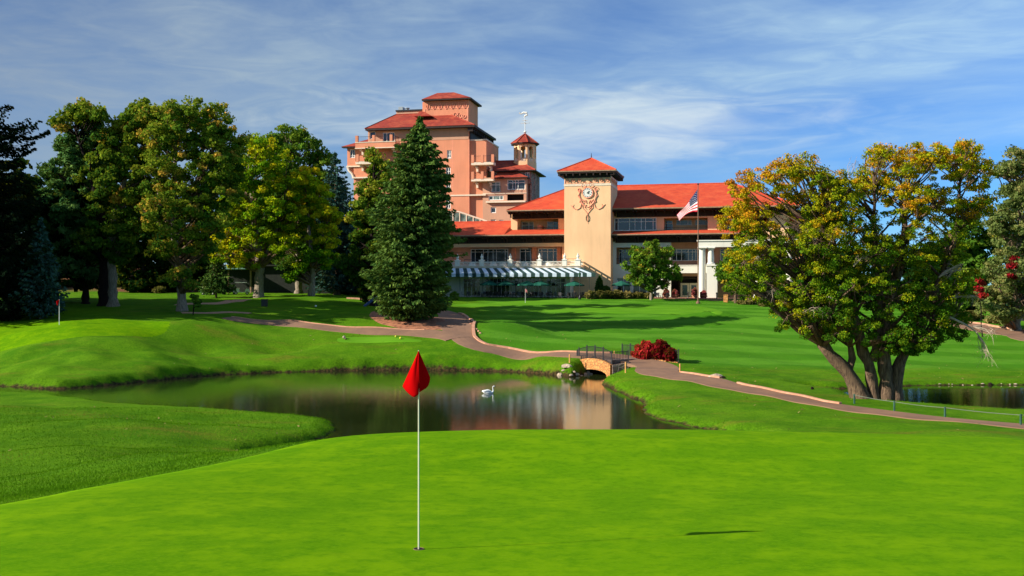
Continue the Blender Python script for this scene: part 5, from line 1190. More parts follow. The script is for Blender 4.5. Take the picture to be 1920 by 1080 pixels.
tree('cottonwood_tree', 'pale trunked cottonwood standing just right of the dark straight trunk', 'tree', 123, (212, 567), [[(212, 570, .62), (211, 520, .5), (208, 470, .45), (212, 420, .34), (235, 330, .2), (250, 250, .1)]],
     [(262, 225, 32, .5), (235, 245, 34, .5), (275, 270, 42, .5), (240, 300, 42, .45), (290, 325, 40, .45), (255, 355, 46, .42), (275, 400, 40, .38), (240, 430, 36, .35), (225, 470, 22, .3), (290, 220, 26, .55)], 41600, 0.288, 'plane', PB, seed=23, cl=.95, orange=.04, mr=.07, sprig=3, squash=.62, dens=.8, rs=.90)
tree('cottonwood_tree', 'tallest cottonwood with rusty leaf clumps and a pale forked trunk', 'tree', 117.5, (342, 584), [[(342, 588, .60), (340, 550, .45), (339, 510, .42), (330, 470, .36), (325, 420, .32), (328, 340, .22), (330, 250, .1)], [(328, 450, .22), (350, 400, .18), (380, 300, .1)], [(326, 440, .2), (300, 380, .14), (290, 320, .08)]],
     [(330, 225, 36, .52), (365, 215, 34, .55), (400, 232, 34, .55), (430, 262, 36, .52), (300, 262, 36, .5), (345, 270, 46, .5), (395, 290, 48, .48), (435, 315, 40, .45), (310, 325, 46, .5), (360, 340, 50, .5), (410, 360, 44, .42), (325, 390, 46, .5), (375, 400, 46, .45), (345, 445, 40, .55), (295, 410, 34, .4), (400, 420, 34, .38), (310, 470, 22, .6), (375, 470, 26, .4), (345, 510, 16, .5), (325, 520, 14, .5), (355, 535, 10, .4)], 75400, 0.248, 'plane', PB, seed=24, cl=.85, orange=.09, mr=.065, sprig=3, squash=.62, dens=.8, rs=.90)
tree('ash_tree', 'round yellow green ash with a thick grey trunk in front of the cart shelter', 'tree', 150, (485, 559), [[(485, 562, .78), (486, 520, .62), (487, 495, .5), (480, 440, .36), (470, 350, .18), (465, 290, .08)], [(487, 500, .35), (515, 440, .22), (530, 390, .12)], [(485, 480, .28), (450, 430, .18), (430, 400, .1)]],
     [(480, 285, 34, .55), (510, 300, 34, .55), (450, 310, 30, .55), (495, 340, 42, .5), (450, 360, 40, .5), (540, 350, 32, .6), (420, 400, 32, .62), (465, 410, 42, .5), (510, 400, 42, .45), (550, 410, 36, .6), (425, 445, 36, .70), (470, 460, 40, .60), (520, 455, 38, .55), (410, 475, 22, .75), (440, 485, 18, .7)], 54600, 0.272, 'yellow', PB, seed=25, cl=.95, mr=.07, tvar=.16, sprig=3, squash=.62, dens=.8, rs=.90)
tree('ash_tree', 'smaller tree with a golden crown top and green skirt right of the round yellow ash', 'tree', 150, (583, 555), [[(583, 560, .50), (586, 520, .4), (587, 490, .35), (580, 440, .24), (575, 370, .12)], [(586, 500, .2), (600, 460, .14), (612, 420, .08)]],
     [(570, 345, 28, .75), (595, 370, 32, .78), (555, 385, 30, .7), (585, 405, 34, .75), (615, 410, 24, .80), (605, 445, 28, .72), (570, 440, 30, .55), (620, 455, 14, .75), (600, 480, 22, .30), (575, 485, 20, .32), (560, 510, 16, .3), (545, 520, 10, .3), (615, 490, 18, .28)], 36400, 0.264, 'yellow', PB, seed=26, cl=.8, mr=.06, sprig=3, squash=.62, dens=.8, rs=.90)
tree('oak_tree', 'tall green tree rising behind the golden ash', 'tree', 166, (560, 556), [[(560, 560, .6), (560, 480, .5), (555, 380, .35), (545, 290, .15)]],
     [(540, 262, 30, .5), (575, 275, 30, .45), (515, 280, 28, .45), (600, 310, 30, .4), (550, 310, 42, .4), (590, 350, 42, .35), (520, 340, 40, .4), (610, 390, 38, .3), (560, 400, 46, .3), (500, 400, 40, .3), (600, 450, 46, .2), (540, 470, 46, .2), (480, 280, 24, .45)], 36000, 0.360, 'mid', PB, seed=27, cl=1.2, mr=.09, sprig=3, squash=.62, dens=.8, rs=.90)
tree('maple_tree', 'dark leafy tree with olive highlights overlapping the hotel left of the great spruce', 'tree', 135, (700, 560), [[(700, 566, .5), (700, 500, .42), (698, 400, .3), (702, 310, .12)]],
     [(702, 298, 18, .55), (715, 325, 22, .5), (700, 350, 28, .5), (690, 385, 30, .5), (715, 390, 26, .4), (678, 420, 26, .4), (705, 430, 34, .3), (682, 460, 34, .2), (715, 475, 30, .2), (690, 505, 38, .1), (660, 500, 30, .1), (700, 540, 34, .05)], 39000, 0.272, 'plane', 'bark_dark', seed=28, cl=.85, mr=.07, sprig=3, squash=.62, dens=.8, rs=.90)
# background wall of trees, left
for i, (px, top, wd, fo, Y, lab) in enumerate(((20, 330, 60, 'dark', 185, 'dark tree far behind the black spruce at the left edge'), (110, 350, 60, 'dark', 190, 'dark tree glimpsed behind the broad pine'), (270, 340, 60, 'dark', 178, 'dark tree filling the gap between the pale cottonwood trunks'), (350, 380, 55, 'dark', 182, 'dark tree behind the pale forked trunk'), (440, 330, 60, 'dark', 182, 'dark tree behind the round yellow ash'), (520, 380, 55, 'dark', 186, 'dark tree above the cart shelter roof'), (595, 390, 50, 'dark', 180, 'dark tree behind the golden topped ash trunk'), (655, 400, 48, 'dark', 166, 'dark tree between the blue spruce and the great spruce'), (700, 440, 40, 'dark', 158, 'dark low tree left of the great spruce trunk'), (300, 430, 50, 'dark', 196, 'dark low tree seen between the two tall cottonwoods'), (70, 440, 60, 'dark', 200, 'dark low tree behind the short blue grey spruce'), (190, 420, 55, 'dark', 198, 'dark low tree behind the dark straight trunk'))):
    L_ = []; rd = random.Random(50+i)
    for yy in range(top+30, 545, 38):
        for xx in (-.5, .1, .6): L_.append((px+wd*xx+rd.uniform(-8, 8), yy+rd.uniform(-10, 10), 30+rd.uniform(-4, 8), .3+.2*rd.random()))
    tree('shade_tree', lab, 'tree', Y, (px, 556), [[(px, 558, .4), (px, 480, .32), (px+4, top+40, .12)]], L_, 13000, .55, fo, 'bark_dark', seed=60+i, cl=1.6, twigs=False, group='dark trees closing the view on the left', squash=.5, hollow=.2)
# unseen trees added outside the frame on the left to shade the lawn
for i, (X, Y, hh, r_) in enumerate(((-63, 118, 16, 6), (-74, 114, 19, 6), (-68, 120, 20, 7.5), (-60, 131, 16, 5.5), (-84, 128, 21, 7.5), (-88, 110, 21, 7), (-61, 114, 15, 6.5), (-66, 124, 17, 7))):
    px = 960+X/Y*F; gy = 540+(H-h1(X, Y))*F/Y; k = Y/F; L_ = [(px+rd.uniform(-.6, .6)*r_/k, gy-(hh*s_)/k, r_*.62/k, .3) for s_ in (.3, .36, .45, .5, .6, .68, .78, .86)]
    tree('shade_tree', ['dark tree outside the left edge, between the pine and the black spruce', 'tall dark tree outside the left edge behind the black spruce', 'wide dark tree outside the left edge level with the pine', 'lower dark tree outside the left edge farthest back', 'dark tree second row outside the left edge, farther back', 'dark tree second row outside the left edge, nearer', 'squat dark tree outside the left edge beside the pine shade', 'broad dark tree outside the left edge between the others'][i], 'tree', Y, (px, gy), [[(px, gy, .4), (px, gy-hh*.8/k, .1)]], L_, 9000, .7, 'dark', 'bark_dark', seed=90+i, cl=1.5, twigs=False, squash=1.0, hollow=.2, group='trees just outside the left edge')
# right side background
rd = random.Random(9)
tree('elm_tree', 'grey green tree with red creeper at the right edge of the photo', 'tree', 112, (1900, 606), [[(1905, 610, .5), (1908, 520, .4), (1915, 400, .25), (1930, 300, .1)], [(1905, 480, .2), (1880, 430, .12)]],
     [(1915, 305, 28, .55), (1890, 320, 18, .5), (1870, 322, 10, .5), (1935, 340, 40, .5), (1900, 370, 26, .5), (1880, 415, 26, .5), (1925, 400, 40, .5), (1865, 425, 18, .4), (1900, 450, 40, .45), (1940, 470, 50, .45), (1890, 500, 36, .4), (1875, 540, 36, .5), (1910, 560, 40, .55), (1860, 570, 28, .62), (1885, 590, 22, .6), (1950, 550, 40, .4)], 51000, 0.210, 'greygreen', PB, seed=31, cl=.8, mr=.06, sprig=2, dens=.85)
for i, (px, py, r) in enumerate(((1836, 535, 12), (1893, 505, 12), (1908, 484, 9), (1826, 553, 7))):
    pass
tree('creeper', 'crimson creeper hanging in front of the grey green tree at the right edge', 'creeper', 108, (1842, 600), [[(1842, 606, .06), (1838, 560, .05), (1836, 530, .03)]], [(1837, 530, 9, .5), (1836, 545, 10, .6), (1827, 556, 6, .6), (1893, 503, 11, .3), (1899, 518, 8, .3), (1905, 486, 8, .3)], 2600, .22, 'red', 'bark_dark', seed=32, cl=.5, mr=.03, squash=.1)
for i, (px, py, rx, top, Y, fo, lab) in enumerate(((1470, 560, 60, 500, 150, 'dark', 'dark low tree behind the left limb of the huge tree'), (1545, 556, 60, 470, 152, 'dark', 'dark tree beyond the huge tree, in line with its leaning trunk'), (1620, 556, 60, 470, 150, 'dark', 'dark tree directly behind the middle of the huge tree'), (1700, 560, 60, 460, 146, 'dark', 'dark tree behind the right half of the huge tree'), (1775, 575, 60, 450, 140, 'dark', 'dark tree in the gap left of the grey green edge tree'), (1835, 590, 55, 420, 138, 'mid', 'mid green tree just behind the crimson creeper'), (1810, 560, 40, 430, 150, 'dark', 'dark tree top showing in the sky gap at the right'), (2010, 585, 60, 380, 132, 'mid', 'green tree just outside the right edge'), (2140, 580, 70, 360, 145, 'dark', 'dark tree farther outside the right edge'), (2270, 585, 70, 390, 138, 'mid', 'green tree well outside the right edge'), (1960, 565, 60, 430, 165, 'dark', 'dark tree behind the grey green edge tree'))):
    L_ = []
    for yy in range(top+22, py-6, 30):
        for xx in (-.5, .1, .6): L_.append((px+rx*xx+rd.uniform(-8, 8), yy+rd.uniform(-8, 8), 24+rd.uniform(-4, 6), .3+.25*rd.random()))
    tree('shade_tree', lab, 'tree', Y, (px, py), [[(px, py+2, .35), (px, py-60, .25), (px+4, top+30, .1)]], L_, 11000, .42, fo, 'bark_dark', seed=70+i, cl=1.2, twigs=False, group='trees beyond the huge tree on the right', squash=.5, hollow=.2)
tree('maple_tree', 'small round green maple in front of the white clubhouse wall', 'tree', 157, (1221, 558), [[(1221, 560, .22), (1221, 540, .2), (1220, 500, .12)]], [(1222, 470, 16, .5), (1200, 482, 18, .5), (1242, 482, 18, .45), (1218, 495, 24, .5), (1190, 505, 16, .45), (1252, 505, 18, .45), (1205, 520, 20, .4), (1235, 520, 20, .4), (1183, 522, 9, .4), (1265, 518, 10, .4), (1222, 535, 10, .3)], 15000, .30, 'mid', PB, seed=33, cl=.7, mr=.04, orange=.05, sprig=2, dens=.85)
tree('maple_tree', 'low dark green tree left of the huge tree, right of the white pier', 'tree', 150, (1379, 562), [[(1379, 566, .2), (1379, 530, .16)]], [(1372, 495, 20, .4), (1390, 480, 20, .45), (1400, 510, 24, .4), (1365, 520, 18, .4), (1385, 530, 22, .35), (1410, 535, 18, .4), (1355, 512, 10, .4)], 12000, .28, 'mid', 'bark_rough', seed=34, cl=.7, mr=.04, sprig=2, dens=.85)
tree('maple_tree', 'tiny sapling with a bushy dark head beside the pale forked trunk', 'tree', 112, (367, 581), [[(362, 583, .06), (364, 560, .05)]], [(369, 562, 7, .3), (363, 556, 5, .35), (372, 569, 6, .3)], 1200, .22, 'mid', 'bark_dark', seed=35, cl=.3, mr=.02)

# cypress, hedge and bushes
def shrub(name, label, px, py, w_, h_, fol, n, leaf, seed, group=None, tint=.5, Y=None, cat='shrub', pointy=0.0):
    rg = np.random.default_rng(seed)
    if Y is None: X, Y, Z = hit(px, py)
    else: X = (px-960)/F*Y; Z = h1(X, Y)
    k = Y/F; rx, hh = w_*k*.5, h_*k; root = empty(name, (X, Y, Z-.03)); tag(root, label, cat, group)
    d = sph(n, rg); r = .55+.45*rg.random(n)**.6; r *= 1+.13*np.sin(d[:, 0]*7+seed)*np.cos(d[:, 1]*6)+.10*np.sin(d[:, 2]*9+d[:, 0]*5)
    zn = (d[:, 2]*r*.5+.5); taper = np.clip(1-pointy*zn, .05, 1)
    c = np.stack([d[:, 0]*r*rx*taper, d[:, 1]*r*rx*taper*.9, zn*hh], -1)
    cell = np.sin(c[:, 0]*3.1/max(.3, rx)+seed)*np.sin(c[:, 2]*4/max(.3, hh)+1)*np.sin(c[:, 1]*3.3/max(.3, rx))
    mb = MB(); 
    for j in range(5): a = j*1.3; mb.tube([(0, 0, -.1), (rx*.3*math.cos(a), rx*.3*math.sin(a), hh*.35), (rx*.55*math.cos(a), rx*.55*math.sin(a), hh*.6)], [.05, .035, .01], 4)
    mb.build('stem', M['bark_dark'], root)
    np_mesh('leaves', leaf_quads(c, leaf, .3, 1.3, rg), 4, FOL[fol], root, np.clip(tint+.25*cell+.14*rg.normal(size=n), 0, 1)); return root
shrub('cypress_tree', 'slim dark conical cypress at the foot of the clock tower', 1124, 551, 22, 40, 'spruce', 3500, .26, 1, pointy=.85, Y=163.5, cat='tree')
shrub('cypress_tree', 'dark low evergreen mound right of the slim cypress', 1136, 551, 22, 22, 'spruce', 2000, .26, 2, pointy=.4, Y=163.2, cat='tree')
for i, (px, w_, h_, tn, lab) in enumerate(((1108, 22, 14, .75, 'pale leaved bush at the left end of the hedge'), (1125, 20, 15, .5, 'olive bush second from the left end of the hedge'), (1140, 20, 15, .3, 'darker bush third from the left end of the hedge'), (1157, 24, 16, .45, 'tallest rounded bush in the middle of the hedge'), (1176, 24, 13, .8, 'straw coloured bush right of the hedge middle'), (1196, 24, 12, .6, 'low spreading bush near the maple trunk'), (1215, 22, 11, .7, 'low straw bush at the right end of the hedge'))):
    shrub('bush', lab, px, 560.5, w_, h_, 'bush', 1800, .22, 10+i, 'bushes in the hedge below the clock tower', tn)
for i, (px, py, w_, h_, tn, fo, lab) in enumerate(((272, 545, 34, 14, .6, 'bush', 'straw coloured bush right of the pale cottonwood trunk'), (245, 545, 28, 14, .5, 'bush', 'brown bush directly right of the pale cottonwood trunk'), (299, 550, 22, 12, .45, 'bush', 'round brown bush beside the orange sandstone block'), (145, 528, 26, 14, .5, 'bush', 'olive bush high on the mulch slope'), (118, 520, 24, 12, .3, 'mid', 'green bush at the top of the mulch slope'), (128, 535, 16, 9, .35, 'bush', 'brown bush lower on the mulch slope'), (1815, 600, 50, 16, .5, 'bush', 'rusty bush on the bank behind the right hand path'), (1865, 606, 30, 12, .7, 'bush', 'straw bush beside the right hand path'), (1890, 612, 26, 10, .6, 'mid', 'low green bush near the right edge path'), (1400, 571, 34, 8, .6, 'bush', 'low bush bed right of the stone block'), (1440, 575, 30, 8, .5, 'bush', 'low bush under the left limb of the huge tree'), (852, 556, 14, 14, .5, 'mid', 'small bush under the left end of the awning'))):
    shrub('bush', lab, px, py, w_, h_, fo, 1800, .24, 30+i, None, tn, Y=155 if px == 852 else None)
# ------------------------------------------------------------------ stone bridge
be = np.array([.6, -.8]); bn = np.array([.8, .6])
zdk = float(pathz(np.array([BR[0]]), np.array([BR[1]]))[0])+.30
bridge = empty('stone_bridge', (BR[0], BR[1], zdk), math.atan2(be[1], be[0])); tag(bridge, 'small arched sandstone footbridge carrying the path over the stream', 'bridge')
def zl(py, Y): return H-(py-540)/F*Y-zdk
NY = -2.15
def spandrel(y0, y1, name):
    mb = MB(); n_ = 18; xsn = np.linspace(-2.35, 2.35, n_+1)
    top = [zl(672, 89.3)-.42*(abs(x)/2.35)**2.2 for x in xsn]; zwb = ZW-zdk
    bot = [zwb+.02+max(0, math.sqrt(max(0, 1-((x-.1)/1.85)**2))*.50) if abs(x-.1) < 1.85 else zwb-.5 for x in xsn]
    for i in range(n_):
        a, b = xsn[i], xsn[i+1]
        for y, fl in ((y0, 0), (y1, 1)):
            q = [(a, y, bot[i]), (b, y, bot[i+1]), (b, y, top[i+1]), (a, y, top[i])]; mb.face(q if not fl else q[::-1])
        mb.face([(a, y0, top[i]), (b, y0, top[i+1]), (b, y1, top[i+1]), (a, y1, top[i])]); mb.face([(a, y1, bot[i]), (b, y1, bot[i+1]), (b, y0, bot[i+1]), (a, y0, bot[i])])
    for x, t_, b_ in ((xsn[0], top[0], bot[0]), (xsn[-1], top[-1], bot[-1])): mb.face([(x, y0, b_), (x, y1, b_), (x, y1, t_), (x, y0, t_)])
    return mb.build(name, M['stone'], bridge), top
sp, top = spandrel(NY-.25, NY+.25, 'parapet_wall'); sp['label'] = 'sunlit arched sandstone face over the pond'
spandrel(2.0, 2.45, 'parapet_wall')
def loc(wx_, wy_): d = np.array([wx_, wy_])-BR; return float(d@be), float(d@bn)
mb = MB()
def wallseg(a, b, z0a, z1a, z0b, z1b, th=.4):
    (ax, ay), (bx_, by_) = a, b; d = Vector((bx_-ax, by_-ay)).normalized(); nx_, ny_ = -d.y*th/2, d.x*th/2
    P8 = [(ax-nx_, ay-ny_, z0a), (bx_-nx_, by_-ny_, z0b), (bx_+nx_, by_+ny_, z0b), (ax+nx_, ay+ny_, z0a), (ax-nx_, ay-ny_, z1a), (bx_-nx_, by_-ny_, z1b), (bx_+nx_, by_+ny_, z1b), (ax+nx_, ay+ny_, z1a)]
    for q in ((0, 1, 5, 4), (1, 2, 6, 5), (2, 3, 7, 6), (3, 0, 4, 7), (4, 5, 6, 7)): mb.face([P8[i] for i in q])
w0 = (2.33, NY); w1_ = loc(10.25, 87.75)
wallseg(w0, w1_, -1.6, top[-1]-.02, -1.4, -.35); mb.build('wing_wall', M['stone2'], bridge)
mb = MB(); f0 = (2.35, 2.2); f1 = (5.2, 3.2); wallseg(f0, f1, -1.4, -.05, -1.4, -.35); wallseg((-2.35, 2.2), (-3.6, 2.9), -1.2, -.1, -1.2, -.3); mb.build('wing_wall', M['stone'], bridge)
mb = MB(); mb.box(-1.9, 2.1, NY+.26, 1.99, ZW-zdk+.55, -.12); mb.build('vault', M['stone2'], bridge)
mb = MB()
xa = np.linspace(-2.1, 2.3, 5); zt5 = np.interp(xa, np.linspace(-2.35, 2.35, 19), top)
rail_pts = [(x, NY, z) for x, z in zip(xa, zt5)]+[(w1_[0], w1_[1], -.42)]
def bar_fence(pts, h=1.12, nm='railing'):
    mb = MB(); fl = []
    for a, b in zip(pts[:-1], pts[1:]):
        a, b = Vector(a), Vector(b); k = max(3, int((b-a).length/.13))
        for i in range(k):
            p = a+(b-a)*i/k; mb.tube([p, p+Vector((0, 0, h-.05))], .024 if i else .06, 4)
            if i == 0: mb.tube([p, p+Vector((0, 0, h+.10))], .055, 4)
        mb.tube([a+Vector((0, 0, h-.05)), b+Vector((0, 0, h-.05))], .03, 4); mb.tube([a+Vector((0, 0, .1)), b+Vector((0, 0, .1))], .025, 4)
    e = Vector(pts[-1]); mb.tube([e, e+Vector((0, 0, h+.1))], .055, 4); return mb.build(nm, M['iron'], bridge)
bar_fence([(-2.3, NY-.05, top[0]-.1)]+rail_pts); bar_fence([(x, 2.2, z) for x, z in zip(xa[1:], zt5[1:])]+[(f1[0], f1[1], -.4)])
def redbush(lx, ly, w_, h_, n, seed, lab, tn):
    p = BR+be*lx+bn*ly; px = 960+p[0]/p[1]*F; return shrub('crimson_bush', lab, px, 0, w_, h_, 'red', n, .15, seed, None, tn, Y=p[1])
redbush(2.0, 2.45, 50, 44, 7000, 41, 'bright crimson bush smothering the far bridge railing', .60)
redbush(3.4, 2.8, 36, 38, 4600, 42, 'darker maroon bush right of the bright crimson one by the bridge', .16)
redbush(4.4, 3.0, 24, 26, 2400, 43, 'smallest maroon clump at the right end of the bridge wall', .06)

# ------------------------------------------------------------------ rocks
def rock(name, label, px, py, wpx, hpx, seed, group=None, m='rock', cat='rock', sink=.15):
    X, Y, Z = hit(px, py); k = Y/F; rg = np.random.default_rng(seed); bm_v = []; nu, nvv = 14, 9; mb = MB()
    a_, c_ = wpx*k*.5, hpx*k; ph = rg.random(6)*6
    for i in range(nvv):
        th = math.pi*.5*i/(nvv-1)
        for j in range(nu):
            f_ = 2*math.pi*j/nu; w_ = 1+.16*math.sin(2*f_+ph[0])+.10*math.sin(3*f_+ph[1]+i*.4)+.05*math.sin(7*f_+i+ph[2])
            mb.v.append((a_*math.cos(th)**.6*math.cos(f_)*w_, a_*.75*math.cos(th)**.6*math.sin(f_)*w_, c_*math.sin(th)**.8*(1+.12*math.sin(f_*2+ph[3]))-sink*c_))
    for i in range(nvv-1):
        for j in range(nu): mb.f.append((i*nu+j, i*nu+(j+1) % nu, (i+1)*nu+(j+1) % nu, (i+1)*nu+j))
    o = mb.build(name, M[m], None, False, (X, Y, Z)); tag(o, label, cat, group); o.rotation_euler = (0, 0, rg.random()*.5-.25); return o
rock('boulder', 'low tan boulder alone on the lawn right of the bridge', 1343, 708, 26, 8, 1)
rock('boulder', 'small dark stone beside the low tan boulder on the lawn', 1356, 709, 8, 4, 2, m='bark_dark')
rk = [(1098, 703, 9, 5), (1107, 706, 12, 7), (1117, 708, 11, 6), (1124, 707, 9, 6), (1131, 706, 9, 5), (1112, 711, 10, 6), (1123, 712, 9, 5), (1103, 700, 8, 5), (1137, 704, 7, 4), (1090, 707, 8, 4), (1063, 688, 18, 6), (1050, 703, 12, 5), (1057, 695, 8, 3), (1076, 698, 8, 3), (1082, 703, 8, 4), (1071, 704, 7, 3)]
sides = ['wide flat pale stone on the grass left of the bridge', 'pale stone at the water edge left of the stream mouth', 'small pale stone between the flat stone and the water', 'small pale stone in the grass nearest the bridge foot', 'half sunk stone left of the stream rocks', 'tiny pale stone on the bank below the flat stone']
for i, q in enumerate(rk): rock('river_rock', 'tan river rock in the heap under the bridge arch' if i < 10 else sides[i-10], *q, 10+i, 'river rocks heaped under the bridge arch' if i < 10 else None)
rock('boulder', 'dark rock sitting at the left tip of the right pond', 1523, 730, 7, 5, 51, m='bark_dark'); rock('boulder', 'dark rock on the far bank of the right pond', 1857, 721, 8, 4, 52, m='bark_dark')
for i in range(11):
    px = 1765+i*14+rnd.uniform(-8, 8); rock('shore_stone', 'pale shore stone on the far bank of the right pond', px, 721.5+rnd.uniform(-2, 1), rnd.uniform(2, 7), rnd.uniform(.8, 1.8), 60+i, 'pale stones lining the far bank of the right pond')
rock('boulder', 'pink sandstone boulder on the mulch slope beside the dark trunk', 178, 512, 14, 13, 53, m='kerb')
for i in range(9):
    px = 872+i*3.6; rock('kerb_stone', 'pale edging stone along the dark path top', px, 598+i*3.4, 4.5, 3.0, 80+i, 'pale edging stones where the path enters the shade', m='kerb')

# ------------------------------------------------------------------ flagsticks
t = MT('red_flag_cloth'); d = t.n('ShaderNodeBsdfDiffuse'); d.inputs[0].default_value = (.50, .003, .004, 1); tr = t.n('ShaderNodeBsdfTranslucent'); tr.inputs[0].default_value = (.5, .004, .004, 1)
m_ = t.n('ShaderNodeMixShader'); m_.inputs[0].default_value = .22; t.l(d.outputs[0], m_.inputs[1]); t.l(tr.outputs[0], m_.inputs[2]); t.l(m_.outputs[0], t.out.inputs[0]); M['redcloth'] = t.m
M['pole'] = plain('cream_fibreglass', (.74, .72, .52), .4, .04)
pinx, piny = P(785, 1036, 10.65)[:2]; pinz = h1(pinx, piny)+.036
pin = empty('flagstick', (pinx, piny, pinz)); tag(pin, 'tall cream flagstick with a limp red flag in the foreground green', 'golf flag')
u_ = 10.65/F; top_z = (1036-663)*u_
mb = MB(); mb.tube([(0, 0, -.02), (0, 0, top_z*.5), (0, 0, top_z)], [.0085, .0075, .006], 10); mb.build('pole', M['pole'], pin)
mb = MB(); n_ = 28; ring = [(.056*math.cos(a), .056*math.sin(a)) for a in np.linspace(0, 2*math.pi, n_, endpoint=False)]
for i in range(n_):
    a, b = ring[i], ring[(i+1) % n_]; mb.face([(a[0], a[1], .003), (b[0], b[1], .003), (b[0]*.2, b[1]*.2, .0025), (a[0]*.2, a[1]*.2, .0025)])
mb.build('hole', plain('hole_shade', (.012, .010, .006), .9, .2), pin)  # flat near-black disc painting the shade down the cup
mb = MB(); mb.tube([(.054*math.cos(a), .054*math.sin(a), .002) for a in np.linspace(0, 2*math.pi, 29)], .006, 6, cap=False); mb.build('cup_rim', plain('cup_rim_soil', (.16, .10, .05), .8, .2), pin)
def fpt(px, py, dy): return ((px-785)*u_, dy, (1036-py)*u_)
def flag_mesh():
    # bottom hem as a polyline from the rear fold round to the front
    hem = [fpt(786, 744, -.010), fpt(777, 750, -.015), fpt(764, 743, .030), fpt(752.5, 733, .115), fpt(757, 728, .13)]
    hem2 = [fpt(786, 742, -.010), fpt(792, 738, .010), fpt(802, 730, .055), fpt(804.5, 716, .12), fpt(798, 712, .15)]
    mb = MB()
    for h_, sg in ((hem, 1), (hem2, -1)):
        nr = 22; hm = catmull(h_, .012); nc = len(hm)
        base_i = len(mb.v)
        for i in range(nr+1):
            s = i/nr; px0 = np.array([0, -.010, top_z*.999]) 
            for j in range(nc):
                u = j/(nc-1); hp = hm[j]; p = px0*(1-s)+hp*s
                bul = math.sin(math.pi*s)*.012*math.sin(u*7+s*2); p = p+np.array([0, bul*min(1, u*4)-.004+(.020 if u < .02 else 0)*max(0, s-.72)/.28, -.004*math.sin(u*5)*s])
                mb.v.append(tuple(p))
        for i in range(nr):
            for j in range(nc-1): mb.f.append((base_i+i*nc+j, base_i+i*nc+j+1, base_i+(i+1)*nc+j+1, base_i+(i+1)*nc+j))
    return mb
fo_ = flag_mesh().build('flag', M['redcloth'], pin, True); sm = fo_.modifiers.new('thickness', 'SOLIDIFY'); sm.thickness = .0016
def small_pin(px, py, hh, label, cloth, dx=-1):
    X, Y, Z = hit(px, py); Z += .05; r_ = empty('flagstick', (X, Y, Z)); tag(r_, label, 'golf flag')
    MB().tube([(0, 0, -.05), (0, 0, hh)], [.030, .022], 6).build('pole', M['whitepaint'], r_)
    mb = MB(); 
    for j in range(6):
        a, b = j/6, (j+1)/6; f_ = lambda s: (dx*.30*s, -.06+.07*math.sin(s*8), -.30*s)
        p, q = f_(a), f_(b); mb.face([(p[0], p[1], hh-.02+p[2]*.7), (q[0], q[1], hh-.02+q[2]*.7), (q[0]*.8, q[1]+.03, hh-.46+q[2]*.5), (p[0]*.8, p[1]+.03, hh-.46+p[2]*.5)])
    f_ = mb.build('flag', cloth, r_); s_ = f_.modifiers.new('thickness', 'SOLIDIFY'); s_.thickness = .01
small_pin(111, 609.5, 2.5, 'small white flagstick with a red flag on the left green', M['redcloth'])
small_pin(985, 568.3, 2.1, 'farthest flagstick, tiny with a pink flag in front of the clubhouse', plain('pink_flag_cloth', (.70, .22, .24), .8, .1), 1)

# ------------------------------------------------------------------ national flag on its pole
X, Y, Z = hit(1309, 569); k = Y/F; fp = empty('flagpole', (X, Y, Z)); tag(fp, 'tall bronze flagpole flying a drooping national flag before the clubhouse', 'flagpole')
hp = (569-347)*k; mb = MB(); mb.tube([(0, 0, -.1), (0, 0, hp*.5), (0, 0, hp)], [.10, .085, .05], 8); mb.lathe([(.32, -.1), (.32, .15), (.18, .35)], (0, 0), 12); mb.build('pole', plain('bronze_pole', (.20, .11, .07), .45, .1), fp)
mb = MB(); mb.lathe([(.02, hp-.02), (.14, hp+.08), (.14, hp+.18), (.03, hp+.28)], (0, 0), 8); mb.build('finial', M['iron'], fp)
def fq(u, v):      # u along the fly, v down the hoist
    ax, ay = (1307.5-1309, 355), (1307-1309, 397)
    tl, bl, trr, brr = np.array([-1.2, 355.]), np.array([-1.6, 397.]), np.array([-36., 401.]), np.array([-31.5, 412.5])
    p = (tl*(1-v)+bl*v)*(1-u)+(trr*(1-v)+brr*v)*u; p[1] -= 6*math.sin(math.pi*u)*v-2.5*math.sin(math.pi*u)*(1-v)
    dy = 1.9*u+.26*math.sin(u*9+v*2.2)*min(1, u*3)+.12*math.sin(u*17+v*4)*u; return Vector((p[0]*k, dy, (569-p[1])*k))
me_v = []; me_f = []; mi = []; NU, NV = 30, 26
for i in range(NU+1):
    for j in range(NV+1): me_v.append(tuple(fq(i/NU, j/NV)))
for i in range(NU):
    for j in range(NV):
        me_f.append((i*(NV+1)+j, (i+1)*(NV+1)+j, (i+1)*(NV+1)+j+1, i*(NV+1)+j+1)); st = j//2; mi.append(2 if (i < 12 and st < 7) else (0 if st % 2 == 0 else 1))
me = bpy.data.meshes.new('flag'); me.from_pydata(me_v, [], me_f)
for nm, c_ in (('flag_red', (.55, .012, .03)), ('flag_white', (.80, .74, .76)), ('flag_navy', (.008, .012, .075))): me.materials.append(plain(nm, c_, .8, .06))
me.polygons.foreach_set('material_index', mi); me.polygons.foreach_set('use_smooth', [True]*len(mi)); me.update(); fl = bpy.data.objects.new('flag', me); COL.objects.link(fl); fl.parent = fp
mb = MB()
for r_ in range(9):
    for c_ in range(6 if r_ % 2 == 0 else 5):
        u = (c_*2+1+(r_ % 2))/12*.4; v = (r_+1)/10*14/26
        for s in (-1, 1):
            P0 = fq(u, v); du, dv = fq(u+.008, v)-P0, fq(u, v+.014)-P0; nn = du.cross(dv).normalized()*.02*s; du = du.normalized()*.05; dv = dv.normalized()*.05
            pts = [P0+nn+du*math.cos(a)*q_+dv*math.sin(a)*q_ for a, q_ in [(t_*math.pi/5-math.pi/2, 1 if t_ % 2 == 0 else .42) for t_ in range(10)]]; mb.face(pts if s < 0 else pts[::-1])
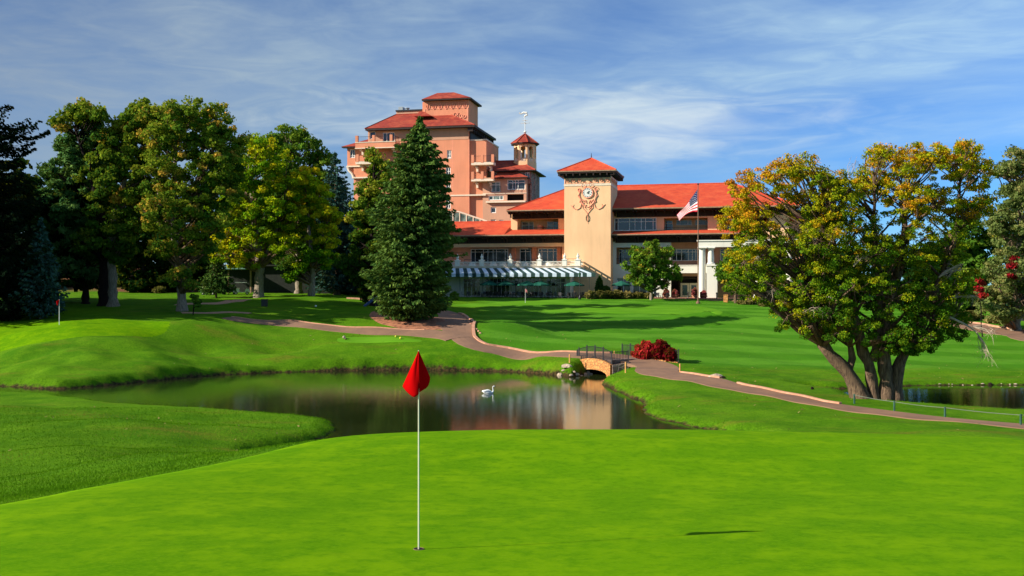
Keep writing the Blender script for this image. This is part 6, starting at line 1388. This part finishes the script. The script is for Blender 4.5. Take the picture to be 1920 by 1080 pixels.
so_ = mb.build('stars', M['whitepaint'], fl); so_['kind'] = 'stuff'

# ------------------------------------------------------------------ swan
swY = DW*F/(737.5-540); swx = (916-960)/F*swY
swan = empty('swan', (swx, swY, ZW)); tag(swan, 'white swan with a dark bill swimming to the right on the pond', 'swan')
sp_ = [(-.50, .155, .012, .02), (-.46, .165, .045, .05), (-.38, .15, .10, .10), (-.26, .12, .165, .15), (-.10, .085, .20, .175), (.06, .06, .19, .17), (.20, .05, .14, .135), (.30, .075, .085, .09), (.352, .15, .052, .052), (.348, .25, .040, .040), (.322, .34, .034, .034), (.308, .42, .031, .031), (.325, .49, .031, .031), (.365, .53, .033, .034), (.408, .535, .038, .042), (.445, .515, .035, .034), (.468, .50, .022, .022)]
mb = MB(); ns = 14
for i, (x, z, ry, rz) in enumerate(sp_):
    a = np.array(sp_[max(0, i-1)][:2]); b = np.array(sp_[min(len(sp_)-1, i+1)][:2]); d = (b-a)/np.linalg.norm(b-a); nrm_ = np.array([-d[1], d[0]])
    for j in range(ns):
        t_ = 2*math.pi*j/ns; mb.v.append((x+nrm_[0]*rz*math.sin(t_), ry*math.cos(t_), z+nrm_[1]*rz*math.sin(t_)))
for i in range(len(sp_)-1):
    for j in range(ns): mb.f.append((i*ns+j, i*ns+(j+1) % ns, (i+1)*ns+(j+1) % ns, (i+1)*ns+j))
mb.f.append(tuple(range(ns))[::-1]); mb.f.append(tuple((len(sp_)-1)*ns+j for j in range(ns)))
M['feather'] = plain('white_feathers', (.80, .82, .80), .7, .05, 12, bump=.4); o = mb.build('body', M['feather'], swan, True); ss = o.modifiers.new('smooth', 'SUBSURF'); ss.levels = ss.render_levels = 1
for sy in (-1, 1):
    mb = MB()
    for i in range(9):
        s = i/8; x = .22-.66*s; z = .13+.10*math.sin(math.pi*min(1, s*1.15))+.03*s
        for j in range(5): v = j/4; mb.v.append((x+.02*v, sy*(.165*math.sin(math.pi*(.25+.6*(1-s)))+.03-.07*(1-v)*0), z+.03-.17*v*(1-.75*s)))
    for i in range(8):
        for j in range(4): mb.f.append((i*5+j, i*5+j+1, (i+1)*5+j+1, (i+1)*5+j))
    w_ = mb.build('wing', M['feather'], swan, True); s_ = w_.modifiers.new('thickness', 'SOLIDIFY'); s_.thickness = .02
mb = MB(); mb.tube([(.455, 0, .505), (.50, 0, .475), (.545, 0, .45)], [.026, .020, .008], 8, sq=.7); mb.build('bill', M['iron'], swan)
for sy in (-1, 1): MB().lathe([(.002, .512), (.008, .520), (.002, .528)], (.425, sy*.033), 6).build('eye', M['iron'], swan)

# ------------------------------------------------------------------ stakes, low fence, tee things
for px, py, hh, lab in ((1068, 680, .75, 'orange stake left of the bridge'), (1152, 678, 1.0, 'orange stake seen through the near bridge railing'), (1173, 699, .9, 'orange stake at the near right foot of the bridge'), (1275, 699, .75, 'orange stake right of the maroon bushes')):
    X, Y, Z = hit(px, py); mb = MB(); mb.tube([(0, 0, -.1), (0, 0, hh*.96), (0, 0, hh)], [.065, .065, .03], 6); o = mb.build('stake', M['timber'], None, False, (X, Y, Z)); tag(o, lab, 'stake', 'orange timber stakes along the path')
posts = [hit(*q) for q in ((1602, 757), (1677, 771), (1772, 783), (1914, 798))]; posts.append((posts[-1][0]+5.5, posts[-1][1]-2.0, h1(posts[-1][0]+5.5, posts[-1][1]-2.0)))
rf = empty('rope_fence', posts[0]); tag(rf, 'low fence of green posts and one pale rail between the path and right pond', 'fence')
o0 = Vector(posts[0]); PH = .62
for p in posts: q = Vector(p)-o0; MB().tube([q+Vector((0, 0, -.1)), q+Vector((0, 0, PH))], .06, 8).build('post', M['greenpost'], rf)
mb = MB()
for a, b in zip(posts[:-1], posts[1:]):
    a, b = Vector(a)-o0+Vector((0, 0, PH-.05)), Vector(b)-o0+Vector((0, 0, PH-.05)); mb.tube([a+(b-a)*s-Vector((0, 0, .04*math.sin(math.pi*s))) for s in np.linspace(0, 1, 9)], .020, 5)
mb.build('rail', plain('pale_rope', (.13, .15, .11), .8, .1), rf)
def ball(name, label, px, py, r_, m, cat, group=None):
    X, Y, Z = hit(px, py); mb = MB(); mb.lathe([(r_*math.cos(a)+1e-3, r_+r_*math.sin(a)) for a in np.linspace(-1.5, 1.5, 9)], (0, 0), 12); o = mb.build(name, m, None, True, (X, Y, Z+.05)); tag(o, label, cat, group); return o
yl = plain('yellow_marker_paint', (.72, .66, .06), .5, .05)
ball('tee_marker', 'yellow tee marker at the right end of the small tee, nearer one', 751, 637, .12, yl, 'tee marker'); ball('tee_marker', 'yellow tee marker behind the nearer yellow one', 742, 633.5, .10, yl, 'tee marker')
ball('tee_marker', 'brown tee marker at the left end of the small tee', 645, 636, .16, M['rock'], 'tee marker'); ball('tee_marker', 'dark brown tee marker beside the brown one', 648, 638, .11, M['bark_rough'], 'tee marker')
ball('tee_marker', 'white marker on the shaded lawn left of the great spruce', 592, 576.5, .13, M['whitepaint'], 'tee marker')
X, Y, Z = hit(496, 575); mb = MB(); mb.box(-.35, .35, -.3, .3, .08, .85); mb.box(-.4, .4, -.35, .35, .85, .95); mb.box(-.3, -.2, -.25, .25, -.05, .08); mb.box(.2, .3, -.25, .25, -.05, .08); o = mb.build('cooler_box', M['iron'], None, False, (X, Y, Z)); tag(o, 'black box with a lid on short feet on the lawn left of the ash trunk', 'box')
# stand bag leaning by the mulch bed
X, Y, Z = hit(697, 576); gb = empty('golf_bag', (X, Y, Z)); tag(gb, 'blue grey golf bag leaning on its stand left of the mulch bed', 'golf bag')
mb = MB(); mb.tube([(-1.0, 0, .12), (.35, 0, 1.15)], [.17, .19], 10); mb.build('bag', plain('blue_nylon', (.05, .09, .22), .6, .15), gb)
for dy in (-.3, .3): MB().tube([(.25, 0, 1.0), (.6, dy, 0)], .022, 5).build('stand_leg', M['iron'], gb)
for k_ in range(5): MB().tube([(.33, (k_-2)*.05, 1.13), (.62+.04*k_, (k_-2)*.09, 1.36+.03*k_)], [.012, .03], 5).build('golf_club', M['whitepaint'], gb)
# sandstone blocks
def block(px, py, w_, h_, lab, Yf=None):
    X, Y, Z = hit(px, py); k = Y/F; mb = MB(); a, b = w_*k/2, h_*k; mb.box(-a, a, -a, a, -.1, b*.9); mb.box(-a*1.12, a*1.12, -a*1.12, a*1.12, b*.9+.002, b); o = mb.build('stone_pier', M['stone'], None, False, (X, Y, Z)); o.rotation_euler = (0, 0, R(-20)); tag(o, lab, 'pier')
block(1361, 566.5, 8, 14, 'squat sandstone pier on the kerb left of the huge tree'); block(285, 546, 9, 12, 'orange sandstone pier among bushes left of the pale forked trunk')

# ------------------------------------------------------------------ golf carts
def cart(px, py, scale, body, lab, rz, roofm='whitepaint'):
    X, Y, Z = hit(px, py); r_ = empty('golf_cart', (X, Y, Z), rz); r_.scale = (scale,)*3; tag(r_, lab, 'golf cart', 'golf carts parked by the cart shelter'); m = M[body]
    mb = MB(); prof = [(-1.2, .35), (-1.22, .80), (-1.0, .92), (-.35, .90), (-.30, .42), (.45, .40), (.55, .80), (.75, .92), (1.05, .82), (1.22, .55), (1.22, .35)]
    for y, fl in ((-.58, 0), (.58, 1)): q = [(x, y, z) for x, z in prof]; mb.face(q[::-1] if fl == 0 else q)
    for (a, b), (c, d) in zip(prof, prof[1:]+prof[:1]): mb.face([(a, -.58, b), (c, -.58, d), (c, .58, d), (a, .58, b)])
    mb.build('body', m, r_)
    MB().box(-.95, .75, -.62, .62, 1.82, 1.90).box(-1.0, .8, -.66, .66, 1.78, 1.82).build('roof', M[roofm], r_)
    for x0, x1, y in ((-.95, -.9, -.55), (-.95, -.9, .55), (.95, .62, -.55), (.95, .62, .55)): MB().tube([(x0, y, .85), (x1, y, 1.79)], .025, 5).build('roof_strut', M['iron'], r_)
    MB().box(-.85, -.30, -.5, .5, .922, 1.05).box(-.98, -.84, -.5, .5, .93, 1.40).build('seat', M['cream'], r_)
    MB().tube([(.55, -.25, .85), (.35, -.25, 1.12)], .02, 5).tube([(.35+.06*math.cos(a), -.25+.17*math.sin(a), 1.12+.12*math.cos(a)) for a in np.linspace(0, 6.28, 13)], .015, 4).build('steering_wheel', M['iron'], r_)
    for x in (-.82, .80):
        for y in (-.52, .52):
            w_ = MB(); disc(w_, x, .24, .24, y-.09, y+.09, 20); wo = w_.build('wheel', M['iron'], r_); h_ = MB(); disc(h_, x, .24, .11, y-.10, y+.10, 14); h_.build('hub', M['whitepaint'], wo)
    for y in (-.4, .4): MB().box(1.19, 1.235, y-.08, y+.08, .62, .70).build('headlight', M['glass2'], r_)
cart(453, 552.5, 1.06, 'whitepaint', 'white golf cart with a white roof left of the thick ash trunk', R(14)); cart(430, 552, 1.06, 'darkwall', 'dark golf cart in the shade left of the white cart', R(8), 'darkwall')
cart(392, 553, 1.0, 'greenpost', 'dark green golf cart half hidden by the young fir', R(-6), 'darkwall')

# ------------------------------------------------------------------ clubhouse forecourt
def kw(px, ly): x = K.x(px, ly); p = K.world(x, ly); return p[0], p[1], h1(p[0], p[1])
def parasol(px, ly, lab):
    x, y, z = kw(px, ly); r_ = empty('parasol', (x, y, z)); tag(r_, lab, 'parasol', 'green parasols along the clubhouse terrace'); MB().tube([(0, 0, 0), (0, 0, 2.75)], .035, 6).build('pole', M['gutter'], r_)
    mb = MB(); pk_ = (0, 0, 2.85); rg_ = [(1.65*math.cos(a), 1.65*math.sin(a), 2.2) for a in np.linspace(0, 2*math.pi, 9)[:-1]]
    for i in range(8): a, b = rg_[i], rg_[(i+1) % 8]; mb.face([a, b, pk_]); mb.face([(a[0], a[1], 2.0), (b[0], b[1], 2.0), b, a])
    mb.build('canopy', M['greencloth'], r_); MB().lathe([(.3, -.02), (.3, .08), (.06, .12)], (0, 0), 10).build('base', M['iron'], r_)
for px, ly, lab in ((918, -7.0, 'leftmost green parasol below the awning'), (949, -6.8, 'second green parasol from the left, below the awning'), (989, -7.2, 'green parasol in the middle of the awning front'), (1014, -6.9, 'green parasol just left of the lamp post'), (1077, -7.0, 'green parasol beside the lamp post'), (1165, -3.0, 'green parasol left of the maple on the white wall side')): parasol(px, ly, lab)
def chair_proto():
    r_ = empty('patio_chair', (0, 0, 0)); tag(r_, 'dark patio chair', 'chair', 'dark chairs at the forecourt tables'); MB().box(-.25, .25, -.25, .25, .43, .48).build('seat', M['iron'], r_); MB().box(-.25, .25, .21, .25, .5, .95).build('backrest', M['iron'], r_)
    for x in (-.22, .22):
        for y in (-.22, .22): MB().box(x-.02, x+.02, y-.02, y+.02, -.02, .429).build('leg', M['iron'], r_)
    return r_
def table_proto():
    r_ = empty('patio_table', (0, 0, 0)); tag(r_, 'dark table', 'table', 'dark tables along the clubhouse forecourt'); MB().lathe([(.5, .70), (.52, .72), (.52, .75)], (0, 0), 16).build('tabletop', M['iron'], r_); MB().lathe([(.28, -.02), (.26, .03), (.05, .06), (.05, .699)], (0, 0), 10).build('pedestal', M['iron'], r_); return r_
ch0, tb0 = chair_proto(), table_proto(); first = [True, True]
tabs = [(878, -8.6), (903, -7.4), (925, -8.7), (949, -6.8), (968, -8.8), (989, -7.2), (1014, -6.9), (1036, -8.7), (1058, -7.7), (1077, -7.0), (1098, -7.4), (1165, -3.0), (1188, -3.6), (1203, -2.6), (1242, -2.9)]
spots = ['under the far left end of the awning', 'second from the left under the awning', 'below the leftmost parasol side of the awning', 'under the second parasol', 'between the second and middle parasols', 'under the middle parasol', 'under the parasol left of the lamp post', 'left of the lamp post in front of the french doors', 'right behind the lamp post', 'under the parasol beside the lamp post', 'at the right end of the awning', 'under the parasol left of the maple', 'left of the maple trunk', 'just behind the maple trunk', 'right of the maple near the pink planters']
for i, (px, ly) in enumerate(tabs):
    x, y, z = kw(px, ly); t_ = tb0 if i == 0 else copy_tree(tb0); t_.location = (x, y, z+.02); t_['label'] = 'dark round table '+spots[i]
    for j in range(4):
        a = j*math.pi/2+i*.5; c_ = ch0 if (i == 0 and j == 0) else copy_tree(ch0); c_.location = (x+.85*math.cos(a), y+.85*math.sin(a), z+.02); c_.rotation_euler = (0, 0, a-math.pi/2); c_['label'] = 'dark chair at the table '+spots[i]
# white clothed tables on the terrace
wt0 = empty('terrace_table', (0, 0, 0)); tag(wt0, 'x', 'table', 'white clothed tables on the terrace'); mb = MB(); n_ = 24
for i in range(n_):
    a, b = 2*math.pi*i/n_, 2*math.pi*(i+1)/n_; ra, rb = .62+.05*math.sin(i*2.4), .62+.05*math.sin((i+1)*2.4); mb.face([(.5*math.cos(a), .5*math.sin(a), .76), (.5*math.cos(b), .5*math.sin(b), .76), (0, 0, .76)]); mb.face([(ra*math.cos(a), ra*math.sin(a), .15), (rb*math.cos(b), rb*math.sin(b), .15), (.5*math.cos(b), .5*math.sin(b), .76), (.5*math.cos(a), .5*math.sin(a), .76)])
mb.build('tablecloth', M['whitepaint'], wt0); MB().lathe([(.05, 0), (.05, .75)], (0, 0), 8).build('pedestal', M['iron'], wt0)
for i, (px, ly, s_) in enumerate(((885, -1.5, 'far left on the terrace behind the balustrade'), (925, -1.2, 'second on the terrace before the ribbon window'), (943, -2.4, 'near the middle of the terrace ribbon window'), (984, -1.8, 'before the single terrace door'), (1030, -1.0, 'before the wide terrace door'))):
    p = K.world(K.x(px, ly), ly, zT+.0); t_ = wt0 if i == 0 else copy_tree(wt0); t_.location = (p[0], p[1], p[2]+.01); t_['label'] = 'white clothed table '+s_
# lamp posts
def lamp(px, ly, lab):
    x, y, z = kw(px, ly); r_ = empty('lamp_post', (x, y, z)); tag(r_, lab, 'lamp post'); MB().lathe([(.22, -.05), (.22, .25), (.10, .45), (.06, .6), (.05, 3.5)], (0, 0), 10).build('post', M['iron'], r_)
    MB().lathe([(.06, 3.5), (.16, 3.6), (.22, 4.05), (.26, 4.1), (.04, 4.35)], (0, 0), 8).build('lantern', M['greenpost'], r_)
lamp(1087, -11.2, 'slender black lamp post in front of the awning')
for px, ly, lab in ((1290, -1.6, 'small dark bollard before the clubhouse entrance door'), (1344, -2.2, 'small dark bollard in front of the white pier')):
    x, y, z = kw(px, ly); o = MB().lathe([(.14, -.05), (.14, .1), (.10, .15), (.10, .85), (.15, .9), (.12, 1.05), (.02, 1.12)], (0, 0), 12).build('bollard', M['iron'], None, True, (x, y, z)); tag(o, lab, 'bollard')
# planters with pink petunias
for i, (px, ly, w_, h_, lab) in enumerate(((1249, -2.0, 14, 19, 'leftmost pink flower planter by the clubhouse entrance'), (1265.5, -1.2, 13, 17, 'pink flower planter just left of the entrance door'), (1303, -2.0, 13, 20, 'tallest pink flower planter, right before the flagpole'), (1319, -1.4, 15, 15, 'pink flower planter at the foot of the white column'))):
    x, y, z = kw(px, ly); px2 = 960+x/y*F; r_ = shrub('flower_planter', lab, px2, 0, w_, h_, 'pinkflower', 1500, .17, 200+i, 'pink petunia planters at the entrance', .55, Y=y, cat='planter', pointy=.4)
    MB().lathe([(.35, -.05), (.5, .5), (.55, .52), (.55, .6), (.45, .6)], (0, 0), 14).build('pot', M['kerb'], r_)

# ------------------------------------------------------------------ two distant people
def person(px, py, shirt, lab, rz, arm=.2):
    X, Y, Z = hit(px, py); r_ = empty('person', (X, Y, Z), rz); tag(r_, lab, 'person')
    V = [(0, 0, .95), (0, 0, 1.12), (0, 0, 1.36), (0, -.01, 1.50), (0, -.02, 1.60), (0, -.02, 1.72), (.17, 0, 1.42), (.23, .02, 1.14), (.20, -.16, .92), (.20, -.24, .86), (-.17, 0, 1.42), (-.24, .02, 1.14), (-.22, -.08, .90), (-.22, -.12, .82), (.09, 0, .90), (.10, -.02, .50), (.10, .02, .08), (.10, -.13, .03), (-.09, 0, .90), (-.10, .03, .50), (-.10, .05, .08), (-.10, -.10, .03)]
    E = [(0, 1), (1, 2), (2, 3), (3, 4), (4, 5), (2, 6), (6, 7), (7, 8), (8, 9), (2, 10), (10, 11), (11, 12), (12, 13), (0, 14), (14, 15), (15, 16), (16, 17), (0, 18), (18, 19), (19, 20), (20, 21)]
    Rr = [.15, .14, .16, .06, .085, .085, .065, .048, .035, .03, .065, .048, .035, .03, .10, .065, .045, .045, .10, .065, .045, .045]
    me = bpy.data.meshes.new('body'); me.from_pydata(V, E, []); o = bpy.data.objects.new('body', me); COL.objects.link(o); o.parent = r_; o.modifiers.new('skin', 'SKIN'); 
    for i, q in enumerate(Rr): me.skin_vertices[0].data[i].radius = (q, q*.85)
    me.skin_vertices[0].data[0].use_root = True; o.modifiers.new('sub', 'SUBSURF').levels = 1
    t = MT('skin_and_clothes'); sx = t.n('ShaderNodeSeparateXYZ'); t.l(t.n('ShaderNodeTexCoord').outputs['Object'], sx.inputs[0]); z_ = sx.outputs[2]
    c = t.mix(t.rng(z_, .96, .98, sm=False), (.05, .06, .10), shirt); c = t.mix(t.rng(z_, 1.47, 1.49, sm=False), c, (.45, .26, .18)); t.bsdf(c, .8, .2); me.materials.append(t.m)
    MB().lathe([(.02, 1.60), (.092, 1.66), (.100, 1.72), (.085, 1.79), (.02, 1.825)], (0, .01), 12).build('hair', M['bark_dark'], r_, True)
person(1582, 566, (.05, .16, .42), 'distant person in a blue top standing behind the left part of the huge tree', R(20)); person(1630, 566, (.08, .25, .55), 'distant person in a light blue top behind the middle of the huge tree', R(-30))
# retaining wall, low wall and hoarding at the far right
def lowwall(p0, p1, hgt, m, name, lab, cat, th=.4):
    a, b = hit(*p0), hit(*p1); L_ = math.hypot(b[0]-a[0], b[1]-a[1]); ang = math.atan2(b[1]-a[1], b[0]-a[0]); n_ = 12; mb = MB()
    for i in range(n_):
        x0, x1 = L_*i/n_, L_*(i+1)/n_; za = h1(a[0]+math.cos(ang)*x0, a[1]+math.sin(ang)*x0)-a[2]; zb = h1(a[0]+math.cos(ang)*x1, a[1]+math.sin(ang)*x1)-a[2]
        for y, fl in ((0, 0), (th, 1)): q = [(x0, y, za-.3), (x1, y, zb-.3), (x1, y, zb+hgt), (x0, y, za+hgt)]; mb.face(q[::-1] if fl else q)
        mb.face([(x0, 0, za+hgt), (x1, 0, zb+hgt), (x1, th, zb+hgt), (x0, th, za+hgt)])
    mb.face([(0, 0, -.3), (0, 0, hgt), (0, th, hgt), (0, th, -.3)]); o = mb.build(name, m, None, False, a); o.rotation_euler = (0, 0, ang); tag(o, lab, cat); return o
lowwall((1788, 592), (1822, 601), .6, M['kerb'], 'retaining_wall', 'pink low retaining wall on the bank behind the right path', 'wall')
lowwall((1900, 600), (1945, 606), 1.0, M['iron'], 'barrier', 'dark low barrier at the right edge under the edge tree', 'barrier')
lowwall((1895, 588), (1950, 592), .8, M['kerb'], 'low_wall', 'pale pink wall above the dark barrier at the right edge', 'wall')
X, Y, Z = hit(1925, 600); r_ = empty('parasol', (X, Y+2, Z)); tag(r_, 'teal green parasol cut by the right edge of the photo', 'parasol'); MB().tube([(0, 0, 0), (0, 0, 2.9)], .04, 6).build('pole', M['iron'], r_)
mb = MB(); rg_ = [(1.7*math.cos(a), 1.7*math.sin(a), 2.15) for a in np.linspace(0, 2*math.pi, 9)[:-1]]
for i in range(8): a, b = rg_[i], rg_[(i+1) % 8]; mb.face([a, b, (0, 0, 3.0)]); mb.face([(a[0], a[1], 1.8), (b[0], b[1], 1.8), b, a])
mb.build('canopy', M['greencloth'], r_)
lowwall((150, 566-24), (60, 562-26), .15, M['kerb'], 'kerb_wall', 'low pink edging at the foot of the mulch slope', 'wall') if False else None

# ------------------------------------------------------------------ grass blades and fallen leaves
t = MT('grass_blades'); a = t.attr('tint'); c = t.ramp(a, [(0, (.035, .115, .003)), (.5, (.080, .200, .005)), (.85, (.13, .27, .008)), (1, (.20, .20, .03))]); d = t.n('ShaderNodeBsdfDiffuse'); t.l(c, d.inputs[0]); tr = t.n('ShaderNodeBsdfTranslucent'); t.l(c, tr.inputs[0]); m_ = t.n('ShaderNodeMixShader'); m_.inputs[0].default_value = .3; t.l(d.outputs[0], m_.inputs[1]); t.l(tr.outputs[0], m_.inputs[2]); t.l(m_.outputs[0], t.out.inputs[0])
def blades(name, X, Y, hh, ww, tn, zoff=0.0):
    n_ = len(X); Z = height(X, Y); a = rng.random(n_)*2*math.pi; lean = rng.normal(size=(n_, 2))*.35*hh[:, None]; dx, dy = np.cos(a)*ww*.5, np.sin(a)*ww*.5
    V = np.stack([np.stack([X-dx, Y-dy, Z-.01], -1), np.stack([X+dx, Y+dy, Z-.01], -1), np.stack([X+lean[:, 0], Y+lean[:, 1], Z+hh], -1)], 1); o = np_mesh(name, V, 3, t.m, None, np.clip(tn, 0, 1)); tag(o, kind='stuff'); return o
# on the left rough between the putting green and the pond
n_ = 150000; Yb = 13+48*rng.random(n_)**1.7; Xb = Yb*(-.56+.50*rng.random(n_)); gsd = sdf(Xb, Yb, catmull(gp, .6, True).tolist()[::2]); s1 = np.minimum(sdf(Xb, Yb, W1), 9)
ok = (gsd > .10) & (s1 > .05); Xb, Yb, gsd = Xb[ok], Yb[ok], gsd[ok]; cl_ = np.sin(Xb*1.7+np.sin(Yb*1.1))*np.sin(Yb*1.3+Xb*.4)
hb = (.028+.024*rng.random(len(Xb)))*np.clip(.5+gsd/2.5, .45, 1.25)*(1+Yb/80)*.62; o = blades('rough_grass', Xb, Yb, hb, .008+Yb*.00045, .45+.16*cl_+.16*rng.normal(size=len(Xb))+.55*np.clip(np.sin(Xb*.33+1.1*np.sin(Yb*.21)+.8)*np.sin(Yb*.42+.6*np.sin(Xb*.27))*2.2-.9, 0, 1))
# rim of the putting green on the right and far side
n_ = 60000; Xr = -2+19*rng.random(n_)*1.0; Yr = 21.5+6*rng.random(n_); gsd = sdf(Xr, Yr, catmull(gp, .6, True).tolist()[::2]); ok = (gsd > .08) & (gsd < 1.3); blades('fringe_grass', Xr[ok], Yr[ok], .03+.02*rng.random(ok.sum()), np.full(ok.sum(), .016), .5+.16*rng.normal(size=ok.sum()))
# pond banks
sx_, sy_ = [], []
for poly in (W1, W2):
    pl = np.array(poly+poly[:1]); 
    for a, b in zip(pl[:-1], pl[1:]):
        L_ = np.linalg.norm(b-a); m = int(L_*300); u = rng.random(m)[:, None]; nrm_ = np.array([b[1]-a[1], -(b[0]-a[0])])/(L_+1e-9); p = a+(b-a)*u+nrm_*(rng.random(m)[:, None]*3.4-1.7); sx_.append(p[:, 0]); sy_.append(p[:, 1])
Xs, Ys = np.concatenate(sx_), np.concatenate(sy_); ok = Ys > 44; Xs, Ys = Xs[ok], Ys[ok]; zz, ss_ = height(Xs, Ys, True); ok = (ss_ > .22) & (ss_ < 1.2) & (rng.random(len(Xs)) < np.clip(1.35-ss_*.8, .1, 1)); Xs, Ys, ss_ = Xs[ok], Ys[ok], ss_[ok]
blades('bank_grass', Xs, Ys, (.05+.07*rng.random(len(Xs))), np.full(len(Xs), .022), .42+.18*rng.normal(size=len(Xs))+.35*(rng.random(len(Xs)) < .10))
n_ = 1100; Xl = -30+80*rng.random(n_); Yl = 26+90*rng.random(n_)**.8; ok = (np.minimum(sdf(Xl, Yl, W1), sdf(Xl, Yl, W2)) > .4) & (sdf(Xl, Yl, catmull(gp, .6, True).tolist()[::2]) > .5); Xl, Yl = Xl[ok], Yl[ok]; zz = height(Xl, Yl)+.05
q = leaf_quads(np.stack([Xl, Yl, zz], -1), .06, 2.5, 1.2); o = np_mesh('fallen_leaves', q, 4, FOL['bush'], None, np.full(len(q), .9)); tag(o, kind='stuff')
